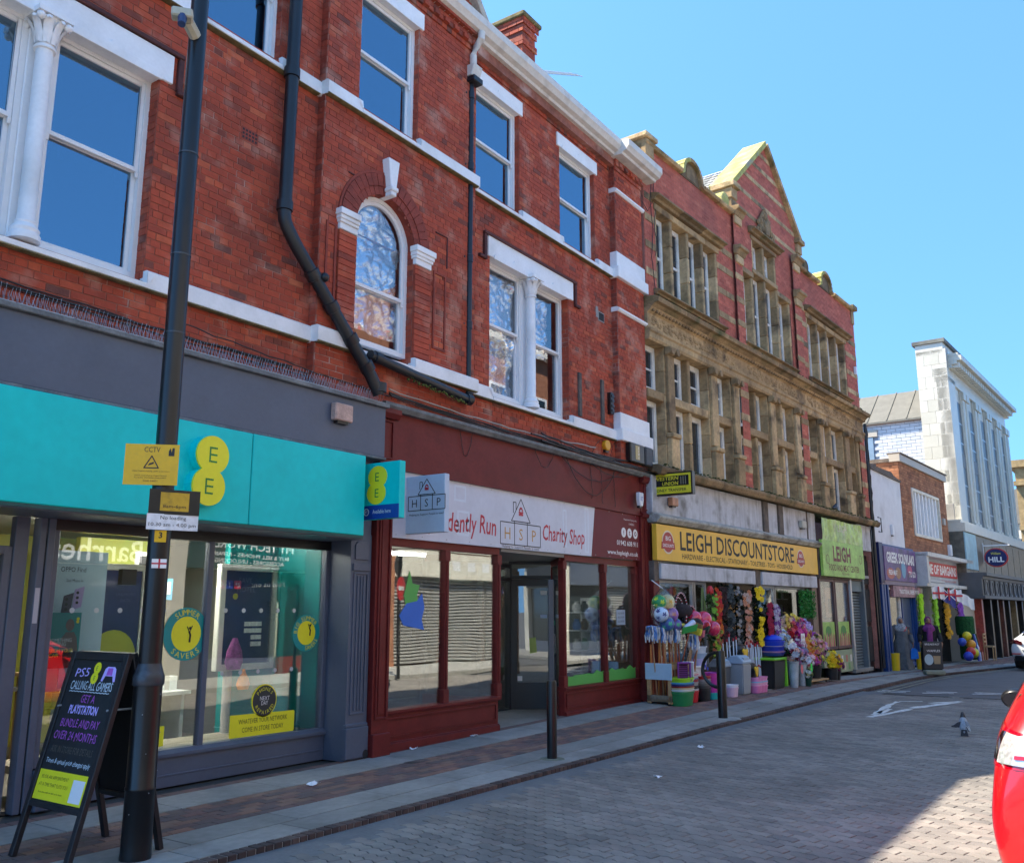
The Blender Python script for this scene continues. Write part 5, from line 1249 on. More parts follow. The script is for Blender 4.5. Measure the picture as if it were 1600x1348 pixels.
# carved crest over the middle hood
mb=MB(S0);mb.tone=.3
for i in range(46):
    t=rnd.random();z=11.08+t*.75;hw=.62*(1-t)**.8+.03;s_=6.3+rnd.uniform(-hw,hw);mb.ball((s_,.06,z),rnd.uniform(.04,.085),6,5,(1,.8,1.2))
for sgn in(-1,1):
    for k in range(3):
        mb.tube([(6.3+sgn*(.12+.16*k)+.08*math.sin(t*1.3)*sgn,.07,11.06+t*(.62-.16*k)/3.)for t in range(0,4)],[.035,.03,.022,.01],6)
obj('carved_crest',mb,stone,SB,kind='stuff',smooth=True)
mb=MB(S0);mb.tone=.3;mb.prism([(6.18,11.12),(6.42,11.12),(6.46,11.4),(6.3,11.55),(6.14,11.4)],.05,.14,'d');obj('carved_shield',mb,stone,SB,bevel=.02)
# cornice, frieze and big first floor windows
x=-.04
while x<SL:
    e=min(SL+.06,x+1.23)
    mb=MB(S0);mb.tone=rnd.uniform(.05,.5);mb.prism([(-.1,7.50),(.14,7.50),(.20,7.56),(.28,7.57),(.30,7.66),(.22,7.70),(-.1,7.74)],x+.002,e-.002);obj('cornice',mb,stoneg,SB,bevel=.006)
    mb=MB(S0);mb.tone=rnd.uniform(.3,.9);mb.prism([(-.3,6.85),(.04,6.85),(.07,6.90),(.07,7.0),(.10,7.03),(.10,7.08),(.03,7.10),(.03,7.40),(.08,7.44),(.14,7.50),(-.3,7.50)],x+.002,e-.002);obj('frieze',mb,stone,SB)
    x=e
dn=MB(S0);x=.05;dn.tone=.25
while x<SL:dn.box(x,x+.07,.02,.12,7.43,7.50);x+=.14
obj('dentils',dn,stone,SB,kind='stuff')
fo=MB(S0);fo.tone=.45
for a,b in((.15,4.05),(4.8,7.95),(8.7,12.85)):
    x=a
    while x<b:
        for k in range(9):fo.ball((x+rnd.uniform(0,.2),.03,7.25+rnd.gauss(0,.06)),rnd.uniform(.02,.05),6,4,(1.6,.6,.8))
        x+=rnd.uniform(.15,.3)
obj('carved_frieze',fo,stone,SB,kind='stuff',smooth=True)
dp=.22
def bigpil(a,b,z0=4.38,z1=6.85):
    c=(a+b)/2;n=5
    for j in range(n):
        za,zb=z0+(z1-z0)*j/n,z0+(z1-z0)*(j+1)/n;sbx('pilaster_block',a,b,-dp-.05,-.02,za+.002,zb-.002,bevel=.01)
    sbx('pilaster_shaft',a+.05,b-.05,-.02,.05,z0+.75,z1-.15,bevel=.01);sbx('pilaster_base',a+.02,b-.02,-.02,.10,z0+.02,z0+.62,bevel=.015);sbx('pilaster_base_cap',a,b,-.02,.14,z0+.62,z0+.72,bevel=.02)
    mb=MB(S0);mb.tone=.35;mb.prism([(.0,z1-.17),(.10,z1-.14),(.15,z1-.05),(.15,z1),(0,z1)],a,b);obj('capital',mb,stone,SB,bevel=.01)
    for sg in(a+.07,b-.07):mb=MB(S0);mb.tone=.3;mb.tube([(sg,.05,z1-.09),(sg,.17,z1-.09)],.07,10);obj('volute',mb,stone,SB)
for a,b in((.67,1.04),(2.66,3.06),(3.82,4.2),(5.97,6.38),(7.67,8.06),(9.42,9.84),(11.62,12.1),(12.72,12.98)):bigpil(a,b)
wins=[((.02,.67),),((1.04,1.86),(1.86,2.66)),((3.06,3.82),),((4.68,5.33),(5.33,5.97)),((6.38,7.03),(7.03,7.67)),((8.6,9.42),),((9.84,10.73),(10.73,11.62)),((12.1,12.72),)]
for gi,gsx in enumerate(wins):
    for k,(a,b)in enumerate(gsx):
        for z0,z1,bars in((4.40,5.72,0),(5.90,6.85,1)):
            mb=MB(S0);x0,x1=a+(.05 if k else 0),b-(.05 if k==0 and len(gsx)>1 else 0)
            frame_box(mb,x0,x1,z0,z1,.11,-dp-.07,-dp+.0)
            if bars and gi<3:mb.box(x0+.06,x1-.06,-dp-.05,-dp-.02,(z0+z1)/2-.02,(z0+z1)/2+.02)
            else:mb.box((x0+x1)/2-.02,(x0+x1)/2+.02,-dp-.05,-dp-.02,z0+.05,z1-.05)if gi>2 else None
            w=obj('window',mb,whf,SB,bevel=.004);mb=MB(S0);mb.box(x0+.07,x1-.07,-dp-.05,-dp-.04,z0+.06,z1-.06);obj('pane',mb,leadm,w)
            if not bars and gi<3:
                cu_=MB(S0);G_=[]
                for i in range(13):
                    s_=x0+.08+i*.022;G_.append((cu_.p(s_,-dp-.09-.02*math.sin(i*1.9),z0+.08),cu_.p(s_,-dp-.09-.02*math.sin(i*1.9+.3),z1-.1)))
                for i in range(12):cu_.face(G_[i][0],G_[i+1][0],G_[i+1][1],G_[i][1])
                obj('net_curtain',cu_,ui('net_curtain',(.6,.6,.58)),w,norm=False)
    if len(gsx)>1:
        c=gsx[0][1]
        for j,(z0,z1)in enumerate(((4.40,5.05),(5.05,5.72),(5.90,6.85))):sbx('mullion',c-.06,c+.06,-dp-.05,-.06,z0+.002,z1-.002,bevel=.02)
    sbx('transom',gsx[0][0],gsx[-1][1],-dp-.05,-.03,5.72,5.90,bevel=.015)
x=-.12
while x<SL+.15:
    e=min(SL+.2,x+rnd.uniform(.8,1.2));mb=MB(S0);mb.tone=rnd.uniform(0,.35);mb.prism([(-.6,4.22),(.16,4.22),(.20,4.16),(.26,4.18),(.30,4.26),(.30,4.31),(.2,4.36),(-.6,4.40)],x+.002,e-.002);obj('ledge',mb,stoneg,SB,bevel=.008);x=e
ms=MB(S0)
for i in range(420):
    x=rnd.uniform(0,SL);ms.ball((x,.22+rnd.uniform(-.1,.08),4.34+rnd.uniform(-.03,.03)),rnd.uniform(.012,.035),5,4,(1.5,1,.6))
for i in range(260):
    x=rnd.uniform(0,SL);ms.ball((x,.2+rnd.uniform(-.1,.06),7.71+rnd.uniform(-.02,.01)),rnd.uniform(.01,.03),5,4,(1.5,1,.6))
obj('moss',ms,mat('dark_moss',(.07,.075,.02),.95,var=.5,bump=1),SB,kind='stuff',norm=False)
# roofs behind the parapet
mb=MB(S0);mb.prism([(4.6,11.5),(6.62,13.45),(8.65,11.5)],-7,-.5,'d');obj('gable_roof',mb,mat('pale_lit_slates',(.40,.40,.38),.6,var=.2,vs=5,bump=1,bs=10),SB)  # sunlit look of this roof is put into the pale slate colour
sl_=MB(S0)
for j in range(14):
    t0,t1=j/14,(j+1)/14;x0,x1=4.45+2.17*t0,4.45+2.17*t1;z0,z1=11.45+2.05*t0,11.45+2.05*t1
    d=-.5
    while d>-6.8:sl_.tone=rnd.random();sl_.poly([(x0-.02,d-.01,z0+.01),(x0-.02,d-.29,z0+.01),(x1,d-.29,z1-.015),(x1,d-.01,z1-.015)]);d-=.3
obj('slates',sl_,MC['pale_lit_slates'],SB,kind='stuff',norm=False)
mb=MB(S0);mb.prism([(-.4,10.6),(-4.5,12.4),(-9,10.4),(-9,10.0),(-.4,10.0)],.1,SL-.1);obj('roof',mb,slate,SB)
sbx('end_wall',SL-.02,SL,-9,-.0,0,11.0,rmort,0);sbx('end_wall',0.005,.03,-9,-.1,0,11.0,rmort,0)
mb=MB(S0);mb.box(13.12,13.24,.012,.09,8.9,9.15);tag(obj('floodlight_box',mb,wpl,bevel=.01),'small white box fixed high on the right end of the stone building','alarm box')
cb=MB(S0)
for k,(s0,z0,z1)in enumerate(((.28,10.7,7.8),(.42,10.6,8.7))):cb.tube([(s0+.04*math.sin(i*1.1+k),.02+.01*(i%2),z0+(z1-z0)*i/14)for i in range(15)],.008,4)
cb.tube([(-.1,.02,9.7),(.1,.04,9.55),(.25,.04,9.75),(.38,.03,9.9)],.007,4)
tag(obj('loose_cable',cb,cab),'loose black cables hanging down the banded brick beside the first stone window','cable')
# ============================================================ OPPOSITE SIDE OF THE STREET (seen mirrored in the shop glass)
OP=Fr(60,-10.6,0,math.pi)
def ox(x):return 60-x
cream=mat('cream_render',(.72,.68,.58),.85,var=.1,dirt=.3,dcol=(.35,.33,.28),bump=.3)
shut_m=mat('roller_shutter',(.48,.47,.45),.5,metal=.3,var=.08,dirt=.2)
opb=mat('orange_brick_far',(.36,.15,.08),.9,var=.25,vs=3,bump=.6,bs=30)
dglass=mat('dark_far_glass',(.02,.03,.035),.08,spec=.8)
def opp_building(name,label,x0,x1,h,m_,bays,fascia,signs=()):
    T=thing(name,((x0+x1)/2,-10.6,0),label,'building')
    mb=MB(OP);mb.box(ox(x1),ox(x0),-8,-.3,0,h);mb.box(ox(x1),ox(x0),-.3,0,3.5,h);mb.box(ox(x1),ox(x1)+.35,-.3,.05,0,3.5);mb.box(ox(x0)-.35,ox(x0),-.3,.05,0,3.5);obj('wall',mb,m_,T)
    mb=MB(OP);mb.box(ox(x1)+.35,ox(x0)-.35,0,.12,2.68,3.48);obj('fascia',mb,fascia,T)
    mb=MB(OP);mb.box(ox(x1)-.05,ox(x0)+.05,0,.3,h-.25,h+.05);mb.box(ox(x1),ox(x0),0,.14,3.52,3.66);obj('cornice',mb,cream,T)
    k=0;x=x0+.5;n=max(1,int((x1-x0)/2.4));st=(x1-x0-.7)/n
    for i in range(n):
        a=x0+.35+i*st+.06;b=a+st-.12;kind=bays[i%len(bays)]
        if kind=='s':
            sh=MB(OP);z=.1
            while z<2.64:sh.prism([(-.16,z),(-.06,z+.03),(-.06,z+.075),(-.16,z+.098)],ox(b),ox(a));z+=.10
            obj('shutter',sh,shut_m,T,norm=False)
        else:
            mb=MB(OP);mb.box(ox(b),ox(a),-.15,-.1,.5,2.66);obj('window',mb,dglass,T);mb=MB(OP);mb.box(ox(b),ox(a),-.2,-.03,0,.5);obj('stall_riser',mb,maroon if i%2 else greyp,T)
        for zz in([4.6]if h<9.6 else[4.6,7.9]):
            mb=MB(OP);frame_box(mb,ox(b)+.35,ox(a)-.35,zz,zz+1.9,.1,.0,.05);w_=obj('window',mb,white,T);mb=MB(OP);mb.box(ox(b)+.45,ox(a)-.45,0,.02,zz+.1,zz+1.8);obj('pane',mb,dglass,w_)
    return T
o1=opp_building('shop_building','low cream building opposite with dark travel shop fascia, behind the photographer',-8,13.2,8.3,cream,'gg',ui('black_fascia',(.015,.015,.02)))
text('lettering','Barrhead Travel',OP,ox(12.3)-.0,.13,2.98,.50,wv,o1,width=4.6,align='L',off=.01,ext=.004)
o2=opp_building('shop_building','cream building opposite with the phone repair shop under a dark fascia',13.2,20.0,9.0,mat('pale_render_far',(.66,.63,.55),.85,var=.1,bump=.3),'gg',ui('dark_teal_fascia',(.01,.05,.06)))
for t_,z_,h_,w_ in(('MY TECH WORLD',3.30,.22,2.75),('BUY & SELL PHONES - REPAIRS',3.04,.10,2.5),('ACCESSORIES - UNLOCKING',2.88,.11,2.2),('Email: Mytechworldleigh@gmail.com',2.75,.08,1.9)):text('lettering',t_,OP,ox(15.4),.125,z_,h_,wv,o2,width=w_,ext=.004,off=.01)
text('lettering','Find us on:',OP,ox(16.2),-.09,2.32,.12,wv,o2,width=1.1,ext=.004)
for i,(c,cc)in enumerate((('g+',(.6,.03,.03)),('f',(.02,.06,.4)),('o',(.5,.05,.2)))):
    mb=MB(OP);s_=ox(14.7)+.0-i*-.26-.0;mb.box(ox(15.3)+i*.25,ox(15.3)+i*.25+.2,-.095,-.09,2.22,2.42);q_=obj('icon_tile',mb,ui('icon%d'%i,cc),o2);text('letter',c,OP,ox(15.3)+i*.25+.1,-.088,2.32,.12,wv,o2,off=.01)
o3=opp_building('shop_building','tall orange brick building opposite with roller shutters down over its shops',20.0,30.0,11.6,opb,'ss',cream)
for i in range(3):
    mb=MB(OP);mb.box(ox(23.2+i*.8)-.2,ox(23.2+i*.8)+.2,.12,.125,2.95,3.25);obj('notice',mb,wv,o3)
o4=opp_building('shop_building','far cream building opposite, beyond the shuttered brick one',30,44,9.5,cream,'gs',greyp)
NE=thing('no_entry_sign',(17.6,-7.85,0),'red no entry disc on a black post, mirrored in the charity shop window','road sign')
mb=MB();mb.tube([(17.6,-7.9,0),(17.6,-7.9,3.1)],.05,10);obj('post',mb,black,NE,smooth=True)
nf=Fr(17.6,-7.84,0,math.pi-.35);mb=MB(nf);disc(mb,0,0,2.22,.30,28,t=.01);obj('disc',mb,ui('sign_red_disc',(.6,.02,.02)),NE);mb=MB(nf);mb.box(-.2,.2,.01,.014,2.17,2.27);obj('white_bar',mb,wv,NE)
mb=MB(nf);disc(mb,0,-.1,2.82,.28,24,t=.01);obj('sign_back',mb,ui('sign_back_grey',(.06,.06,.065)),NE)
# ---------------- ground floor under the stone building
DS=thing('discount_shopfront',tuple(S0.P(4,0,0)),'discount store front with grimy white panels, grey shutter boxes and open doorway','shopfront')
grim=mat('grimy_white_boards',(.52,.53,.56),.75,var=.08,dirt=.8,dcol=(.14,.13,.11),ds=2.2,streak=.5,bump=.5)
def dbx(name,a,b,d0,d1,z0,z1,m_,par=None,bevel=.006,fr=S0):
    mb=MB(fr);mb.box(a,b,d0,d1,z0,z1);return obj(name,mb,m_,par or DS,bevel=bevel)
for a,b in((-.1,5.10),(5.42,6.02),(6.33,8.0),(8.03,8.62),(12.1,13.4)):dbx('panel',a,b,-.1,.05,3.42,4.17,grim)
tim=mat('weathered_timber',(.13,.105,.085),.9,var=.3,vs=5,bump=1,bs=30)
for a in(5.12,6.05):dbx('post',a,a+.27,-.05,.09,3.12,4.17,tim)
dbx('post',7.98,8.04,-.05,.07,3.4,4.17,tim)
mb=MB(S0);mb.prism([(-.1,3.28),(.13,3.28),(.20,3.36),(.20,3.40),(.05,3.47),(-.1,3.47)],-.1,8.62);obj('flashing',mb,mat('peeling_ledge',(.40,.40,.36),.9,var=.3,vs=8,dirt=.9,dcol=(.06,.055,.04),ds=4,bump=2,bs=25),DS)
DSN=thing('discount_sign',tuple(S0.P(4,.1,2.6)),'long yellow discount store signboard with black capitals and two red badges','shop sign')
ysn=mat('golden_sign',(.82,.47,.04),.45,var=.05,dirt=.15,dcol=(.5,.3,.05))
for a,b in((-.1,4.0),(4.004,8.42)):dbx('sign_panel',a,b,.02,.12,2.58,3.25,ysn,DSN)
dkl=mat('black_letter',(.02,.018,.015),.6,var=0)
text('lettering','LEIGH DISCOUNTSTORE',S0,3.80,.121,2.985,.37,dkl,DSN,width=5.95,off=.014)
text('lettering','HARDWARE - ELECTRICAL - STATIONARY - TOILETRIES - TOYS - HOUSEHOLD',S0,3.76,.121,2.695,.105,dkl,DSN,width=5.75,off=.004)
brd=mat('badge_red',(.42,.05,.04),.5)
for c in(.33,7.22):
    mb=MB(S0);disc(mb,c,.121,2.93,.235,28,rz=.22);o=obj('badge',mb,ui('badge_cream',(.7,.6,.45)),DSN);mb=MB(S0);disc(mb,c,.1235,2.93,.205,28,rz=.19);obj('badge_face',mb,brd,o)
    mb=MB(S0);mb.prism([(c-.27,2.80),(c+.27,2.80),(c+.25,2.93),(c-.25,2.93)],.1255,.128,'d');obj('badge_ribbon',mb,brd,o)
    text('lettering','BIG',S0,c,.129,3.0,.085,wv,DSN,width=.2,off=.01);text('lettering','DISCOUNTS',S0,c,.129,2.865,.06,wv,DSN,width=.42,off=.01)
for a,b in((.08,4.42),(4.82,8.36)):
    dbx('shutter_box',a,b,-.2,.10,2.24,2.53,grim,bevel=.01)
for a,b in((-.1,.08),(4.42,4.82)):dbx('pillar',a,b,-.1,.05,2.2,2.57,tim)
dbx('pillar',4.5,4.72,-.35,-.05,0,2.25,mat('timber_pillar',(.16,.12,.09),.8,var=.2));dbx('pillar',8.25,8.62,-.3,-.02,0,3.3,mat('brown_tile_pillar',(.22,.16,.12),.6,var=.2));dbx('pillar',-.1,.12,-.3,.03,0,2.25,maroon)
dbx('back_wall',-.1,13.45,-5,-4.9,0,4.2,ui('warm_shop_wall',(.20,.17,.12)),bevel=0);dbx('partition',8.58,8.64,-5,-.35,0,2.7,ui('warm_shop_wall',0),bevel=0);dbx('partition',-.14,-.1,-5,-.1,0,2.7,ui('warm_shop_wall',0),bevel=0);dbx('shop_floor',-.1,8.6,-5,-.05,-.01,.02,ui('warm_shop_floor',(.15,.13,.11)),bevel=0);dbx('shop_ceiling',-.14,13.45,-5,-.1,2.62,2.70,ui('shop_ceiling',0),bevel=0)
for a,b in((.25,1.9),(1.96,2.5),(4.9,6.15),(6.2,8.2)):
    mb=MB(S0);frame_box(mb,a,b,.55,2.24,.05,-.24,-.18);w_=obj('window_frame',mb,alu,DS,bevel=.004);mb=MB(S0);mb.box(a+.05,b-.05,-.215,-.209,.6,2.19);obj('pane',mb,clr,w_)
    dbx('stall_riser',a,b,-.26,-.14,0,.55,tim)
# stock shown as rows of boxes behind the glass
k=0
for(a,b)in((.3,2.4),(5.0,8.1)):
    T=thing('stock_shelving',tuple(S0.P((a+b)/2,-.8,0)),'shelving of boxed goods behind the '+('left' if a<1 else 'right')+' window of the discount store','shelving')
    for z in(.6,1.05,1.5,1.95):
        mb=MB(S0);mb.box(a,b,-1.0,-.6,z,z+.02);obj('shelf_board',mb,wpl,T)
        x=a+.02
        while x<b-.2:
            w_=rnd.uniform(.09,.2);mb=MB(S0);mb.box(x,x+w_,-.9,-.65,z+.02,z+rnd.uniform(.15,.36));obj('boxed_goods',mb,ui('goods%d'%(k%9),[(.5,.5,.45),(.4,.1,.08),(.1,.25,.4),(.6,.55,.2),(.15,.35,.15),(.6,.6,.6),(.3,.15,.3),(.55,.3,.1),(.05,.05,.05)][k%9]),T);k+=1;x+=w_+.015
for s_ in(1.2,3.2,6.0):
    dbx('tube_light',s_-.5,s_+.5,-1.6,-1.56,2.57,2.60,mat('weak_lamp',0),bevel=0)
# money transfer sign
wy=mat('transfer_yellow',(.72,.66,.03),.4)
T=projecting('projecting_sign',15.55,.05,.93,3.78,4.21,black,'black and yellow money transfer sign projecting over the discount store corner',t=.13)
SF=Side(15.484);mb=MB(SF);mb.box(.08,.90,.0,.006,3.81,4.18);obj('yellow_face',mb,wy,T)
mb=MB(SF);mb.box(.12,.86,.006,.009,3.95,4.14);obj('black_panel',mb,black,T)
wl=mat('transfer_letter',(.78,.70,.05),.4,var=0)
text('lettering','WESTERN',SF,.41,.0095,4.095,.07,wl,T,width=.50,off=.02,shear=.1);text('lettering','UNION',SF,.49,.0095,4.0,.07,wl,T,width=.33,off=.02,shear=.1)
for k in range(3):mb=MB(SF);mb.box(.70+.045*k,.715+.045*k,.009,.010,3.97,4.12);obj('bar_mark',mb,ui('grey_mark',(.3,.3,.2)),T)
text('lettering','MONEY TRANSFER',SF,.48,.0065,3.875,.055,dkl,T,width=.66,off=.01)
alarm('alarm_box',.62,.06,3.72,.26,.16,.1,mat('orange_faded_alarm',(.50,.25,.14),.5,var=.3,vs=9),'faded orange alarm box on the dirty white panel under the money transfer sign',fr=S0)
alarm('alarm_box',7.55,.06,3.80,.30,.18,.1,mat('grubby_cream_alarm',(.50,.48,.40),.6,dirt=.4),'grubby cream alarm box on the white panel beside the green banners',fr=S0)
# green banners and food shop
GB=thing('green_banner',tuple(S0.P(10.2,.2,2.56)),'upper and lower green food shop banners hanging beside the yellow sign','banner')
gbm=mat('green_banner_print',(.34,.56,.11),.45,var=.25,vs=3,bump=.4,bs=6)
gb2=mat('green_yellow_banner',(.40,.56,.14),.4,var=.4,vs=6,dirt=.5,dcol=(.7,.72,.5),ds=4)
def cloth(a,b,z0,z1,d,m_,amp,nm='sheet'):
    mb=MB(S0);nx,nz=34,12;G_=[]
    for i in range(nx+1):G_.append([mb.p(a+(b-a)*i/nx,d+amp*(mn.noise(Vector((i*.55,j*.12,z0)))+.6*math.sin(i*1.7+j*.15)*((j+2)/14)),z0+(z1-z0)*j/nz-.03*amp*20*math.sin(i*.35)*(j/nz)*.5)for j in range(nz+1)])
    for i in range(nx):
        for j in range(nz):mb.face(G_[i][j],G_[i+1][j],G_[i+1][j+1],G_[i][j+1])
    return obj(nm,mb,m_,GB,norm=False,smooth=True)
cloth(8.66,12.05,3.50,4.08,.20,gb2,.035);dbx('lower_board',8.62,12.06,.12,.2,2.56,3.50,gbm,GB)
lt=mat('banner_maroon',(.16,.02,.02),.5,var=0)
text('lettering','LEIGH',S0,10.15,.201,3.17,.42,lt,GB,width=1.45,off=.03);text('lettering','FOOD AND MEAT CENTER',S0,10.3,.201,2.80,.17,lt,GB,width=2.5,off=.01);text('lettering','Tel: 01942',S0,10.35,.201,2.65,.06,lt,GB,width=.6)
text('lettering','LEIGH',S0,10.1,.26,3.86,.18,MC['badge_cream'],GB,width=.75)
for c,z,rz in((8.98,3.0,.17),(11.75,3.1,.14)):mb=MB(S0);annulus(mb,c,.201,z,.11,.125,20);o=obj('ring_mark',mb,lt,GB)
FS_=thing('food_shopfront',tuple(S0.P(11,0,0)),'narrow food shop front of picture panels under the green banners','shopfront')
dbx('fascia_back',8.62,12.1,-.1,.1,2.50,3.5,tim,FS_)
for i,(a,b)in enumerate(((8.72,9.72),(9.92,10.92))):
    mb=MB(S0);frame_box(mb,a-.06,b+.1,.68,2.5,.07,-.04,.04);obj('window_frame',mb,ui('brown_frame',(.12,.06,.05)),FS_,bevel=.004)
    dbx('pane',a,b,-.01,.0,1.35,2.44,clr,FS_,0)
    dbx('picture_panel',a,b,-.005,.012,.72,1.38,gbm,FS_,0)
    mb=MB(S0);disc(mb,(a+b)/2,.014,1.14,.22,14,rz=.14);obj('salad_print',mb,ui('leaf_print',(.08,.25,.05)),FS_)
    for k in range(5):
        mb=MB(S0);x=a+.14+k*.17;mb.prism([(x,.74),(x+.13,.74),(x+.11,.98+.05*(k%3)),(x+.06,1.08+.04*(k%2)),(x+.02,.97)],.016,.02,'d');obj('meat_print',mb,ui('meat%d'%(k%2),((.45,.12,.12),(.55,.25,.2))[k%2]),FS_)
    dbx('poster',a+.1,b-.1,-.3,-.29,1.5,2.3,ui('pink_poster%d'%i,((.55,.50,.45),(.55,.22,.15))[i]),FS_,0);dbx('poster_block',a+.3,b-.35,-.285,-.28,1.6,2.0,ui('poster_dark',(.15,.04,.04)),FS_,0)
dbx('picture_riser',8.7,11.0,-.05,.03,.06,.64,ui('riser_base',(.30,.36,.22)),FS_)
for k in range(12):dbx('food_print',8.8+k*.18,8.93+k*.18,.03,.034,.12+.2*(k%2),.30+.2*(k%2),ui('food%d'%(k%4),[(.6,.5,.35),(.5,.15,.12),(.15,.35,.1),(.7,.65,.6)][k%4]),FS_,0)
dbx('post',11.0,11.12,-.05,.1,0,2.55,alu,FS_);dbx('post',12.15,12.3,-.1,.1,0,2.6,mat('grey_post',(.12,.14,.15),.6),FS_)
sh=MB(S0);z=.1;shd=mat('grey_green_shutter',(.13,.17,.19),.5,var=.1)
while z<2.18:sh.prism([(-.1,z),(-.04,z+.012),(-.04,z+.06),(-.1,z+.075)],11.12,12.15);z+=.08
obj('shutter',sh,shd,FS_);dbx('shutter_box',11.12,12.15,-.1,.05,2.2,2.52,ui('teal_grey_box',(.10,.15,.17)),FS_);dbx('threshold',10.9,12.5,-.1,.12,0,.1,flag_m,FS_)
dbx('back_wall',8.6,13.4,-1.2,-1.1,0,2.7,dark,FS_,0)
# ============================================================ FAR RIGHT END OF THE STREET
def bx(fr,name,a,b,d0,d1,z0,z1,m_,par,bevel=.006):
    mb=MB(fr);mb.box(a,b,d0,d1,z0,z1);return obj(name,mb,m_,par,bevel=bevel)
# passage gate between the stone building and the blue shop
PG=thing('passage_gate',tuple(S0.P(13,0,0)),'dark narrow passage doors between the grey shutter and the blue food shop','gate')
for a,b in((12.35,12.95),(13.0,13.6)):
    g_=bx(S0,'gate_leaf',a,b,-.2,-.14,-.1,3.3,black,PG)
    for z0,z1 in((.2,1.2),(1.35,2.3),(2.45,3.15)):bx(S0,'gate_panel',a+.08,b-.08,-.14,-.12,z0,z1,dark,g_)
bx(S0,'gate_post',13.6,13.8,-.3,.02,-.2,4.1,black,PG)
DP=thing('rainwater_pipe',tuple(S0.P(13.62,.1,4)),'black downpipe and tangle of cables at the far right edge of the stone building','drainpipe')
mb=MB(S0);mb.tube([(13.62,.08,7.4),(13.62,.08,4.0),(13.66,.08,2.4),(13.66,.08,0)],.05,8);obj('pipe',mb,pipeb,DP,smooth=True)
for i in range(5):
    mb=MB(S0);mb.tube([(13.62+.05*mn.noise(Vector((j*.7,i,0))),.12+.05*mn.noise(Vector((j*.7,i,5))),7.3-j*.26)for j in range(13)],.012,4);obj('cable',mb,cab,DP)
mb=MB(S0);mb.tube([(13.45,.3,4.45),(13.75,.3,4.45),(13.75,.3,4.02),(13.45,.3,4.02)],.02,5);obj('bracket',mb,black,DP)
# --- blue and purple food shop under white render
BLD=thing('rendered_building',tuple(S0.P(15.7,0,0)),'low white rendered building over the blue and purple food shop','building')
wr=mat('white_render',(.70,.71,.74),.85,var=.05,dirt=.35,dcol=(.40,.40,.40),ds=1.2,bump=.3)
mb=MB(S0);mb.prism([(13.85,3.6),(17.42,3.6),(17.42,5.98),(16.6,6.06),(16.3,6.16),(14.0,6.2),(13.85,6.05)],-6,0,'d');obj('wall',mb,wr,BLD)
mb=MB(S0);mb.prism([(13.83,6.18),(14.6,6.26),(14.6,6.18),(16.3,6.2),(16.6,6.10),(17.42,6.02),(17.42,5.97),(13.83,6.05)],-.2,.05,'d');obj('coping',mb,tim,BLD)
bluep=mat('blue_shop_paint',(.01,.05,.20),.4,var=.15,streak=.3,dcol=(.005,.02,.06));purp=mat('purple_sign',(.10,.04,.17),.4,var=.5,vs=3)
FS2=thing('blue_shopfront',tuple(S0.P(16,0,0)),'blue painted shopfront with bright glass and blue door under the purple sign','shopfront')
for a,b in((14.0,14.2),(14.28,14.42),(14.6,14.75),(17.75,18.0)):bx(S0,'pilaster',a,b,-.1,.1,-.25,2.5,bluep,FS2)
bx(S0,'back_wall',13.85,18,-3,-2.9,-.2,3.6,dark,FS2);bx(S0,'fascia_back',13.85,18.3,-.3,.02,2.45,3.75,bluep,FS2)
mb=MB(S0);frame_box(mb,14.8,16.3,.05,2.4,.07,-.1,.0);wf_=obj('window_frame',mb,whf,FS2);bx(S0,'pane',14.86,16.24,-.06,-.055,.1,2.34,clr,wf_,0)
mb=MB(S0);frame_box(mb,16.45,17.7,-.1,2.3,.12,-.1,.0);dd=obj('door',mb,bluep,FS2);bx(S0,'door_panel',16.55,17.6,-.08,-.03,-.05,2.2,ui('deep_blue',(.01,.04,.12)),dd)
bx(S0,'stall_riser',14.75,16.4,-.1,.02,-.25,.1,bluep,FS2)
GS=thing('purple_sign',tuple(S0.P(16.2,.1,2.5)),'purple and brown food sign with white letters over the blue shopfront','shop sign')
bx(S0,'sign_panel',14.35,18.05,.02,.14,2.60,3.66,purp,GS);bx(S0,'side_panel',13.95,14.34,.02,.12,2.5,3.75,mat('dark_blue_side',(.01,.015,.09),.4),GS)
for k,(a,b,z0,z1,c)in enumerate(((14.5,15.4,2.65,3.0,(.45,.12,.08)),(16.2,16.7,2.7,3.3,(.15,.35,.5)),(16.9,17.5,2.85,3.15,(.5,.1,.2)),(15.5,16.1,2.66,3.05,(.35,.18,.08)))):
    mb=MB(S0);disc(mb,(a+b)/2,.14,(z0+z1)/2,(b-a)/2,10,rz=(z1-z0)/2,t=.004);obj('food_picture',mb,ui('foodpic%d'%k,c),GS)
text('lettering','GREEK SOUVLAKI',S0,16.2,.146,3.33,.34,wv,GS,width=3.2,off=.04)
text('lettering','FRESH MEAT',S0,15.2,.146,2.86,.16,wv,GS,width=.95,off=.03);text('lettering','TO GO',S0,17.45,.146,2.86,.2,wv,GS,width=.8,off=.03)
bx(S0,'lower_panel',15.25,18.55,-.02,.10,2.10,2.46,mat('brown_purple_panel',(.30,.16,.18),.5,var=.5,vs=4),GS);text('lettering','TRADITIONAL GREEK FOOD',S0,17.1,.101,2.28,.14,wv,GS,width=2.4,off=.02)
bx(S0,'under_panel',14.0,17.9,.02,.12,2.47,2.60,mat('grey_mauve',(.25,.2,.25),.6),GS)
alarm('alarm_box',15.9,.0,4.25,.2,.34,.08,wpl,'small white alarm box in the middle of the white rendered wall',fr=S0)
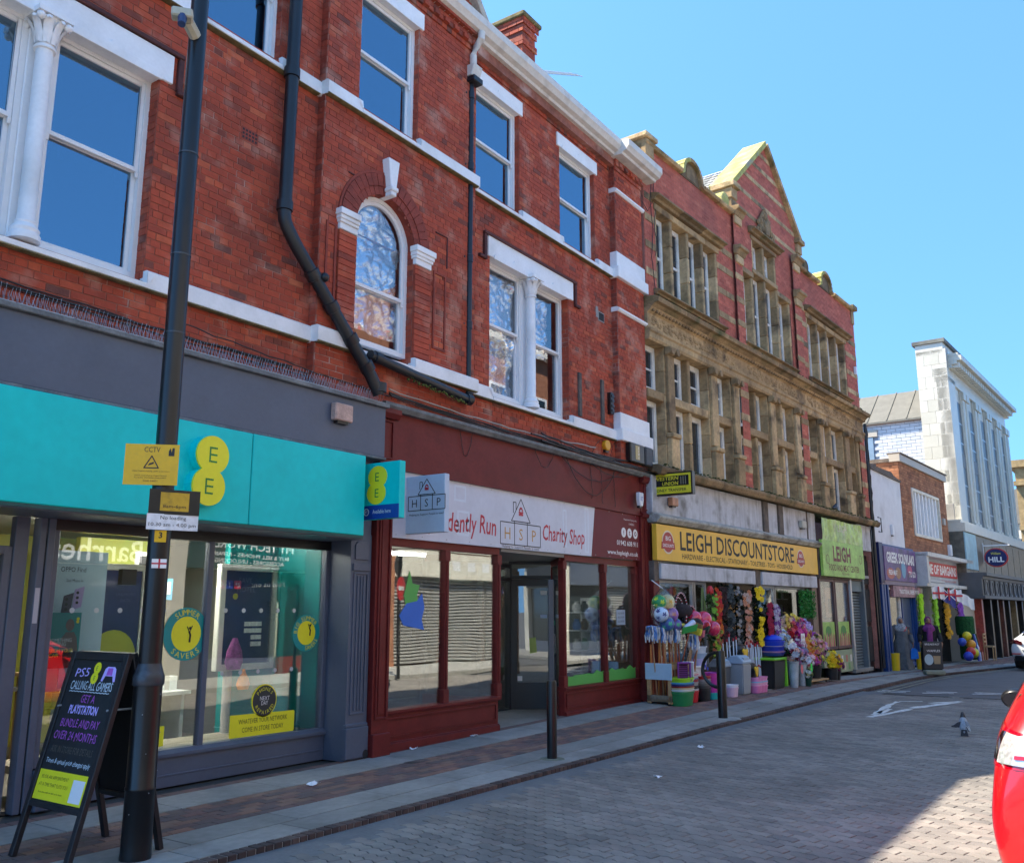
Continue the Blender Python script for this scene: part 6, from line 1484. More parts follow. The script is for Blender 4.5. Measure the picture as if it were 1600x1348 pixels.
# --- brown brick building with the bargain shop
BB=thing('brown_brick_building',tuple(S0.P(20.7,0,0)),'two storey brown brick building with a white finned window above the bargain shop','building')
obk=mat('brown_brick',rough=.9,var=.2,vs=3,bump=1,bs=40,tone=((.20,.08,.04),(.29,.12,.06),(.36,.16,.08),(.42,.20,.10)))
om=mat('brown_mortar',(.22,.15,.11),.95)
bkm=MB(S0);z=3.5;r=0
while z<6.72:
    for axis in(0,1):
        lo,hi=(17.44,24.0)if axis==0 else(-3.0,0)
        holes=[(18.8,22.72,4.26,5.95)]if axis==0 else[]
        for p,q in spans(lo,hi,z+.04,holes):
            x=p-(.15 if r%2 else 0)
            while x<q:
                u_,v_=max(x,p),min(x+.3,q)
                if v_-u_>.03:
                    bkm.tone=min(1,max(0,rnd.gauss(.5,.22)))
                    if axis==0:bkm.box(u_+.006,v_-.006,-.01,.006,z+.006,z+.094,'b0')
                    else:bkm.box(17.44-.006,17.44+.01,u_+.006,v_-.006,z+.006,z+.094,'a1')
                x+=.3
    z+=.1;r+=1
obj('brickwork',bkm,obk,BB,kind='stuff',norm=False)
for a,b,z0,z1 in((17.45,18.8,3.5,6.72),(22.72,24.0,3.5,6.72),(18.8,22.72,3.5,4.26),(18.8,22.72,5.95,6.72)):bx(S0,'wall',a,b,-5,-.01,z0,z1,om,BB,0)
bx(S0,'coping',17.38,24.06,-.3,.08,6.72,6.98,ui('cast_coping',(.42,.38,.32)),BB,.01);bx(S0,'coping_top',17.38,24.06,-.35,.12,6.98,7.03,tim,BB)
bx(S0,'side_coping',17.36,17.5,-5,-.3,6.72,6.85,tim,BB);bx(S0,'roof',17.5,24,-5,-.3,6.6,6.7,slate,BB)
mb=MB(S0);frame_box(mb,18.8,22.72,4.26,5.95,.1,-.2,.05);wn=obj('window',mb,cream,BB,bevel=.01)
for i in range(1,8):bx(S0,'fin',18.8+i*.49-.04,18.8+i*.49+.04,-.15,.03,4.36,5.85,white,wn)
for i in range(8):bx(S0,'pane',18.9+i*.49-.04,19.28+i*.49,-.17,-.15,4.36,5.85,mat('blinded_glass',(.40,.42,.42),.3,var=.1),wn,0)
bx(S0,'wall_box',23.05,23.35,0,.08,4.95,5.2,ui('cast_coping',0),BB)
alarm('alarm_box',23.7,.0,4.0,.3,.42,.12,wpl,'white alarm box low on the right corner of the brown brick wall',fr=S0)
BS=thing('bargain_sign',tuple(S0.P(22,.2,2.6)),'white framed red and white bargain sign in a battered box over the cluttered shop','shop sign')
bf=mat('battered_white_box',(.60,.59,.56),.6,dirt=.5,dcol=(.25,.24,.22),ds=3)
for a,b,z0,z1,d1 in((18.3,18.55,2.6,3.6,.45),(25.2,25.5,2.6,3.65,.45),(18.3,25.5,3.52,3.66,.5),(18.3,25.5,2.50,2.62,.4)):bx(S0,'sign_frame',a,b,-.1,d1,z0,z1,bf,BS)
bx(S0,'sign_back',18.5,25.2,-.1,.1,2.6,3.55,mat('pale_grey_sign',(.45,.46,.48),.6),BS);bx(S0,'red_panel',18.7,24.2,.1,.13,2.90,3.40,mat('sign_red',(.55,.05,.04),.5),BS)
text('lettering','HOME OF BARGAINS',S0,21.45,.131,3.15,.36,wv,BS,width=5.2,off=.03);text('lettering','EVERYTHING FOR YOUR HOME',S0,22.8,.101,2.76,.08,mat('sign_red',0),BS,width=2.4)
bx(S0,'broken_strip',18.9,22,.1,.16,2.68,2.76,bf,BS)
SF2=thing('bargain_shopfront',tuple(S0.P(21,0,0)),'cluttered bargain shop entrance hung with garlands and flags','shopfront')
bx(S0,'back_wall',18.0,25.4,-3,-2.9,-.3,3.6,ui('warm_shop_wall',0),SF2,0)
for a,b in((18.25,18.45),(20.6,20.8),(25.2,25.5)):bx(S0,'post',a,b,-.3,.0,-.3,2.6,bf,SF2)
bx(S0,'window',18.5,20.6,-.2,-.15,.5,2.5,clr,SF2,0);bx(S0,'stock_panel',18.5,20.6,-.5,-.4,-.2,2.5,mat('stock_print',(.45,.30,.2),.6,var=.9,vs=5),SF2,0)
bx(S0,'side_wall',25.4,25.5,-5,-.0,-.3,6.0,mat('grey_side',(.25,.24,.22),.8),SF2)
# --- white faience block
WB=thing('white_tiled_block',tuple(S0.P(33,0,-.3)),'tall white faience clad block with giant pilasters and dark window strips','building')
fai=mat('white_faience',rough=.35,var=.05,vs=2,dirt=.2,dcol=(.45,.42,.34),ds=.8,tone=((.50,.475,.39),(.57,.545,.46),(.62,.59,.51)))
W1=26.7
bx(S0,'core',W1+.03,40,-1.22,-.5,4.9,12.0,mat('faience_core',(.35,.34,.32),.8),WB,0)
z=5.0;r=0
while z<12.9:
    h_=.52;x=-1.24-(.0 if r%2 else .3)
    while x<0:
        p,q=max(-1.24,x),min(0,x+.62)
        if q-p>.04:mb=MB(S0);mb.tone=rnd.random();mb.box(W1,W1+.06,p+.004,q-.004,z+.004,min(z+h_,12.95)-.004);obj('faience_slab',mb,fai,WB,bevel=.004)
        x+=.62
    z+=h_;r+=1
bx(S0,'side_core',W1+.03,W1+.5,-1.22,-.02,4.9,13.0,MC['faience_core'],WB,0)
def fb(name,a,b,d0,d1,z0,z1,t=.7,bev=.01):mb=MB(S0);mb.tone=t;mb.box(a,b,d0,d1,z0,z1);return obj(name,mb,fai,WB,bevel=bev)
fb('corner_pier',W1,W1+1.3,-.5,.0,5.1,11.7,.8);fb('entablature',W1,40,-.6,-.0,11.5,12.1,.6)
for a,pr,z0,z1 in((0,.15,12.1,12.25),(0,.35,12.25,12.4),(0,.55,12.4,12.62),(0,.42,12.62,12.75)):fb('cornice',W1-.0+.3,40.5,-.6,pr,z0,z1,.5)
de=MB(S0);de.tone=.2;x=W1+.4
while x<40:de.box(x,x+.22,.1,.42,12.12,12.36);x+=.42
obj('dentils',de,fai,WB,kind='stuff')
fb('parapet',W1,39.2,-1.24,-.1,12.75,13.25,.75);bx(S0,'parapet_cap',W1-.08,39.3,-1.35,.0,13.25,13.42,mat('dark_cap',(.10,.10,.09),.8,dirt=.4,dcol=(.3,.3,.25)),WB)
dkw=mat('dark_metal_window',(.05,.055,.06),.3,var=.2)
px_=[W1+1.3,29.2,31.9,34.6,37.3,39.6]
for i in range(5):
    a=px_[i]+.0;st_=a+.05;
    for s0_ in(px_[i],):
        pass
for i,c in enumerate((28.5,31.1,33.8,36.4,38.9)):
    w_=bx(S0,'window_strip',c-.66,c+.66,-.2,-.10,5.3,10.9,dkw,WB,0)
    for z in(6.2,7.1,8.0,9.0,9.9):bx(S0,'glazing_bar',c-.66,c+.66,-.10,-.085,z-.03,z+.03,alu,w_,0)
    bx(S0,'spandrel',c-.62,c+.62,-.10,-.08,7.9,8.5,mat('spandrel',(.16,.15,.14),.5),w_,0)
    bx(S0,'glazing_bar',c-.02,c+.02,-.10,-.085,5.3,10.9,alu,w_,0)
    fb('window_head',c-.5,c+.5,-.5,-.1,10.9,11.5,.6)
for c in(29.8,32.45,35.1,37.65,40.0):
    fb('pilaster_pier',c-.64,c+.64,-.5,-.05,5.2,11.5,.7)
    for o_ in(-.34,.34):
        fb('pilaster',c+o_-.22,c+o_+.22,-.05,.01,5.5,11.1,.75);fb('pilaster_base',c+o_-.27,c+o_+.27,-.05,.07,5.2,5.5,.6);fb('pilaster_capital',c+o_-.27,c+o_+.27,-.05,.08,11.1,11.45,.5)
        for k in(-.12,.12):fb('flute',c+o_+k-.03,c+o_+k+.03,.01,.02,5.6,11.0,.35,0)
fb('base_course',W1-2.3,40.6,-1.2,.55,4.78,5.12,.75);fb('base_course',W1-2.3,40.4,-1.2,.40,5.12,5.25,.6)
gran=mat('granite_fascia',(.12,.11,.085),.4,var=.35,vs=5,dirt=.3,dcol=(.2,.17,.1));lbl=mat('pale_blue_strip',(.30,.48,.55),.5,dirt=.2)
bx(S0,'granite_fascia',24.4,40.4,-.4,.45,3.15,4.78,gran,WB);bx(S0,'pale_strip',24.42,26.5,.45,.50,3.3,4.75,lbl,WB)
for i in range(8):bx(S0,'granite_panel',26.6+i*1.7,28.2+i*1.7,.45,.47,3.25,4.65,gran,WB)
cnp=mat('canopy_grey',(.09,.095,.10),.5,var=.1)
for z0,z1,d1 in((3.02,3.15,1.15),(2.9,3.02,1.0),(2.25,2.9,.95),(2.15,2.25,1.02)):bx(S0,'canopy',24.4,40.6,-.4,d1,z0,z1,cnp,WB)
for i in range(15):
    mb=MB(S0);annulus(mb,25.2+i*1.05,.955,2.58,.24,.30,16,t=.02);obj('canopy_ring',mb,black,WB)
    bx(S0,'canopy_rib',24.68+i*1.05,24.74+i*1.05,.95,.99,2.28,2.88,black,WB,0)
for k,(s_,c)in enumerate(((26.5,(.30,.05,.04)),(28.3,(.015,.015,.015)),(29.8,(.015,.015,.015)),(31.1,(.12,.05,.04)),(32.5,(.015,.015,.015)),(34.3,(.3,.22,.12)),(36,(.015,.015,.015)),(38,(.3,.22,.12)),(40,(.015,.015,.015)))):
    bx(S0,'column',s_-.15,s_+.15,.1,.5,-.5,2.2,mat('col%d'%k,c,.35,var=.4,vs=2),WB)
bx(S0,'shop_glass',26.5,40.4,-.5,-.45,-.3,2.2,dglass,WB,0);bx(S0,'shop_wall',24.4,26.5,-.4,.2,-.3,2.2,ui('mural_white',(.5,.48,.42)),WB);bx(S0,'red_panel',34.5,36,-.44,-.4,1.0,2.1,ui('dark_red_panel',(.2,.01,.02)),WB);bx(S0,'poster_panel',29,31,-.44,-.4,.3,1.9,ui('poster_tan',(.3,.24,.12)),WB)
text('lettering','THE TEACUP',S0,25.4,.205,1.1,.25,dkt,WB,width=1.2)
# the lower tiled wing behind with its big sloping roof
TW=thing('tiled_wing',tuple(S0.P(W1,-4,0)),'lower wing of white glazed bricks with a grey sheet roof behind the tall block','building')
tl=MB(S0);z=4.0;r=0
while z<9.98:
    x=-9.-(.2 if r%2 else 0)
    while x<-1.24:
        p,q=max(-9,x),min(-1.24,x+.4)
        if not(-4.35<(p+q)/2<-3.35 and 8.2<z<9.45)and q-p>.03:tl.tone=rnd.random();tl.box(W1+.25,W1+.3,p+.008,q-.008,z+.008,z+.142,'a1')
        x+=.4
    z+=.15;r+=1
gt=mat('white_glazed_brick',rough=.25,var=.04,tone=((.50,.53,.56),(.58,.60,.63),(.62,.64,.66)))
obj('glazed_bricks',tl,gt,TW,kind='stuff',norm=False);bx(S0,'wall',W1+.29,W1+8,-9,-1.24,3,10.0,mat('tile_joint',(.28,.33,.40),.8),TW,0)
bx(S0,'window',W1+.2,W1+.3,-4.3,-3.4,8.3,9.4,mat('blue_grey_pane',(.20,.28,.36),.2,spec=.8),TW);bx(S0,'lintel',W1+.18,W1+.3,-4.5,-3.2,9.42,9.75,MC['cast_coping'],TW)
bx(S0,'eaves',W1+.1,W1+.35,-9,-1.24,9.96,10.08,mat('rust_gutter',(.20,.11,.08),.7),TW)
mb=MB(S0);mb.prism([(W1+.05,10.05),(W1+2.2,11.75),(W1+2.2,11.65),(W1+.05,9.96)],-9,-1.24,'d');obj('roof',mb,mat('sheet_roof',(.13,.125,.105),.7,var=.12,streak=.3,dcol=(.09,.085,.07)),TW)
for i in range(9):mb=MB(S0);d=-1.9-i*.85;mb.prism([(W1+.05,10.07),(W1+2.2,11.77),(W1+2.2,11.80),(W1+.05,10.10)],d,d+.05,'d');obj('roof_seam',mb,MC['sheet_roof'],TW)
# oval hanging sign
OS=thing('oval_sign',tuple(S0.P(28,.5,3.5)),'dark blue oval hanging sign with red rim on a bracket under the white block','projecting sign')
class SSide:
    def __init__(f,s):f.s=s
    def P(f,s,d,z):return S0.P(f.s-d,s,z)
sd=SSide(27.9);cx_=.95
for nm,rr,m_,d in(('rim',1.,mat('sign_red',0),0),('face',.88,mat('oval_blue',(.01,.015,.10),.4),.03)):
    mb=MB(sd);disc(mb,cx_,d,3.88,.46*rr,26,rz=.40*rr,t=.05);obj(nm,mb,m_,OS)
text('lettering','HILL',sd,cx_,.081,3.80,.22,wv,OS,width=.6,off=.03);text('lettering','William',sd,cx_,.081,4.05,.10,mat('yellow_letter',0),OS,width=.36,shear=.2)
bx(S0,'bracket',27.8,27.86,.45,1.5,4.36,4.41,wpl,OS);bx(S0,'bracket_plate',27.75,27.9,.44,.5,3.7,4.5,steel,OS)
# far end of the view
FE=thing('far_stone_building',(75,-2,-.5),'distant brown stone building with a carved parapet at the right edge of the picture','building')
fr_=Fr(72,-.62,-.6,R(-90));mb=MB();mb.box(72,84,-9,-.9,-.7,11.6);obj('wall',mb,mat('far_stone',(.30,.21,.10),.9,var=.3),FE);mb=MB();mb.box(71.7,84,-9,-.6,11.6,12.1);obj('parapet',mb,MC['far_stone'],FE);mb=MB();mb.box(71.6,72,-9,-.8,10.3,10.6);mb.box(71.8,72,-9,-.85,7.2,7.5);obj('cornice',mb,MC['far_stone'],FE)
for y in(-2,-3.6,-5.2):
    for z in(4.6,8.0):mb=MB();mb.box(71.9,72.02,y-.5,y+.5,z,z+1.9);obj('window',mb,dkw,FE)
mb=MB();mb.box(71.2,72,-9,-.2,1.9,3.4);obj('blue_fascia',mb,ui('far_blue_fascia',(.01,.22,.60)),FE)
FC=thing('far_cream_house',(90,4,-.5),'distant pale cream house with a slate roof beyond the white block','building')
mb=MB();mb.box(88,98,-8,8,-.8,9.0);obj('wall',mb,mat('far_cream',(.62,.58,.50),.9),FC);mb=MB();mb.prism([(87.8,9.0),(93,11.6),(98.2,9.0)],0,1,'d');mb=MB();mb.prism([(-8.2,9),(8.2,9),(8.2,9.05),(0,12.2),(-8.2,9.05)],87.8,98,'s');mb.v=[Vector((v.x,v.y,v.z))for v in mb.v];obj('roof',mb,mat('far_slate',(.22,.2,.17),.8),FC)
for y in(-4,-1.5,1,3.5):
    for z in(3.5,6.2):mb=MB();mb.box(87.9,88.03,y-.5,y+.5,z,z+1.5);obj('window',mb,dkw,FC)
FH=thing('far_terrace',(60,-20,-.5),'far terrace closing the bend of the street behind the white car','building')
mb=MB();mb.box(60,100,-26,-17.5,-.8,8.5);obj('wall',mb,mat('far_buff',(.30,.27,.23),.9),FH)
for y in(-18.6,-21,-23.4):
    for z in(.4,3.6,6.2):mb=MB();mb.box(59.9,60.05,y-.7,y+.7,z,z+1.6);obj('window',mb,dkw,FH)
# ============================================================ STREET FURNITURE
LP=thing('lamp_post',(3.97,-1.72,0),'tall black lamp post standing on the kerb between the signboard and the camera','lamp post')
mb=MB();mb.lathe((3.97,-1.72,0),[(.105,-.02),(.105,.02),(.102,.05),(.100,.44),(.1035,.445),(.1035,.46),(.099,.47),(.097,1.14)],28);obj('base',mb,black,LP,smooth=True)
mb=MB();mb.lathe((3.97,-1.72,1.14),[(.104,0),(.108,.01),(.108,.06),(.10,.08),(.084,.13),(.080,.15)],28);obj('collar',mb,mat('worn_black',(.03,.035,.045),.35,dirt=.3,dcol=(.12,.14,.18),ds=14),LP,smooth=True)
mb=MB();mb.lathe((3.97,-1.72,1.28),[(.079,0),(.076,2),(.072,4),(.068,5.5),(.06,7.2),(.055,7.2)],28);obj('shaft',mb,black,LP,smooth=True)
for z in(5.2,4.35,3.72,1.9):mb=MB();mb.lathe((3.97,-1.72,z),[(.0765,0),(.0775,.003),(.0775,.009),(.0765,.012)],24);obj('band',mb,mat('band_steel',(.08,.085,.09),.4,metal=.6),LP)
mb=MB();mb.tube([(3.97,-1.72,8.4),(3.97,-1.9,8.62),(3.97,-2.5,8.75)],.04,10);obj('bracket_arm',mb,black,LP,smooth=True);mb=MB();mb.box(3.86,4.08,-3.2,-2.5,8.68,8.80);ln_=obj('lantern',mb,black,LP,bevel=.03)
mb=MB();mb.box(3.9,4.04,-3.1,-2.6,8.66,8.68);obj('lens',mb,wpl,ln_)
mb=MB()
for a in range(7):mb.ball((3.97+.103*math.cos(R(200+a*23)),-1.72+.103*math.sin(R(200+a*23)),.3+.13*((a*5)%7)),.004,5,4)
obj('rivets',mb,steel,LP,kind='stuff')
SN=thing('sensor',(3.76,-1.8,6.25),'small cream security camera clamped near the top left of the lamp post','camera')
mb=MB();mb.tube([(3.92,-1.76,6.22),(3.80,-1.82,6.26)],.05,8);obj('clamp',mb,mat('aged_cream',(.45,.43,.33),.6,dirt=.5),SN)
mb=MB(Fr(3.74,-1.84,6.26,R(-40)));mb.box(-.08,.08,-.05,.05,-.03,.05);obj('housing',mb,mat('aged_cream',0),SN,bevel=.012)
mb=MB();mb.tube([(3.73,-1.86,6.24),(3.70,-1.90,6.14)],[.035,.03],12);obj('lens',mb,ui('navy_lens',(.02,.04,.12)),SN)
def plate(name,off,z,w_,h_,ang,m_,label,d=.095):
    f=Fr(3.97,-1.72,0,R(ang));T=thing(name,tuple(f.P(off,d,z-h_/2)),label,'sign')
    mb=MB(f);mb.box(off-w_/2,off+w_/2,d,d+.004,z-h_/2,z+h_/2);obj('plate',mb,m_,T);mb=MB(f);mb.box(-.02,.02,.06,d,z-.03,z+.03);obj('clip',mb,steel,T);return f,T
cy=mat('cctv_yellow',(.72,.42,.005),.4,var=.05,dirt=.12,dcol=(.3,.2,.05),ds=20)
f,T=plate('camera_notice',-.075,2.70,.375,.30,-45,cy,'orange yellow warning notice with a camera triangle, topmost on the lamp post')
d=.1
text('lettering','CCTV',f,-.075,d,2.81,.038,dkt,T,width=.11)
for p,q in(((-.05,0),(.05,0)),((-.05,0),(0,.088)),((0,.088),(.05,0))):
    mb=MB(f);P_,Q_=Vector(p),Vector(q);v=(Q_-P_);n=Vector((-v.y,v.x)).normalized()*.004;v=v.normalized()*.003
    mb.prism([(-.075+P_.x-n.x-v.x,2.675+P_.y-n.y-v.y),(-.075+Q_.x-n.x+v.x,2.675+Q_.y-n.y+v.y),(-.075+Q_.x+n.x+v.x,2.675+Q_.y+n.y+v.y),(-.075+P_.x+n.x-v.x,2.675+P_.y+n.y-v.y)],d,d+.001,'d');obj('triangle_edge',mb,dkt,T)
mb=MB(f);mb.prism([(-.10,2.69),(-.06,2.705),(-.057,2.72),(-.09,2.708)],d,d+.001,'d');obj('camera_symbol',mb,dkt,T)
mb=MB(f);mb.prism([(.04,2.765),(.08,2.765),(.08,2.825),(.065,2.825),(.06,2.79),(.05,2.825),(.04,2.80)],d,d+.001,'d');obj('crest',mb,dkt,T)
for t_,z_,w_ in(('Wigan Council creating a safer environment',2.65,.26),('CCTV controlled by Wigan Council',2.617,.22),('For further information, please contact',2.602,.22),('01942 244991',2.58,.1)):text('lettering',t_,f,-.075,d,z_,.011,dkt,T,width=w_)
f,T=plate('parking_plate',.07,2.43,.355,.18,-24,black,'black plate with a small stained yellow panel, middle one on the lamp post')
mb=MB(f);mb.box(-.03,.17,.1,.102,2.365,2.50);obj('yellow_panel',mb,mat('stained_yellow',(.55,.33,.02),.5,dirt=.6,dcol=(.12,.09,.03),ds=16),T);text('lettering','8am-6pm',f,.07,.1025,2.395,.032,dkt,T,width=.16)
f,T=plate('loading_plate',.062,2.285,.36,.115,-22,mat('enamel_white',(.75,.76,.80),.3,dirt=.15,ds=20),'white plate of loading hours, lowest of the three plates on the lamp post')
text('lettering','No loading',f,.065,.1,2.312,.034,dkt,T,width=.18);text('lettering','10.30 am - 4.00 pm',f,.062,.1,2.262,.034,dkt,T,width=.33)
f=Fr(3.97,-1.72,0,R(-30));T=thing('number_sticker',tuple(f.P(0,.08,2.17)),'small orange number sticker on the lamp post just under the plates','sticker');mb=MB(f);mb.box(-.04,.04,.078,.081,2.14,2.225);obj('sheet',mb,cy,T);text('lettering','3',f,0,.082,2.19,.045,dkt,T,off=.02)
T=thing('flag_sticker',tuple(f.P(.01,.08,2.0)),'little white and red cross sticker on the shaft of the lamp post','sticker');mb=MB(f);mb.box(-.045,.055,.078,.081,1.955,2.02);obj('sheet',mb,wv,T);mb=MB(f);mb.box(.0,.012,.081,.082,1.955,2.02);obj('red_bar',mb,redt,T);mb=MB(f);mb.box(-.045,.055,.0813,.0823,1.982,1.993);obj('red_bar',mb,redt,T)
# chalk signboard
class Board:
    def __init__(f,x0,z0,x1,z1,y0,sgn=1):f.a=Vector((x0,0,z0));f.up=(Vector((x1,0,z1))-f.a).normalized();f.y0=y0;f.n=Vector((-f.up.z,0,f.up.x))*sgn
    def P(f,s,d,z):return f.a+f.up*z+f.n*d+Vector((0,f.y0-s,0))
AB=thing('chalkboard_sign',(3.87,-1.32,0),'black chalkboard pavement sign with purple and white handwriting beside the lamp post','signboard')
wd=mat('black_wood',(.012,.013,.016),.45,var=.2,vs=12)
for sg,xb,nm in((1,3.52,'front'),(-1,4.21,'rear')):
    fb_=Board(xb,0,3.855 if sg>0 else 3.885,1.36,-.95,sg)
    for a,b in((0,.05),(.67,.72)):mb=MB(fb_);mb.box(a,b,-.02,.02,.0,1.40);obj('leg',mb,wd,AB,bevel=.004)
    for a,b in((.33,.37),(1.34,1.40)):mb=MB(fb_);mb.box(.05,.67,-.018,.018,a,b);obj('rail',mb,wd,AB,bevel=.003)
    mb=MB(fb_);mb.box(.05,.67,-.006,.006,.37,1.34);obj('panel',mb,mat('chalkboard',(.012,.014,.017),.6,var=.3),AB)
    if sg>0:FB_=fb_
for y in(-1.0,-1.62):
    mb=MB();mb.tube([(3.73,y,.98),(4.0,y,.98)],.008,6);obj('stay',mb,steel,AB)
pc=mat('purple_chalk',(.42,.10,.50),.8);wc=mat('white_chalk',(.62,.72,.80),.8);lc=mat('lilac_chalk',(.52,.42,.88),.8);gc=mat('faded_chalk',(.10,.09,.075),.8)
H0,H1=.56,1.33
def bt(t_,frac,h_,w_,m_,x=.36,off=0.,shear=.08,rough=.12):text('lettering',t_,FB_,x,.0075,H1-(H1-.38)*frac,h_,m_,AB,width=w_,off=off,shear=shear,rough=rough)
bt('PS5',.085,.062,.17,lc,.20);bt('CALLING ALL GAMERS',.18,.062,.52,wc);bt('GET A',.275,.055,.17,pc,.37);bt('PLAYSTATION',.355,.062,.36,lc,.35,.03);bt('BUNDLE AND PAY',.455,.055,.48,pc,.36);bt('OVER 24 MONTHS',.545,.058,.53,pc,.35);bt('ASK IN STORE FOR DETAILS',.645,.045,.52,gc,.36);bt('Terms & annual price changes apply',.735,.042,.55,wc,.36,rough=.2)
mb=MB(FB_);mb.tube([(.10+.02*i,.008,H1-.95*.228+.004*(i%2))for i in range(26)],.003,4);obj('underline',mb,wc,AB)
mb=MB(FB_);disc(mb,.375,.008,H1-.045,.042,16);disc(mb,.368,.0085,H1-.115,.042,16);obj('roundel_sticker',mb,yel,AB)
for z in(H1-.045,H1-.115):text('letter','E',FB_,.372,.011,z,.03,gd,AB)
mb=MB(FB_);mb.prism([(.455,1.20),(.475,1.285),(.50,1.30),(.58,1.30),(.605,1.285),(.625,1.20),(.605,1.195),(.585,1.235),(.495,1.235),(.475,1.195)],.007,.009,'d');cp_=obj('gamepad_drawing',mb,lc,AB);mb=MB(FB_);mb.prism([(.505,1.24),(.51,1.29),(.57,1.29),(.575,1.24)],.009,.010,'d');obj('gamepad_centre',mb,pc,AB)
mb=MB(FB_);mb.box(.055,.665,.007,.009,.38,.575);YP=obj('yellow_sheet',mb,yel,AB);mb=MB(FB_);mb.box(.50,.64,.009,.0105,.395,.54);obj('white_square',mb,wv,AB)
olv=mat('olive_letter',0)
text('lettering','BOOK AN APPOINTMENT',FB_,.27,.0095,.53,.024,olv,AB,width=.34,off=-.01);text('lettering','AT A TIME THAT SUITS YOU',FB_,.27,.0095,.48,.024,olv,AB,width=.36,off=-.01);text('lettering','Scan the code or visit us in store',FB_,.26,.0095,.43,.012,olv,AB,width=.3)
# posts by the kerb
PO=thing('sign_post',(9.18,-1.80,0),'slim black post with a bare grey upper bar before the charity shop doorway','post')
mb=MB();mb.lathe((9.18,-1.80,0),[(.058,0),(.058,.84),(.05,.865)],20);obj('base',mb,black,PO,smooth=True);mb=MB(Fr(9.18,-1.80,0,R(-50)));mb.box(-.032,.032,-.02,.02,.86,2.02);obj('upper_bar',mb,mat('grey_bar',(.055,.065,.075),.45),PO,bevel=.006)
mb=MB();mb.lathe((9.18,-1.80,-.01),[(.16,0),(.14,.014),(.06,.018)],20);obj('footing',mb,mat('mossy_cement',(.17,.18,.13),.95,var=.3),PO)
BO=thing('ring_bollard',(14.07,-1.9,0),'black bollard with a big hoop on its side at the kerb before the discount store','bollard')
mb=MB();mb.lathe((14.07,-1.9,0),[(.072,0),(.072,1.02),(.066,1.035)],22);obj('post',mb,black,BO,smooth=True)
mb=MB();pts=[(14.07,-1.86,1.01)]+[(14.07,-1.86+.27*math.sin(R(a)),.74+.27*math.cos(R(a)))for a in range(10,175,12)]+[(14.07,-1.86,.47)];mb.tube(pts,.028,8);obj('hoop',mb,black,BO,smooth=True)
mb=MB();mb.lathe((14.07,-1.9,-.01),[(.3,0),(.26,.016),(.08,.02)],20);obj('footing',mb,mat('pale_cement',(.30,.30,.28),.95,var=.2),BO)
# board standing on the far pavement
B2=thing('menu_board',(28.4,-2.43,gz(28.4)),'grey pavement menu board with a cup picture in front of the woman in purple','signboard')
f=Fr(28.4,-2.43,gz(28.4),R(-62));mb=MB(f);mb.box(-.26,.26,-.02,.02,.16,.92);obj('panel',mb,ui('dark_menu',(.03,.03,.035)),B2,bevel=.01);mb=MB(f);mb.box(-.27,.27,-.16,.14,0,.13);obj('base',mb,mat('weighted_base',(.22,.23,.17),.7),B2,bevel=.03)
mb=MB(f);disc(mb,-.12,.021,.42,.12,18,rz=.15);obj('plate_print',mb,ui('print_pale',(.4,.5,.55)),B2);mb=MB(f);mb.prism([(.02,.3),(.18,.3),(.2,.52),(0,.52)],.021,.023,'d');obj('cup_print',mb,ui('print_tan',(.35,.25,.14)),B2);text('lettering','BREAKFAST',f,0,.022,.84,.05,wv,B2,width=.4);text('lettering','WAFFLES',f,.02,.022,.66,.06,wv,B2,width=.36)

# ============================================================ PEOPLE AND BIRDS
def ensure_skin(me):
    if not len(me.skin_vertices):
        bm=bmesh.new();bm.from_mesh(me);bm.verts.layers.skin.verify();bm.to_mesh(me);bm.free()
def skin_obj(name,verts,edges,radii,m_,parent,lvl=2):
    me=bpy.data.meshes.new(name);base=wloc(parent);me.from_pydata([Vector(v)-base for v in verts],edges,[]);ensure_skin(me);me.materials.append(m_)
    o=bpy.data.objects.new(name,me);COL.objects.link(o);o.parent=parent
    for i,r in enumerate(radii):me.skin_vertices[0].data[i].radius=r if isinstance(r,tuple)else(r,r)
    me.skin_vertices[0].data[0].use_root=True
    sm=o.modifiers.new('skin','SKIN');sm.use_smooth_shade=True
    ss=o.modifiers.new('sub','SUBSURF');ss.levels=lvl;ss.render_levels=lvl
    return o
skinm=mat('skin',(.30,.16,.10),.6,var=.05)
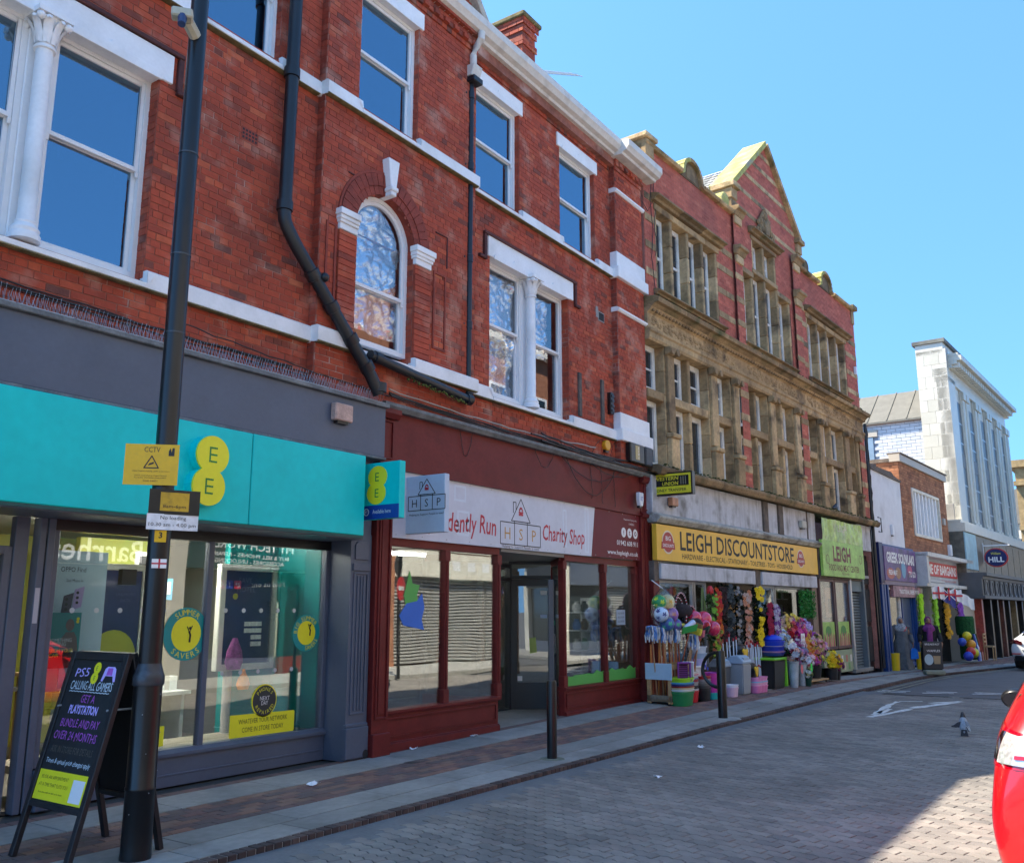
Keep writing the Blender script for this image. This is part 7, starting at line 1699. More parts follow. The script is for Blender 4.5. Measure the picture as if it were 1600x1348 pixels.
def person(loc,face,label,H_,robe,scarf,rhand,lhand,extra=None,folds=1.,hemr=.30):
    """robed standing figure; face = direction (radians) the person looks towards"""
    T=thing('person',loc,label,'person');k=H_/1.65
    fx,fy_=math.cos(face),math.sin(face);rx,ry=fy_,-fx
    def L(s,f_,z):return(loc[0]+rx*s*k+fx*f_*k,loc[1]+ry*s*k+fy_*f_*k,loc[2]+z*k)
    v=[L(0,0,.92),L(0,0,1.12),L(0,0,1.32),L(0,.01,1.42),L(0,.03,1.50),L(0,.03,1.60),
         L(.18,0,1.36),L(.24,.02,1.10),L(*rhand),L(-.18,0,1.36),L(-.24,.02,1.10),L(*lhand),
         L(.10,0,.88),L(.11,.04,.48),L(.11,.0,.07),L(.12,.12,.03),L(-.10,0,.88),L(-.11,-.02,.48),L(-.11,-.08,.07),L(-.12,.05,.03)]
    e=[(0,1),(1,2),(2,3),(3,4),(4,5),(2,6),(6,7),(7,8),(2,9),(9,10),(10,11),(0,12),(12,13),(13,14),(14,15),(0,16),(16,17),(17,18),(18,19)]
    r=[.14,.12,.13,.05,.085,.07,.06,.045,.03,.06,.045,.03,.08,.055,.04,.03,.08,.055,.04,.03]
    skin_obj('body',v,e,[q*k for q in r],skinm,T)
    class PF:
        def P(f,a,b,c):return Vector(L(a,b,c))
    pf=PF();mb=MB(pf);n=30;rings=[]
    for z,ra,rb in((.03,hemr,hemr*.85),(.25,hemr*.93,hemr*.8),(.55,.25,.21),(.85,.23,.19),(1.05,.20,.155),(1.2,.205,.15),(1.32,.195,.12),(1.40,.12,.09),(1.44,.07,.065)):
        ring=[]
        for i in range(n):
            a=2*math.pi*i/n;w_=1+folds*(.09*(1-z/1.5)*math.sin(a*7+z*2)+.05*(1-z/1.5)*math.sin(a*13+1));ring.append(mb.p(ra*w_*math.cos(a)+.02*math.sin(z*4),rb*w_*math.sin(a),z+(.02*math.sin(a*5)if z<.1 else 0)))
        rings.append(ring)
    for A_,B_ in zip(rings,rings[1:]):
        for i in range(n):mb.face(A_[i],A_[(i+1)%n],B_[(i+1)%n],B_[i])
    obj('robe',mb,robe,T,smooth=True)
    for sgn,hand in((1,rhand),(-1,lhand)):
        mb=MB(pf);mb.tube([(sgn*.13,0,1.37),(sgn*.21,.01,1.33),(sgn*.27,.02,1.10),(hand[0]*.97,hand[1]*.9,hand[2]+.06)],[.07,.085,.075,.06],12);obj('sleeve',mb,robe,T,smooth=True)
    mb=MB(pf);rings=[]
    for z,ra,rb,fo in((1.22,.15,.10,.06),(1.30,.19,.13,.04),(1.38,.15,.12,.02),(1.44,.095,.10,.0),(1.50,.10,.11,-.012),(1.56,.105,.115,-.015),(1.62,.09,.10,-.01),(1.665,.05,.06,0),(1.68,.01,.01,0)):
        rings.append([mb.p(ra*(1+.06*math.sin(5*a+z*9))*math.cos(a),rb*math.sin(a)+fo+.01-(0.035 if(1.42<z<1.63 and math.sin(a)>.75)else 0),z)for a in[2*math.pi*i/24 for i in range(24)]])
    for A_,B_ in zip(rings,rings[1:]):
        for i in range(24):mb.face(A_[i],A_[(i+1)%24],B_[(i+1)%24],B_[i])
    obj('headscarf',mb,scarf,T,smooth=True)
    mb=MB(pf);mb.ball((0,.083,1.545),.072,14,10,(.85,.72,1.12));mb.ball((0,.142,1.535),.014,6,5,(.8,1,1.4));obj('face',mb,skinm,T,smooth=True)
    for s in(-.026,.026):mb=MB(pf);mb.ball((s,.131,1.562),.009,6,4);obj('eye',mb,dkt,T)
    mb=MB(pf);mb.ball((0,.130,1.503),.016,8,4,(1.2,.4,.35));obj('mouth',mb,ui('lip',(.25,.07,.06)),T)
    for hand in(rhand,lhand):
        c=Vector(hand);sg=1 if c.x>0 else-1;mb=MB(pf);mb.ball((c.x,c.y,c.z-.03),.038,8,6,(.5,.9,1.2))
        for i in range(4):mb.tube([(c.x,c.y-.028+.019*i,c.z-.06),(c.x-sg*.008,c.y-.026+.018*i,c.z-.095),(c.x-sg*.025,c.y-.024+.018*i,c.z-.105-.006*(i in(1,2)))],[.010,.009,.007],6)
        mb.tube([(c.x,c.y+.035,c.z-.02),(c.x-sg*.012,c.y+.055,c.z-.05),(c.x-sg*.018,c.y+.05,c.z-.075)],[.011,.010,.008],6);obj('hand',mb,skinm,T,smooth=True)
    return T,L
tow=math.atan2(-6.4,-30.8)
grob=mat('grey_robe',(.11,.12,.13),.9,var=.25,vs=7,bump=1,bs=30);gsc=mat('patterned_scarf',(.30,.32,.34),.8,var=.6,vs=22)
P1,L1=person((30.8,-1.12,gz(30.8)),tow+.15,'woman in a long grey robe and patterned headscarf carrying a blue carrier bag',1.60,grob,gsc,(.33,.06,.80),(-.33,.08,.80))
mb=MB();
class LF:
    def __init__(f,L):f.L=L
    def P(f,a,b,c):return Vector(f.L(a,b,c))
mb=MB(LF(L1));mb.tube([(-.17,.09,1.34),(-.10,.12,1.24),(-.06,.14,1.2)],[.02,.035,.01],6);obj('red_scarf_end',mb,redt,P1)
BG=thing('carrier_bag',L1(-.33,.08,.3),'blue carrier bag hanging from the hand of the woman in grey','bag')
mb=MB(LF(L1));mb.prism([(-.22,.34),(-.46,.36),(-.44,.62),(-.38,.68),(-.29,.68),(-.24,.6)],.02,.14,'d');mb.tube([(-.30,.08,.66),(-.33,.08,.76),(-.37,.08,.66)],.008,5);obj('bag',mb,mat('blue_bag',(.01,.16,.60),.35,var=.2,bump=1,bs=15),BG,bevel=.02)
blk=mat('black_robe',(.012,.012,.014),.9,var=.2);pur=mat('purple_scarf',(.20,.03,.17),.8,var=.2,vs=12)
P2,L2=person((29.9,-2.1,gz(29.9)),tow+.1,'woman in black with a long purple headscarf standing behind the menu board',1.60,blk,pur,(.30,.22,.86),(-.32,.24,.84),hemr=.27)
mb=MB(LF(L2));mb.prism([(-.09,1.38),(.07,1.38),(.09,.85),(-.03,.78),(-.08,.9)],.12,.20,'d');obj('scarf_tail',mb,pur,P2,bevel=.03)
# pigeon on the block paving, wings half raised, and another bird on the ledge
pgd=mat('pigeon_dark',(.022,.025,.035),.5,var=.3,vs=40);pgl=mat('pigeon_pale',(.24,.28,.33),.7,var=.2,vs=40);pgs=mat('pigeon_stripe',(.55,.58,.60),.7)
PG_=thing('pigeon',(14.3,-5.31,RZ+.006),'grey pigeon with dark neck and one wing lifted, out on the block paving','bird')
px0,py0,pz0=14.3,-5.31,RZ+.006
a_=math.atan2(-2.29,-14.3);fx,fy_=-math.cos(a_),-math.sin(a_);sx_,sy_=fy_,-fx
class BF:
    def P(f,s,d,z):return Vector((px0+sx_*s+fx*d,py0+sy_*s+fy_*d,pz0+z))
bf_=BF()
skin_obj('body',[bf_.P(0,-.02,.13),bf_.P(0,.02,.18),bf_.P(0,.05,.225),bf_.P(0,.07,.26),bf_.P(0,.075,.285),bf_.P(0,-.07,.085),bf_.P(0,-.12,.055)],[(0,1),(1,2),(2,3),(3,4),(0,5),(5,6)],[.062,.066,.046,.026,.02,.04,.018],pgl,PG_)
mb=MB(bf_);mb.ball((0,.085,.295),.023,10,7,(1,1.15,1));mb.tube([(0,.105,.292),(0,.128,.286)],[.007,.003],6);mb.lathe((0,.055,.19),[(.05,0),(.047,.03),(.034,.07),(.024,.10),(.018,.115)],12);obj('head',mb,pgd,PG_,smooth=True)
for s in(-.018,.018):mb=MB(bf_);mb.ball((s,.093,.30),.005,6,4);obj('eye',mb,ui('orange_eye',(.5,.12,.02)),PG_)
mb=MB(bf_)
for i in range(-2,3):mb.prism([(i*.012-.010,.10),(i*.012+.010,.10),(i*.019+.012,.012),(i*.019-.012,.012)],-.115-.004*abs(i),-.108-.004*abs(i),'d')
obj('tail',mb,pgd,PG_)
for sg in(1,-1):
    mb=MB(bf_)
    if sg>0:mb.prism([(.02,.215),(.062,.20),(.082,.15),(.075,.085),(.05,.07),(.03,.11)],-.085,-.060,'d')
    else:mb.prism([(-.03,.20),(-.075,.185),(-.12,.15),(-.155,.135),(-.16,.12),(-.10,.115),(-.05,.12)],-.06,-.045,'d')
    w_=obj('wing',mb,pgl if sg>0 else pgd,PG_,bevel=.006)
    if sg>0:
        for k in(0,1):mb=MB(bf_);mb.prism([(.035+.018*k,.145),(.045+.018*k,.145),(.072+.012*k,.085),(.062+.012*k,.082)],-.089,-.086,'d');obj('wing_bar',mb,pgs,w_)
        mb=MB(bf_);mb.prism([(.03,.13),(.05,.15),(.078,.09),(.055,.07)],-.0875,-.0862,'d');obj('wing_patch',mb,pgd,w_)
for s in(-.022,.028):
    mb=MB(bf_);mb.tube([(s,-.01,.09),(s,0,.0)],.005,6)
    for t in(-.02,0,.02):mb.tube([(s,0,.004),(s+t,.03,.003)],.004,5)
    mb.tube([(s,0,.004),(s,-.02,.003)],.004,5);obj('leg',mb,ui('pigeon_leg',(.25,.07,.06)),PG_)
px0,py0,pz0=tuple(S0.P(10.1,.12,4.38));sx_,sy_,fx,fy_=0,-1,1,0
RB=thing('roosting_pigeon',(px0,py0,pz0),'dark bird resting on the mossy stone ledge above the green banners','bird')
skin_obj('body',[bf_.P(0,0,.08),bf_.P(0,.06,.12),bf_.P(0,.10,.17),bf_.P(0,.12,.20),bf_.P(0,-.10,.06),bf_.P(0,-.22,.05)],[(0,1),(1,2),(2,3),(0,4),(4,5)],[.07,.06,.03,.03,.05,.02],pgd,RB)
mb=MB(bf_);mb.tube([(0,.15,.20),(0,.18,.19)],[.008,.003],5);obj('beak',mb,pgd,RB)

# ============================================================ CARS
def car(name,loc,ang,paint,label,Lc=4.05,Wc=1.74,Hc=1.47,hatch=True):
    f=Fr(loc[0],loc[1],loc[2],ang)
    T=thing(name,loc,label,'car');hw=Wc/2
    #        s     zb   w_low  w_mid  z_belt w_belt zroof w_roof
    if hatch:st=[(.0,.36,.68,.74,.86,.60,.87,.50),(.03,.22,.80,.85,.92,.74,.96,.58),(.14,.18,.845,.88,1.0,.81,1.14,.60),(.38,.18,.85,.88,1.02,.83,1.36,.60),(.75,.19,.84,.87,1.0,.83,1.45,.62),(1.4,.19,.84,.865,.98,.82,1.47,.63),(2.1,.19,.84,.865,.96,.81,1.44,.62),(2.6,.19,.84,.865,.94,.80,1.26,.63),(3.0,.19,.84,.865,.92,.79,.99,.66),(3.5,.20,.83,.86,.84,.76,.86,.60),(3.9,.24,.78,.80,.72,.68,.74,.5),(4.05,.34,.62,.66,.6,.58,.62,.42)]
    else:st=[(.0,.45,.62,.70,.90,.62,.91,.50),(.05,.32,.74,.82,.98,.72,1.0,.58),(.3,.24,.82,.88,1.0,.80,1.04,.62),(.7,.20,.86,.89,1.0,.82,1.20,.58),(1.1,.19,.87,.89,1.0,.83,1.38,.58),(1.7,.19,.87,.89,.98,.82,1.43,.60),(2.4,.19,.87,.89,.96,.81,1.40,.60),(3.0,.19,.87,.89,.93,.80,1.18,.62),(3.4,.20,.86,.885,.90,.79,.96,.66),(4.0,.22,.85,.87,.83,.76,.85,.60),(4.45,.28,.78,.80,.7,.68,.72,.5),(4.6,.38,.62,.66,.6,.58,.62,.42)]
    kx=Lc/st[-1][0];kw=hw/.87;kz=Hc/1.47
    def ring(q):
        s,zb,wl,wm,zt,wb,zr,wr=q;P_=[(.0,zb),(wl*.9,zb),(wl,zb+.08),(wm,(zb+zt)/2-.05),(wm*.965,(zb+zt)/2+.12),(wb,zt),((wb*.45+wr*.55),zt+(zr-zt)*.55),(wr,zr-.03*(zr-zt>.1)),(wr*.6,zr+.005),(0,zr+.02)]
        return s*kx,[(a*kw,z*kz)for a,z in P_]
    mb=MB(f);R_=[]
    for q in st:
        s,P_=ring(q);full=[(-a,z)for a,z in P_]+[(a,z)for a,z in P_[-2:0:-1]];R_.append([mb.p(s,a,z)for a,z in full])
    n=len(R_[0])
    for A_,B_ in zip(R_,R_[1:]):
        for i in range(n):mb.face(A_[i],A_[(i+1)%n],B_[(i+1)%n],B_[i])
    mb.face(*R_[0]);mb.face(*R_[-1][::-1])
    b=obj('body',mb,paint,T,smooth=False);[setattr(p,'use_smooth',True)for p in b.data.polygons]
    ss=b.modifiers.new('sub','SUBSURF');ss.levels=2;ss.render_levels=2
    gl=mat('car_glass',(.01,.012,.015),.03,spec=1.,var=0)
    bpy.context.view_layer.update();bv=BVHTree.FromObject(b,bpy.context.evaluated_depsgraph_get());org=Vector(loc)
    def onside(s,sg,z):
        a_=f.P(s,sg*3,z);h_=bv.ray_cast(a_-org,f.P(s,0,z)-a_)
        return(f.P(s,sg*3,z)+(f.P(s,0,z)-a_).normalized()*(h_[3]-.006))if h_[0]is not None else f.P(s,sg*hw*.6,z)
    def patch(nm,i0,i1,j0,j1,m_,off=.012,sides=(-1,1),shr=.12):
        for sg in sides:
            mb=MB(f);G_=[]
            for i in range(i0,i1+1):
                s,P_=ring(st[i]);G_.append([(s,P_[j])for j in range(j0,j1+1)])
            idx=[]
            ni,nj=len(G_)-1,j1-j0
            for i in range(ni+1):
                row=[]
                for j in range(nj+1):
                    s,(a,z)=G_[i][j];v_=onside(s,sg,z-.03*(j==nj)+.015*(j==0));mb.v.append(v_);row.append(len(mb.v)-1)
                idx.append(row)
            for i in range(ni):
                for j in range(nj):mb.face(idx[i][j],idx[i+1][j],idx[i+1][j+1],idx[i][j+1])
            obj(nm,mb,m_,T,smooth=True)
    patch('side_window',3,5,5,7,gl);patch('side_window',5,8,5,7,gl)
    s0,P0=ring(st[2]);s1,P1_=ring(st[3]);mb=MB(f)
    q=[(s0-.0,a,P0[7][1]*.98+.02)for a in(-.52*kw,.52*kw)];mb.poly([(s0+.0*kx-.02,-.56*kw,1.06*kz),(s0-.02,.56*kw,1.06*kz),(s1-.03,.50*kw,1.37*kz),(s1-.03,-.50*kw,1.37*kz)])if hatch else mb.poly([(.42,-.56*kw,1.09*kz),(.42,.56*kw,1.09*kz),(1.0,.50*kw,1.38*kz),(1.0,-.50*kw,1.38*kz)])
    obj('rear_window',mb,gl,T)
    for s in(.72*kx if hatch else .85*kx,(3.25 if hatch else 3.65)*kx):
        for sg in(-1,1):
            c=sg*(hw-.09);mb=MB(f)
            def circ(r,d):return[mb.p(s+r*math.cos(2*math.pi*k/24),c+d,.31+r*math.sin(2*math.pi*k/24))for k in range(24)]
            A_,B_,C_,D_=circ(.30,-sg*.1),circ(.31,-sg*.06),circ(.31,sg*.06),circ(.29,sg*.095)
            for U_,V_ in((A_,B_),(B_,C_),(C_,D_)):
                for k in range(24):mb.face(U_[k],U_[(k+1)%24],V_[(k+1)%24],V_[k])
            mb.face(*A_);mb.face(*D_);w_=obj('wheel',mb,rubber,T,smooth=True)
            mb=MB(f);mb.prism([(s+.2*math.cos(2*math.pi*k/20),.31+.2*math.sin(2*math.pi*k/20))for k in range(20)],c+sg*.09,c+sg*.10,'d');obj('rim',mb,alu,w_)
    lx=.02
    return f,T,hw,kw,kz,gl
redm=mat('red_car_paint',(.62,.004,.008),.28,var=0,coat=1.,spec=.5)
f,T,hw,kw,kz,gl=car('red_car',(5.86,-7.60,RZ),0,redm,'glossy red hatchback cut off by the right edge, nearest the camera')
# rear lamp cluster at the left corner, bumper line, door mirror
def lampbits(f,sg,T,hw):
    """lamp panels laid on the rounded rear corner of the body"""
    body=[c for c in T.children if c.name.startswith('body')][0];bpy.context.view_layer.update()
    bv=BVHTree.FromObject(body,bpy.context.evaluated_depsgraph_get());org=wloc(T)
    def hit(u,z,off):
        a0=R(5+62*u);tgt=f.P(.55,sg*(hw-.55),z);out=f.P(.55-2*math.cos(a0),sg*(hw-.55+2*math.sin(a0)),z)
        h_=bv.ray_cast(out-org,(tgt-out).normalized())
        return(h_[0]+org+(out-tgt).normalized()*off)if h_[0]is not None else tgt
    LT=None
    for nm,m_,us,lo,hi,off in(('tail_light',mat('red_lens',(.45,.0,.01),.1,coat=1),(0,1),lambda u:.85-.02*(1-u),lambda u:.97+.11*u,.006),('clear_lens',mat('clear_lamp',(.60,.58,.55),.12,metal=.5,coat=1,var=.3,vs=40),(.05,.66),lambda u:.845+.035*u,lambda u:.955+.11*u,.014),('lamp_ring',mat('chrome_ring',(.7,.7,.72),.08,metal=1),(.66,.74),lambda u:.88,lambda u:1.03,.016),('red_strip',mat('red_lens',0),(.05,.5),lambda u:.895,lambda u:.915,.020)):
        mb=MB();G_=[]
        for i in range(13):
            u=us[0]+(us[1]-us[0])*i/12;G_.append([mb.p(*hit(u,lo(u)+(hi(u)-lo(u))*j/5,off))for j in range(6)])
        for i in range(12):
            for j in range(5):mb.face(G_[i][j],G_[i+1][j],G_[i+1][j+1],G_[i][j+1])
        o=obj(nm,mb,m_,LT or T,smooth=True);LT=LT or o
lampbits(f,-1,T,hw);lampbits(f,1,T,hw)
for sg in(-1,1):
    mb=MB(f);mb.ball((2.72,sg*(hw+.10),1.0),.115,14,10,(.55,.95,.72));mm=obj('door_mirror',mb,black,T,smooth=True)
    mb=MB(f);mb.prism([(sg*(hw+.10)+.095*math.cos(2*math.pi*k/20),1.0+.07*math.sin(2*math.pi*k/20))for k in range(20)],2.650,2.656,'s');mb.v=[f.P(*((2.650 if i<20 else 2.656),sg*(hw+.10)+.085*math.cos(2*math.pi*(i%20)/20),1.0+.06*math.sin(2*math.pi*(i%20)/20)))for i in range(40)];obj('mirror_glass',mb,mat('mirror_dark',(.03,.03,.035),.04,metal=.6),mm)
    mb=MB(f);mb.tube([(2.70,sg*(hw-.05),.96),(2.72,sg*(hw+.05),.98)],.03,8);obj('mirror_stalk',mb,black,mm)
mb=MB(f);mb.box(-.025,.01,-.26,.26,.60,.71);obj('number_plate',mb,mat('plate_yellow',(.75,.55,.02),.4),T)
mb=MB(f);mb.box(-.02,.3,-.62,.62,.27,.36);obj('lower_bumper',mb,black,T,bevel=.03)
wpm=mat('white_car_paint',(.62,.66,.70),.3,coat=1.,var=0)
f,T,hw,kw,kz,gl=car('white_car',(34.0,-4.58,gz(34)-.04),R(-9),wpm,'white saloon car parked at the far right kerb seen from behind',4.6,1.82,1.45,False)
for sg in(-1,1):
    mb=MB(f);mb.prism([(sg*.50,.80),(sg*.84,.84),(sg*.86,.93),(sg*.70,.97),(sg*.50,.90)],-.0,.0,'s');mb=MB(f)
    q=[(-.012,sg*.48,.80),(.09,sg*.86,.84),(.14,sg*.885,.95),(-.0,sg*.62,.96),(-.02,sg*.48,.90)];mb.poly(q);mb.poly([(a-.02,b,c)for a,b,c in q][::-1]);obj('tail_light',mb,mat('dark_red_lens',(.06,.005,.01),.15,coat=1),T)
    mb=MB(f);mb.box(-.03,.05,min(sg*.55,sg*.8),max(sg*.55,sg*.8),.50,.53);obj('reflector',mb,mat('red_lens',0),T)
mb=MB(f);mb.box(-.03,.0,-.27,.27,.70,.81);pl_=obj('number_plate',mb,mat('plate_yellow',0),T)
bk_=Fr(*f.P(-.031,0,0),R(-9)-math.pi/2);text('lettering','CY16',bk_,0,.001,.755,.07,dkt,pl_,width=.45)
mb=MB(f);mb.box(-.02,.35,-.75,.75,.26,.46);obj('lower_bumper',mb,black,T,bevel=.04)
mb=MB(f);mb.box(-.02,.03,-.5,.5,.62,.64);obj('boot_trim',mb,MC['chrome_ring'],T)
# ============================================================ STOCK OUT ON THE PAVEMENT
def Q(s,d,z=0):p=S0.P(s,d,z);return(p.x,p.y,p.z)
def base(s,d):p=S0.P(s,d,0);return gh(p.x,p.y)
leafm=mat('artificial_leaf',(.035,.09,.02),.6,var=.4,vs=20);leafd=mat('dark_leaf',(.008,.015,.009),.9,var=.5,vs=20,spec=.1)
PET={}
def petal(c):
    k='petal_%02x%02x%02x'%tuple(int(x*255)for x in c)
    return mat(k,c,.7,var=.2,vs=30)
def bloom(mb,c,r,nrm,n=6):
    """rosette: two rings of petals round a centre, turned to nrm"""
    nrm=Vector(nrm).normalized();e1=nrm.cross(Vector((.3,.2,1))).normalized();e2=nrm.cross(e1);c=Vector(c);a0=rnd.random()*6
    for rr,lift in((1.,.15),(.6,.45)):
        for k in range(n):
            a,b=a0+2*math.pi*k/n,a0+2*math.pi*(k+.85)/n;P_=[c,c+(e1*math.cos(a)+e2*math.sin(a))*r*rr+nrm*r*lift,c+(e1*math.cos((a+b)/2)+e2*math.sin((a+b)/2))*r*rr*1.15+nrm*r*lift*.8,c+(e1*math.cos(b)+e2*math.sin(b))*r*rr+nrm*r*lift]
            i=[mb.p(*q)for q in P_];mb.face(*i)
        a0+=.5
def leaves(mb,c,rad,n,size,squash=(1,1,1)):
    for _ in range(n):
        v=Vector((rnd.gauss(0,1),rnd.gauss(0,1),rnd.gauss(0,1))).normalized()*rnd.uniform(.5,1)
        p=Vector((c[0]+v.x*rad*squash[0],c[1]+v.y*rad*squash[1],c[2]+v.z*rad*squash[2]));t=Vector((rnd.gauss(0,1),rnd.gauss(0,1),rnd.gauss(0,1))).normalized();b=t.cross(v).normalized();s_=size*rnd.uniform(.6,1.3)
        i=[mb.p(*q)for q in(p-t*s_,p+b*s_*.4,p+t*s_,p-b*s_*.4)];mb.face(*i)
def bouquet(T,s,d,z,rad,cols,n,br,sq=(1,1,.8),par='blooms',lf=60):
    c=Q(s,d,z);mb=MB();leaves(mb,c,rad*.85,lf,.05,sq);obj('leaves',mb,leafm,T,kind='stuff',norm=False)
    for i,col in enumerate(cols):
        mb=MB()
        for k in range(max(3,n//len(cols))):
            v=Vector((rnd.gauss(0,1),-abs(rnd.gauss(0,1.1)),rnd.gauss(.3,1))).normalized();v.x-=.25;v.normalize()
            q_=rnd.uniform(.45,1.15);bloom(mb,(c[0]+v.x*rad*sq[0]*q_*1.1,c[1]+v.y*rad*sq[1]*q_,c[2]+v.z*rad*sq[2]*q_*1.1),br*rnd.uniform(.6,1.25),v+Vector((rnd.gauss(0,.3),rnd.gauss(0,.3),rnd.gauss(0,.3))),6)
        obj(par,mb,petal(col),T,kind='stuff',norm=False)
def plastic(n,c,r=.35,**k):return mat('plastic_'+n,c,r,var=.04,**k)
# --- wooden crate of mops and brushes
z0=base(-.4,.4)
CR=thing('mop_crate',Q(-.3,.35,z0),'wooden crate with a pale blue front board, holding mops and brooms, leftmost on the pavement','crate')
cs0,cs1,cd0,cd1=-.55,.28,.08,.56
for s_,d_ in((cs0,cd0),(cs0,cd1-.07),(cs1-.07,cd0),(cs1-.07,cd1-.07)):mb=MB(S0);mb.box(s_,s_+.07,d_,d_+.07,z0+.02,z0+.66);obj('corner_post',mb,woodm,CR,bevel=.004)
for q in((cs0,cs0+.03,cd0,cd1),(cs1-.03,cs1,cd0,cd1),(cs0,cs1,cd0,cd0+.03),(cs0,cs1,cd1-.03,cd1)):
    mb=MB(S0);mb.box(*q,z0+.05,z0+.16);obj('bottom_rail',mb,mat('old_pallet',(.22,.18,.13),.9,var=.3),CR,bevel=.004)
    mb=MB(S0);mb.box(*q,z0+.60,z0+.68);obj('top_rail',mb,woodm,CR,bevel=.004)
mb=MB(S0);mb.box(cs0,cs1,cd0,cd1,z0+.06,z0+.09);obj('floor',mb,woodm,CR)
mb=MB(S0);mb.box(cs0-.012,cs0,cd0-.02,cd1+.02,z0+.42,z0+.70);obj('front_board',mb,plastic('pale_blue_board',(.42,.58,.72)),CR,bevel=.003)
for q in((cs0+.05,cd0+.06),(cs1-.1,cd0+.06),(cs0+.05,cd1-.1),(cs1-.1,cd1-.1)):mb=MB(S0);mb.ball((q[0],q[1],z0+.025),.028,8,6);obj('castor',mb,rubber,CR)
stick=mat('broom_handle',(.50,.30,.16),.6,var=.15);stick_r=mat('red_brown_handle',(.42,.10,.04),.5,var=.15)
def broom(kind,s,d,ts,td,tz,col,label,hm=None):
    T=thing(kind,Q(s,d,z0+.1),label,'mop' if kind=='mop' else 'broom');mb=MB(S0);mb.tube([(s,d,z0+.1),(ts,td,tz)],.012,6);obj('handle',mb,hm or stick,T,smooth=True)
    mb=MB(S0)
    if kind=='mop':
        mb.lathe((ts,td,tz-.03),[(.02,0),(.04,.02),(.04,.05),(.02,.07)],10);obj('socket',mb,plastic('mop_socket',(.2,.3,.6)),T)
        for c_,n_ in((wpl,14),(plastic('mop_blue',(.12,.28,.62)),9)):
            mb=MB(S0)
            for k in range(n_):
                a=rnd.uniform(0,6.28);l_=rnd.uniform(.10,.24);o_=rnd.uniform(.05,.09)
                mb.tube([(ts,td,tz+.04),(ts+o_*math.cos(a),td+o_*math.sin(a),tz+.03),(ts+o_*1.25*math.cos(a),td+o_*1.25*math.sin(a),tz-l_*.5),(ts+o_*1.2*math.cos(a+.1),td+o_*1.2*math.sin(a+.1),tz-l_)],[.014,.017,.016,.012],5)
            obj('strands',mb,c_,T,kind='stuff',smooth=True)
    else:
        ax=Vector((rnd.uniform(-.4,.4),1,rnd.uniform(-.5,.5))).normalized();c=Vector((ts,td,tz));e=Vector((ts-s,td-d,tz-z0)).normalized();w_=ax*.14
        def slab_(nm,off0,off1,th,m_):
            mb=MB(S0);n=e.cross(ax).normalized()*th;pts=[c+w_*a+e*b+n*q for b in(off0,off1)for a in(-1,1)for q in(-1,1)];i=[mb.p(*p)for p in pts]
            for q in((0,1,3,2),(4,6,7,5),(0,4,5,1),(2,3,7,6),(0,2,6,4),(1,5,7,3)):mb.face(*[i[k]for k in q])
            obj(nm,mb,m_,T,bevel=.004)
        slab_('head',-.02,.02,.022,stick if kind=='brush' else plastic('head_%s'%col[0],col[1]));slab_('bristles',.02,.10,.028,plastic('bristle_%s'%col[0],col[1],.8))
    return T
i=0
mopl=['leftmost','second from left','third from left','fourth from left','rightmost upright']
for k,(ts,td,tz)in enumerate(((-.86,.35,1.36),(-.70,.42,1.33),(-.48,.35,1.36),(-.25,.45,1.34),(-.02,.35,1.31))):
    broom('mop',-.40+.14*k,.2+.05*(k%3),ts+.05,td,tz,None,'blue and white string mop standing head up in the wooden crate, %s mop'%mopl[k])
broom('mop',.1,.45,.22,.62,1.20,None,'white striped mop hanging forwards at the right of the crate')
cols=[(('green',(.05,.35,.06)),'green'),(('yellow',(.75,.62,.05)),'yellow'),(('dark',(.03,.06,.04)),'dark green'),(('brown',(.28,.14,.04)),'brown'),(('red',(.55,.03,.04)),'red'),(('pink',(.6,.15,.2)),'dull pink')]
for k,(ts,td,tz)in enumerate(((.02,.65,1.30),(.20,.66,1.27),(.52,.66,1.24),(.36,.6,1.36),(.70,.55,1.32),(.35,.66,1.18))):
    broom('broom',.05+.06*k,.3+.04*k,ts,td,tz,cols[k][0],'%s headed broom leaning over to the right among the brooms'%cols[k][1],stick if k%2 else stick_r)
SK=thing('garden_stakes',Q(-.2,.15,z0),'bundle of red and orange brown wooden handles standing behind the mops','stakes')
for k in range(14):
    s_=-.5+k*.085;mb=MB(S0);mb.tube([(s_,.14,z0+.1),(s_+rnd.uniform(-.05,.15),.12,z0+rnd.uniform(1.0,1.2))],.016,6);obj('stake',mb,stick_r if k%3 else mat('orange_handle',(.55,.20,.05),.5),SK)
mb=MB(S0);mb.tube([(-.57,.5,1.44),(.12,.5,1.41)],.03,8);yt_=obj('swim_noodle',mb,plastic('yellow_tube',(.70,.68,.08)));tag(yt_,'yellow foam tube lying across the top of the mops','tube');yt_.data.polygons.foreach_set('use_smooth',[True]*len(yt_.data.polygons))
mb=MB(S0);mb.tube([(.06,.55,1.34),(.30,.6,1.46)],.055,10);tag(obj('cloth_roll',mb,plastic('white_blue_roll',(.55,.62,.78)),smooth=True),'pale blue roll of cloth lying beside the yellow foam tube','roll')
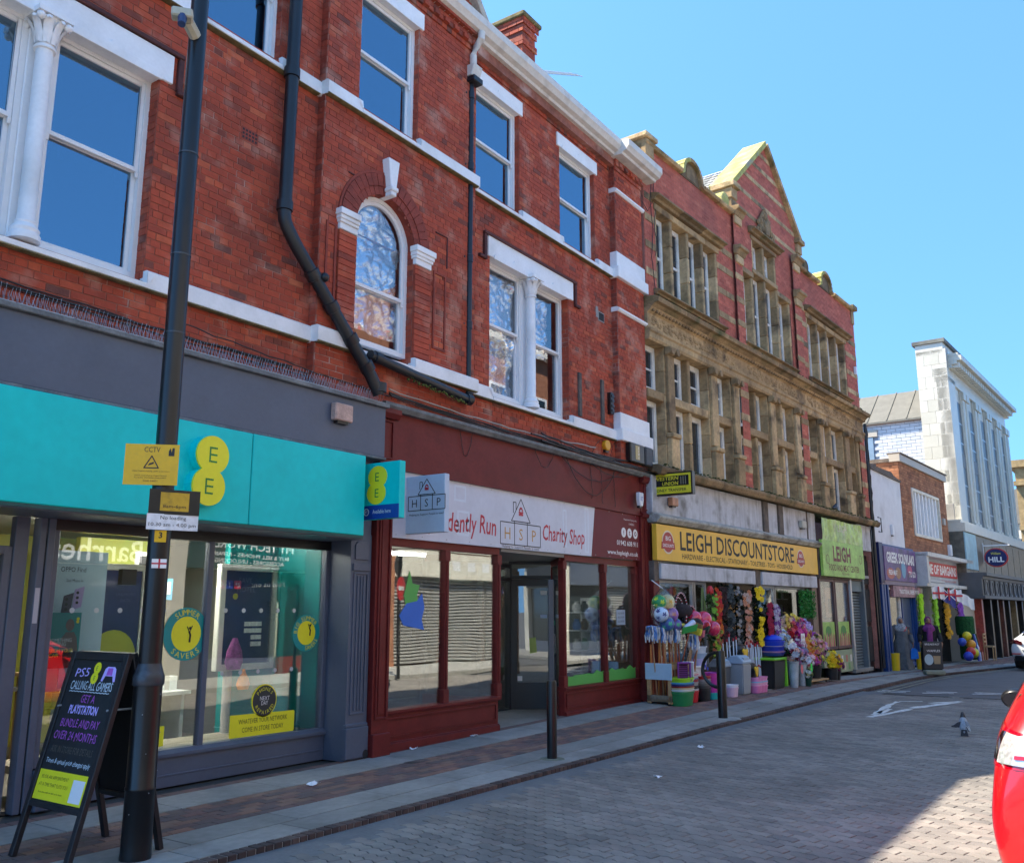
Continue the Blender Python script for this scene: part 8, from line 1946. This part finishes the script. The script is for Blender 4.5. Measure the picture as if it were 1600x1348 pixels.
# --- net of balls
NB=thing('ball_net',Q(-.5,.42,1.45),'clear hanging bag that holds the play balls at the left end of the display','net bag')
mb=MB(S0);mb.lathe((-.48,.42,1.38),[(.05,0),(.25,.06),(.33,.25),(.30,.45),(.17,.60),(.03,.68)],20,sy=.6);obj('bag_film',mb,glass('clear_film',.06,tint=(.88,.92,.95),fres=.35),NB,smooth=True);mb=MB(S0);mb.tube([(-.48,.42,2.05),(-.48,.2,2.2)],.01,5);obj('cord',mb,wpl,NB)
def spotball(s,d,z,r,c1,c2,label,n=12):
    T=thing('play_ball',Q(s,d,z-r),label,'ball');mb=MB(S0);mb.ball((s,d,z),r,20,14);obj('sphere',mb,plastic(label[:9].replace(' ','_'),c1),T,smooth=True);mb=MB(S0);c=Vector((s,d,z));ph=(1+5**.5)/2
    for v in[(0,a,b*ph)for a in(1,-1)for b in(1,-1)]+[(a,b*ph,0)for a in(1,-1)for b in(1,-1)]+[(b*ph,0,a)for a in(1,-1)for b in(1,-1)]:
        v=Vector(v).normalized();e1=v.cross(Vector((.1,.3,1))).normalized();e2=v.cross(e1);i=[mb.p(*(c+(v*.93+e1*.36*math.cos(k*1.2566)+e2*.36*math.sin(k*1.2566)).normalized()*r*1.008))for k in range(5)];q=mb.p(*(c+v*r*1.02))
        for k in range(5):mb.face(i[k],i[(k+1)%5],q)
    obj('patches',mb,plastic('p'+label[:8].replace(' ','_'),c2),T,kind='stuff',smooth=True)
for q in((-.80+.13,.44,1.81,.13,(.03,.30,.10),(.50,.65,.05),'green ball with lime patches, top left in the clear bag'),(-.36,.44,1.82,.13,(.80,.68,.30),(.80,.45,.05),'cream ball with orange patches, top right in the clear bag'),(-.72,.50,1.60,.13,(.55,.68,.85),(.04,.07,.25),'pale blue football at the left side of the clear bag'),(-.30,.46,1.60,.14,(.30,.14,.50),(.7,.25,.2),'purple and pink swirled ball at the right of the clear bag'),(-.52,.5,1.44,.13,(.05,.12,.35),(.05,.5,.25),'navy ball with green patches at the bottom left of the bag'),(-.18,.48,1.42,.12,(.12,.10,.35),(.05,.45,.20),'dark blue ball with green patches at the bottom right of the bag')):spotball(*q)
# --- sombreros hung up
for k,(s,d,z,rw,rh)in enumerate(((.42,.25,1.66,.24,.33),(.56,.38,1.42,.22,.33))):
    T=thing('sombrero',Q(s,d,z-rh),('back','front')[k]+' one of two dark sombreros with red and white beaded brims hung by the balls','hat')
    mb=MB(S0);n=36;R_=[]
    for r_,dd in((1,.05),(.96,.0),(.7,-.03),(.45,-.02),(.42,.05),(.30,.22),(.12,.27),(.01,.28)):R_.append([mb.p(s+rw*r_*math.cos(2*math.pi*i/n),d+dd,z+rh*r_*math.sin(2*math.pi*i/n))for i in range(n)])
    for A_,B_ in zip(R_,R_[1:]):
        for i in range(n):mb.face(A_[i],A_[(i+1)%n],B_[(i+1)%n],B_[i])
    obj('hat_shell',mb,mat('dark_felt',(.05,.035,.035),.9,var=.3,vs=30),T,smooth=True)
    for m_,ph in((wpl,0),(redt,1)):
        mb=MB(S0)
        for i in range(ph,60,2):a=2*math.pi*i/60;mb.ball((s+rw*math.cos(a),d+.055,z+rh*math.sin(a)),.013,5,4)
        for i in range(ph,40,2):a=2*math.pi*i/40;mb.ball((s+rw*.74*math.cos(a),d+.0,z+rh*.74*math.sin(a)),.012,5,4)
        obj('beads',mb,m_,T,kind='stuff')
# --- tub stacks
def tub(mb,s,d,z,w_,h_,dd=None,tp=.86):
    dd=dd or w_*.75;n=20
    def rr(k,z_):
        o=[]
        for i in range(n):
            a=2*math.pi*i/n;ca,sa=math.cos(a),math.sin(a);q=(abs(ca)**3+abs(sa)**3)**(-1/3.);o.append(mb.p(s+w_/2*k*ca*q*.95,d+dd/2*k*sa*q*.95,z_))
        return o
    R_=[rr(tp,z),rr(1,z+h_*.86),rr(1.06,z+h_*.87),rr(1.06,z+h_),rr(.96,z+h_),rr(tp*.96,z+.02)]
    for A_,B_ in zip(R_,R_[1:]):
        for i in range(n):mb.face(A_[i],A_[(i+1)%n],B_[(i+1)%n],B_[i])
    mb.face(*R_[0]);mb.face(*R_[-1])
def stack(name,s,d,w_,items,label,grp,cat='tub',dd=None,z=None):
    z=base(s,d)if z is None else z
    for i,(nm,c,h_,dz)in enumerate(items):
        mb=MB(S0);tub(mb,s,d,z,w_*(1+.004*i),h_,dd);o=obj(name,mb,plastic(nm,c),smooth=True);tag(o,label%nm.replace('_',' '),cat,grp);z+=dz
    return z
zt_=stack('plastic_tub',-.30,.62,.50,[('deep_green',(.02,.22,.07),.24,.155),('white',(.70,.74,.76),.12,.05),('cream',(.62,.50,.30),.10,.028),('dark_red',(.30,.03,.02),.10,.03),('navy_blue',(.03,.06,.22),.10,.03),('sky_blue',(.08,.35,.60),.10,.035),('lime_green',(.36,.68,.02),.14,.05)],'%s tub in the tall stack beside the wooden crate','stacked tubs beside the crate')
for k,(c,nm,ds)in enumerate((((.22,.04,.26),'purple',-.12),((.16,.03,.16),'plum',.12))):
    T=thing('plastic_basket',Q(-.3+ds,.6,zt_),'%s slatted basket tipped upright on the tub stack, %s one'%(nm,('left','right')[k]),'basket')
    f=Fr(*S0.P(-.42+.22*k,.62,zt_+.03),R(-3)+R(-48 if k==0 else-20));mb=MB(f);frame_box(mb,0,.24,0,.32,.025,-.03,.02);obj('rim',mb,plastic(nm,c)if k==0 else wpl,T,bevel=.006)
    mb=MB(f);mb.box(.03,.21,-.12,-.11,.03,.29);mb.box(.02,.22,-.12,-.03,.02,.03);mb.box(.02,.22,-.12,-.03,.29,.30);obj('basin',mb,plastic(nm,c),T)
    for q in range(7):mb=MB(f);mb.box(.03,.21,-.11,-.10,.05+.035*q,.062+.035*q);obj('slat',mb,mat('basket_slot',(.05,.01,.05),.6),T)
stack('plastic_tub',.30,.50,.32,[('scarlet',(.50,.01,.02),.20,.13),('ash_white',(.62,.60,.62),.10,.06),('charcoal',(.04,.04,.045),.10,.06),('stone_grey',(.38,.38,.38),.10,.05),('ruby',(.35,.01,.03),.10,.04),('denim_blue',(.06,.14,.35),.08,.03),('pearl',(.68,.66,.68),.10,.035),('raspberry',(.55,.02,.10),.08,.03),('ivory',(.72,.70,.66),.10,.05)],'%s tub in the second stack, between the striped tubs and the grey baskets','second stack of tubs')
stack('plastic_basket',.78,.50,.34,[('black',(.02,.02,.022),.22,.17),('graphite',(.09,.09,.09),.10,.035),('slate',(.16,.16,.16),.10,.035),('mid_grey',(.24,.24,.24),.10,.035),('light_grey',(.33,.33,.33),.10,.035),('crimson',(.40,.02,.02),.12,.05)],'%s basket in the stack of grey baskets with a red one on top','stack of grey baskets','basket')
stack('plastic_crate',1.12,.52,.36,[('turquoise',(.02,.42,.42),.12,.08),('magenta',(.48,.03,.30),.36,.24),('hot_pink',(.60,.04,.35),.16,.06),('violet',(.35,.05,.38),.10,.04)],'%s box in the pink and magenta pile behind the hooped bollard','pile of pink boxes','box')
zz=stack('storage_box',1.02,.30,.40,[('lilac',(.45,.45,.78),.20,.18),('clear_blue',(.30,.45,.66),.12,.10),('pale_blue',(.36,.52,.72),.14,.10)],'%s storage box on the pile seen just left of the hooped bollard','clear blue storage boxes','box',z=.52+base(1,.3))
for k in range(3):mb=MB(S0);disc(mb,.9+.1*k,.455,.60+.05*(k%2),.032,10,t=.004);tag(obj('price_spot',mb,plastic('spot_blue',(.02,.06,.55))),('left','middle','right')[k]+' round blue price spot stuck on the lilac storage box','label')
z=base(.6,.45);mb=MB(S0);mb.box(.45,.95,.25,.44,z+.56,z+.60);mb.box(.5,.9,.27,.42,z+.3,z+.56);tag(obj('white_carton',mb,wpl,bevel=.01),'white carton lying behind the stacks of tubs','box')
stack('small_bucket',1.76,.62,.30,[('pink_white',(.72,.50,.64),.18,.07),('pure_white',(.70,.72,.80),.16,.05)],'%s bucket on the pavement just right of the hooped bollard','pair of small buckets','bucket')
# --- bins
def bin_(name,s,d,w_,dd,h_,m_,label,lid=None,lidc=None,extra=None):
    z=base(s,d);T=thing(name,Q(s,d,z),label,'bin');mb=MB(S0);a=[mb.p(s+sx*w_/2*.86,d+sy*dd/2*.86,z)for sx,sy in((-1,-1),(1,-1),(1,1),(-1,1))];b=[mb.p(s+sx*w_/2,d+sy*dd/2,z+h_)for sx,sy in((-1,-1),(1,-1),(1,1),(-1,1))]
    mb.face(*a);mb.face(*b);[mb.face(a[k],a[(k+1)%4],b[(k+1)%4],b[k])for k in range(4)];obj('bin_body',mb,m_,T,bevel=.02,segs=2)
    if lid=='flap':mb=MB(S0);mb.prism([(d-dd/2-.01,z+h_),(d+dd/2+.01,z+h_),(d+dd/2+.01,z+h_+.06),(d+dd*.22,z+h_+.16),(d-dd*.22,z+h_+.16),(d-dd/2-.01,z+h_+.06)],s-w_/2-.01,s+w_/2+.01);obj('lid',mb,lidc,T,bevel=.015);mb=MB(S0);mb.box(s-w_*.33,s+w_*.33,d+dd*.24,d+dd*.5,z+h_+.03,z+h_+.13);obj('flap',mb,lidc,T,bevel=.01)
    if lid=='rim':mb=MB(S0);mb.box(s-w_/2-.03,s+w_/2+.03,d-dd/2-.03,d+dd/2+.03,z+h_,z+h_+.05);obj('lid',mb,lidc,T,bevel=.015);mb=MB(S0);mb.box(s+w_/2-.02,s+w_/2+.035,d-dd/2,d+dd/2+.015,z+.02,z+h_);obj('edge_band',mb,lidc,T,bevel=.01)
    if lid=='heart':mb=MB(S0);mb.lathe((s,d,z+h_),[(w_*.48,0),(w_*.5,.04),(w_*.4,.1),(w_*.1,.13)],18,sy=dd/w_);obj('lid',mb,m_,T,smooth=True);mb=MB(S0);mb.prism([(s-w_*.35,z+h_+.02),(s-w_*.2,z+h_-.10),(s,z+h_-.16),(s+w_*.2,z+h_-.10),(s+w_*.35,z+h_+.02),(s+w_*.2,z+h_+.05),(s,z+h_+.02),(s-w_*.2,z+h_+.05)],d+dd/2-.02,d+dd/2+.012,'d');obj('yellow_flap',mb,plastic('bin_yellow',(.80,.50,.02)),T,bevel=.006)
    return T
bin_('swing_bin',2.42,.50,.42,.34,.58,plastic('bin_grey',(.30,.33,.36)),'grey swing top bin standing right of the hooped bollard','flap',plastic('bin_lid_blue',(.34,.44,.55)))
bin_('swing_bin',1.98,.30,.34,.30,.52,plastic('bin_dark_grey',(.10,.11,.12)),'darker bin with a blue grey lid tucked behind the hooped bollard','flap',plastic('bin_lid_blue',0))
bin_('swing_bin',2.85,.30,.36,.32,.80,plastic('bin_black',(.02,.02,.022)),'tall black bin with a yellow flap behind the grey swing bin','heart');bin_('swing_bin',2.92,.52,.26,.26,.46,plastic('bin_black',0),'short black bin with a yellow flap beside the grey swing bin','heart')
bin_('large_bin',4.18,.42,.66,.46,.58,plastic('bin_black',0),'large black bin with a bright green rim in front of the hanging garlands','rim',plastic('bin_green',(.22,.60,.03)))
bin_('storage_bin',4.72,.28,.5,.4,.52,plastic('bin_black',0),'plain black bin half hidden behind the galvanised flower buckets')
stack('wash_tub',4.38,.42,.62,[('indigo',(.03,.04,.35),.07,.05),('rose',(.65,.35,.5),.05,.03),('royal_blue',(.02,.04,.45),.12,.08),('beige',(.55,.5,.36),.05,.03),('cobalt',(.01,.05,.62),.12,.08)],'%s wash tub in the round stack on top of the large green rimmed bin','stack of wash tubs','tub',z=base(4.2,.42)+.66)
mb=MB(S0);mb.ball((4.38,.42,base(4.2,.42)+1.0),.26,16,8,(1,.8,.42));tag(obj('upturned_bowl',mb,plastic('cobalt',0),smooth=True),'upturned blue bowl topping the stack of wash tubs','bowl')
for k,s_ in enumerate((2.9,3.05,3.2)):
    stack('pink_basket',s_,.62,.30,[('blossom%s'%'abc'[k],(.75,.22,.48),.14,.10),('blush%s'%'abc'[k],(.85,.45,.65),.10,.045),('cyan_edge%s'%'abc'[k],(.30,.55,.75),.08,.04),('candy%s'%'abc'[k],(.80,.30,.55),.12,.05)],('%s','%s','%s')[k]+' basket in the '+('left','middle','right')[k]+' pink stack before the pale mop handles','pink baskets before the mop handles','basket')
for c in bpy.data.objects:
    if c.get('label')and any(w in c['label']for w in('blossom','blush','cyan edge','candy'))and c['label'].split()[0][-1]in 'abc' or(c.get('label')or '').startswith('cyan edge'):
        l_=c['label'].split(' basket')[0];c['label']=c['label'].replace(l_,l_[:-1])
hl=plastic('pale_handle',(.58,.68,.80))
for k in range(16):
    left=k<6;s_=1.95+.14*k if left else 3.22+.075*(k-6);zb=base(s_,.4)
    OR_=('first','second','third','fourth','fifth','sixth','seventh','eighth','ninth','last');T=thing('mop_pole',Q(s_,.36,zb),('pale pole standing over the grey bins, %s of six from the left'%OR_[k]if left else 'pale pole behind the pink baskets, %s of ten from the left'%OR_[k-6]),'mop pole','pale poles over the bins' if left else 'pale poles by the pink baskets')
    mb=MB(S0);a=rnd.uniform(-.05,.05);top=rnd.uniform(.98,1.1)if left else rnd.uniform(.85,.95);mb.tube([(s_,.36,zb+.03),(s_+a,.34,zb+top)],.014,6);obj('shaft',mb,hl,T,smooth=True);mb=MB(S0);mb.tube([(s_+a,.34,zb+top),(s_+a*1.05,.34,zb+top+.06)],.02,6);mb.tube([(s_+a*.5,.352,zb+top*.5),(s_+a*.53,.351,zb+top*.5+.04)],.018,6);obj('tip',mb,redt if k%2 else plastic('tip_maroon',(.3,.02,.05)),T)
# --- shiny red balls and other hung things
for k,(s,d,z,r)in enumerate(((.66,.42,1.52,.16),(.92,.50,1.50,.16),(.80,.56,1.38,.13),(1.14,.58,1.34,.14))):
    mb=MB(S0);mb.ball((s,d,z),r,20,14);tag(obj('shiny_ball',mb,mat('glossy_red_pink',(.62,.02,.09),.12,coat=1),smooth=True),('left rear','upper pink tinted','lower middle','lowest right')[k]+' shiny red ball in the cluster above the broom heads','ball')
# hanging greenery and garlands
def garland(name,s,d,zt,zb,w_,cols,n,br,label,lm=None,lf=160,cat='garland'):
    T=thing(name,Q(s,d,zb),label,cat);mb=MB();z=zt
    for _ in range(lf):
        leaves(mb,Q(s+rnd.uniform(-w_,w_),d+rnd.uniform(-.05,.06),rnd.uniform(zb,zt)),.04,2,.045)
    obj('leaves',mb,lm or leafd,T,kind='stuff',norm=False);mb=MB(S0);mb.tube([(s,d,zb),(s,d,zt+.05)],.008,4);obj('stem',mb,leafd,T)
    for c in cols:
        mb=MB()
        for _ in range(n//len(cols)):
            v=Vector((-.5,-.8,rnd.uniform(-.2,.4)));bloom(mb,Q(s+rnd.uniform(-w_,w_),d+.06+rnd.uniform(0,.04),rnd.uniform(zb,zt)),br*rnd.uniform(.7,1.2),v)
        obj('blooms',mb,petal(c),T,kind='stuff',norm=False)
    return T
T=thing('long_stems',Q(1.3,.3,1.4),'bunch of long bare green stems hung upside down under the shutter box','stems')
for k in range(12):mb=MB(S0);a=rnd.uniform(-.14,.14);mb.tube([(1.34+a*.3,.3,2.1),(1.3+a,.32+rnd.uniform(-.03,.05),1.5)],.007,4);obj('stem',mb,mat('stem_green',(.10,.16,.04),.6),T)
garland('leafy_bunch',1.55,.35,1.98,1.45,.12,[(.20,.45,.05)],20,.03,'bright green leafy bunch hanging right of the bare stems',leafm,120);garland('leafy_bunch',1.55,.40,1.28,.78,.18,[(.30,.45,.04),(.35,.10,.04)],26,.04,'olive green trailing bunch below the shiny red balls',leafm,130)
garland('red_garland',1.98,.25,2.1,1.2,.10,[(.55,.05,.02),(.65,.15,.02),(.50,.02,.04)],70,.04,'strand of orange and red flowers hanging beside the green bunch',leafm,60)
garland('dark_garland',2.45,.12,2.2,1.0,.14,[(.06,.008,.012),(.02,.008,.01)],50,.05,'very dark maroon garland, leftmost in the row of dark hanging garlands');garland('dark_garland',2.85,.10,2.2,.98,.17,[(.008,.016,.02),(.06,.08,.09)],70,.05,'blue black garland with pale specks, second in the dark row')
garland('dark_garland',3.25,.12,2.15,.98,.14,[(.30,.30,.30),(.012,.02,.025)],60,.035,'dark garland with small white flowers, third in the dark row');garland('peach_garland',3.58,.16,2.05,.98,.14,[(.62,.30,.22),(.55,.42,.36),(.60,.25,.12)],60,.045,'garland of peach and cream roses next to the sunflowers')
garland('sunflower_garland',3.88,.32,2.15,.98,.13,[(.85,.62,.01)],26,.055,'garland of yellow sunflowers hanging in the shop doorway',None,150);garland('yellow_trail',4.02,.2,2.1,1.0,.12,[(.75,.65,.05)],14,.045,'second sparse yellow flower trail behind the sunflowers')
garland('wisteria',4.32,.35,1.82,1.15,.12,[(.40,.01,.05),(.30,.01,.06)],130,.032,'dark red hanging wisteria left of the white and purple one');garland('wisteria',4.72,.35,1.80,1.15,.13,[(.55,.50,.62),(.18,.05,.28)],130,.032,'purple and white hanging wisteria above the wash tubs')
garland('trailing_leaves',4.1,.28,1.7,.95,.12,[(.03,.04,.04)],10,.04,'dark grey green leaf trail between the sunflowers and the wisteria')
T=thing('red_lantern',Q(1.85,.2,2.0),'small red lantern ornament hung under the left shutter box','lantern');mb=MB(S0);mb.lathe((1.88,.2,1.95),[(.03,0),(.07,.05),(.07,.14),(.03,.2)],12);obj('lantern_body',mb,plastic('lantern_red',(.6,.02,.03)),T,smooth=True)
# boxwood mat
T=thing('boxwood_panel',Q(7.5,.12,1.5),'square of bright green artificial boxwood hanging at the right end of the store','artificial hedge');mb=MB(S0);mb.box(7.02,7.98,.02,.08,1.52,2.12);obj('backing',mb,leafd,T);mb=MB()
for _ in range(1500):leaves(mb,Q(rnd.uniform(6.98,8.02),.12,rnd.uniform(1.48,2.16)),.05,1,.028)
obj('leaves',mb,mat('boxwood_leaf',(.02,.22,.02),.5,var=.5,vs=20),T,kind='stuff',norm=False)
# --- flower displays
zinc=mat('zinc_bucket',(.42,.48,.54),.45,metal=.35,var=.2,vs=6)
def bucket(s,d,h_,r0,r1,m_,label,cols,brad,n=50,br=.06,zoff=0.,kind='flower_bucket',lf=60,sq=(1,.8,.7)):
    z=base(s,d)+zoff;T=thing(kind,Q(s,d,z),label,'flower bucket');mb=MB(S0);mb.lathe((s,d,z),[(r0,0),(r1*.97,h_*.93),(r1*1.05,h_*.95),(r1*1.05,h_),(r1*.9,h_),(r0*.9,.02)],18);obj('bucket',mb,m_,T,smooth=True)
    bouquet(T,s,d,z+h_+brad*.6,brad,cols,n,br,sq,lf=lf);return T
bucket(4.78,.70,.55,.085,.13,zinc,'left tall galvanised bucket of white and burgundy hydrangeas',[(.62,.70,.82),(.16,.01,.03),(.70,.68,.72),(.72,.42,.35)],.27,34,.075);bucket(5.38,.66,.50,.08,.12,zinc,'right tall galvanised bucket of pale blue and pink flowers',[(.60,.70,.85),(.65,.55,.62),(.45,.20,.40)],.22,26,.065)
for s,c,nm in((4.92,(.75,.15,.18),'pink'),(5.50,(.03,.70,.08),'green')):mb=MB(S0);disc(mb,s,.84,.42,.07,16,rz=.10,t=.004);tag(obj('price_tag',mb,mat('neon_'+nm,c,.5)),'neon %s oval price tag on the %s galvanised bucket'%(nm,'left' if nm=='pink' else 'right'),'price tag')
bp_=plastic('flower_pot_black',(.02,.02,.022))
bucket(5.42,.78,.20,.06,.09,plastic('flower_pot_green',(.01,.05,.03)),'tiny dark green pot of white flowers at the foot of the galvanised buckets',[(.62,.65,.6),(.65,.6,.2)],.13,16,.04)
bucket(5.95,.55,.28,.13,.17,bp_,'black pot of pink and white flowers on the trolley, left',[(.80,.55,.60),(.70,.15,.12),(.75,.70,.72)],.25,60,.05,.1);bucket(6.65,.5,.28,.13,.17,bp_,'black pot of magenta flowers and orange lilies on the trolley, right',[(.55,.08,.38),(.75,.30,.05),(.70,.60,.10)],.26,60,.05,.1)
bucket(7.55,.58,.27,.13,.16,bp_,'black square pot of golden yellow flowers near the green food shop',[(.85,.55,.01),(.85,.68,.02)],.28,70,.05,.03);bucket(8.1,.5,.22,.1,.14,bp_,'last black pot, of deep magenta flowers, by the picture panels',[(.25,.01,.14),(.35,.02,.2)],.22,60,.045)
TR=thing('plant_trolley',Q(6.3,.5,.1),'low wheeled trolley under the black flower pots','trolley');z=base(6.3,.5);mb=MB(S0);mb.box(5.7,6.95,.35,.72,z+.06,z+.09);obj('deck',mb,woodm,TR)
for s in(5.78,6.87):
    for d in(.4,.68):mb=MB(S0);mb.tube([(s,d-.015,z+.035),(s,d+.015,z+.035)],.035,10);obj('castor',mb,rubber,TR)
ST_=thing('display_stand',Q(6.2,.15,0),'stepped dark stand carrying the banked artificial flowers','stand')
for k in range(3):mb=MB(S0);mb.box(5.1,7.6,.02,.42-.13*k,.28*k+.02,.28*k+.30);obj('step',mb,leafd,ST_)
fl=[(5.15,.34,1.02,.22,[(.62,.70,.85),(.35,.5,.6)],'pale blue flowers'),(5.62,.25,1.38,.22,[(.80,.55,.12),(.75,.50,.40)],'golden flowers'),(5.75,.30,1.22,.20,[(.60,.02,.03),(.70,.10,.12)],'bright red flowers'),(6.1,.25,1.38,.22,[(.35,.04,.35),(.80,.62,.10)],'purple and yellow flowers'),(6.45,.25,1.30,.22,[(.75,.12,.35),(.85,.30,.45)],'hot pink flowers'),(6.85,.25,1.26,.22,[(.55,.42,.75),(.62,.60,.78)],'lilac and white flowers'),(6.0,.38,1.08,.22,[(.55,.02,.30),(.75,.10,.30)],'magenta flowers'),(6.45,.36,1.06,.22,[(.80,.50,.10),(.70,.08,.30)],'orange and magenta flowers'),(6.9,.34,1.0,.22,[(.45,.06,.40),(.70,.60,.70)],'violet and white flowers'),(7.3,.30,.98,.20,[(.80,.45,.30),(.60,.55,.10)],'peach flowers'),(5.7,.5,.86,.20,[(.70,.60,.62),(.45,.08,.3)],'pale pink and plum flowers'),(6.15,.5,.80,.20,[(.80,.28,.03),(.78,.35,.05)],'orange flowers'),(6.6,.48,.84,.20,[(.80,.62,.15),(.75,.3,.4)],'yellow and coral flowers'),(7.1,.45,.82,.22,[(.78,.38,.42),(.75,.6,.3)],'salmon flowers'),(7.45,.42,.74,.18,[(.60,.25,.5),(.7,.6,.65)],'mauve flowers')]
rowl=['at the left of the top bank','in the top row','below the golden ones','in the top row','in the top row','at the right of the top row','in the middle row','in the middle row','in the middle row','at the right of the middle row','in the front row','in the front row','in the front row','in the front row','at the right of the front row']
for(s,d,z,r,cols_,nm),rl in zip(fl,rowl):
    T=thing('flower_bunch',Q(s,d,z-.2),'bunch of '+nm+' '+rl+' of the display','flowers');bouquet(T,s,d,z,r,cols_,44,.05,(1,.75,.85),lf=50)
T=thing('price_card',Q(5.9,.62,.95),'white price card standing among the flowers','price card');mb=MB(S0);mb.box(5.62,5.86,.60,.605,.98,1.16);obj('card',mb,wpl,T);text('lettering','2.99',S0,5.74,.606,1.07,.06,redt,T,width=.15)
# --- clutter of the bargain shop further on
gz2=-.12
def bal(s,d,z,r,c,label,nm='toy_ball'):mb=MB(S0);mb.ball((s,d,z),r,12,8);tag(obj(nm,mb,plastic('b%d%d'%(s*10,z*10),c),smooth=True),label,'ball')
garland('lime_garland',17.95,.15,2.2,.35,.12,[(.45,.80,.03)],160,.06,'long lime green garland hanging at the left of the bargain shop',mat('lime_leaf',(.30,.60,.02),.6,var=.4),260);garland('lime_garland',20.1,.1,2.3,.9,.12,[(.35,.70,.05)],110,.06,'lime green garland hanging in the middle of the bargain shop',MC['lime_leaf'],180)
garland('sunflower_garland',21.3,.2,2.3,.7,.25,[(.70,.38,.02)],40,.09,'hanging orange sunflower garland at the bargain shop',None,200);garland('purple_garland',23.0,.3,1.9,1.2,.25,[(.30,.08,.50)],70,.09,'purple flowers hanging at the right of the bargain shop',None,60)
for k,(s,lb)in enumerate(((19.2,'white flag with a red cross, leftmost of the row above the bargain shop'),(20.7,'red white and blue flag hanging in the middle of the flag row'),(21.7,'white flag with a red cross, right of the middle flag'),(23.6,'plain pale flag at the right end of the flag row'))):
    T=thing('flag',Q(s,.5,2.0),lb,'flag');f=Fr(*S0.P(s,.5,0),R(-30-6*k));z1=2.50-.03*k
    mb=MB(f);n=10;G_=[[mb.p(-.30+.06*i,.03*math.sin(i*1.3),z1-.42*j-.02*math.sin(i)-.03*i*(k%2))for j in(0,1)]for i in range(n+1)]
    for i in range(n):mb.face(G_[i][0],G_[i+1][0],G_[i+1][1],G_[i][1])
    obj('flag_cloth',mb,ui('flag_navy',(.03,.04,.25))if k==1 else wpl,T,smooth=True)
    if k<3:
        for q in((-.30,.30,z1-.26,z1-.19),(-.035,.035,z1-.42,z1)):mb=MB(f);mb.box(q[0],q[1],.035,.04,q[2],q[3]);obj('cross_bar',mb,redt,T)
        if k==1:
            for sg in(1,-1):mb=MB(f);mb.prism([(-.30*sg,z1),(-.25*sg,z1),(.30*sg,z1-.42),(.25*sg,z1-.42)],.032,.034,'d');obj('diagonal',mb,wpl,T)
T=thing('hedge_roll',Q(23.4,.4,gz2),'dark green artificial grass rolls standing by the bargain shop','artificial grass');
for s,z0_,z1_ in((22.9,.9,1.6),(23.3,0,.95)):mb=MB(S0);mb.lathe((s,.5,gz2+z0_),[(.3,0),(.33,.1),(.33,z1_-z0_-.1),(.3,z1_-z0_)],16);obj('roll',mb,mat('grass_roll',(.01,.08,.02),.95,var=.5,vs=20,bump=2,bs=60),T)
k=0
for s,d,z,r,c,nm in((21.6,.8,.9,.16,(.80,.60,.02),'yellow'),(21.9,.85,.6,.17,(.80,.35,.03),'orange'),(21.5,.9,.35,.17,(.6,.04,.03),'red'),(22.0,.9,.3,.18,(.70,.65,.05),'lemon'),(22.4,.85,.45,.17,(.55,.62,.75),'pale blue'),(22.8,.8,.4,.17,(.65,.06,.04),'scarlet'),(21.2,.7,.7,.15,(.03,.08,.45),'blue'),(21.3,.85,.2,.17,(.03,.06,.5),'deep blue')):bal(s,d,gz2+z,r,c,nm+' ball in the heap of toys in front of the bargain shop')
for s,c,nm in((22.3,(.02,.05,.45),'blue'),(22.5,(.3,.45,.75),'pale blue'),(22.9,(.35,.08,.04),'brown')):
    T=thing('garden_spade',Q(s,1.0,gz2),nm+' toy spade leaning in the bargain shop display','spade');mb=MB(S0);mb.tube([(s,1.0,gz2+.25),(s-.15,.9,gz2+.95)],.025,6);obj('shaft',mb,plastic('sp_'+nm.replace(' ','_'),c),T);mb=MB(S0);mb.prism([(s-.12,gz2),(s+.14,gz2),(s+.1,gz2+.3),(s-.1,gz2+.3)],.98,1.02,'d');obj('blade',mb,plastic('sp_'+nm.replace(' ','_'),c),T)
for k,(s,d,c,lb)in enumerate(((15.95,.55,(.75,.5,.01),'yellow bucket on the pavement between the two women'),(14.72,.12,(.6,.42,.02),'yellow mop bucket behind the woman in grey'))):
    stack('yellow_bucket',s,d,.34,[('yellow_b%d'%k,c,.45,.3)],lb.replace('%',''),None,'bucket',z=gz2)if False else None
    mb=MB(S0);tub(mb,s,d,gz2,.36,.52);tag(obj('yellow_bucket',mb,plastic('yellow_b',(.75,.5,.01)),smooth=True),lb,'bucket')
CH_=thing('folding_chair',Q(24.6,1.0,gz2-.06),'light wooden folding chair with stacked books by the shop corner','chair')
for q in((24.4,.8),(24.4,1.1),(24.8,.8),(24.8,1.1)):mb=MB(S0);mb.tube([(q[0],q[1],gz2-.08),(q[0],q[1],gz2+(.9 if q[1]<1 else .42))],.02,6);obj('leg',mb,woodm,CH_)
for z in(.42,.6,.75,.88):mb=MB(S0);mb.box(24.38,24.82,.78 if z<.5 else .78,1.12 if z<.5 else .82,gz2+z,gz2+z+.06);obj('seat' if z<.5 else 'slat',mb,woodm,CH_)
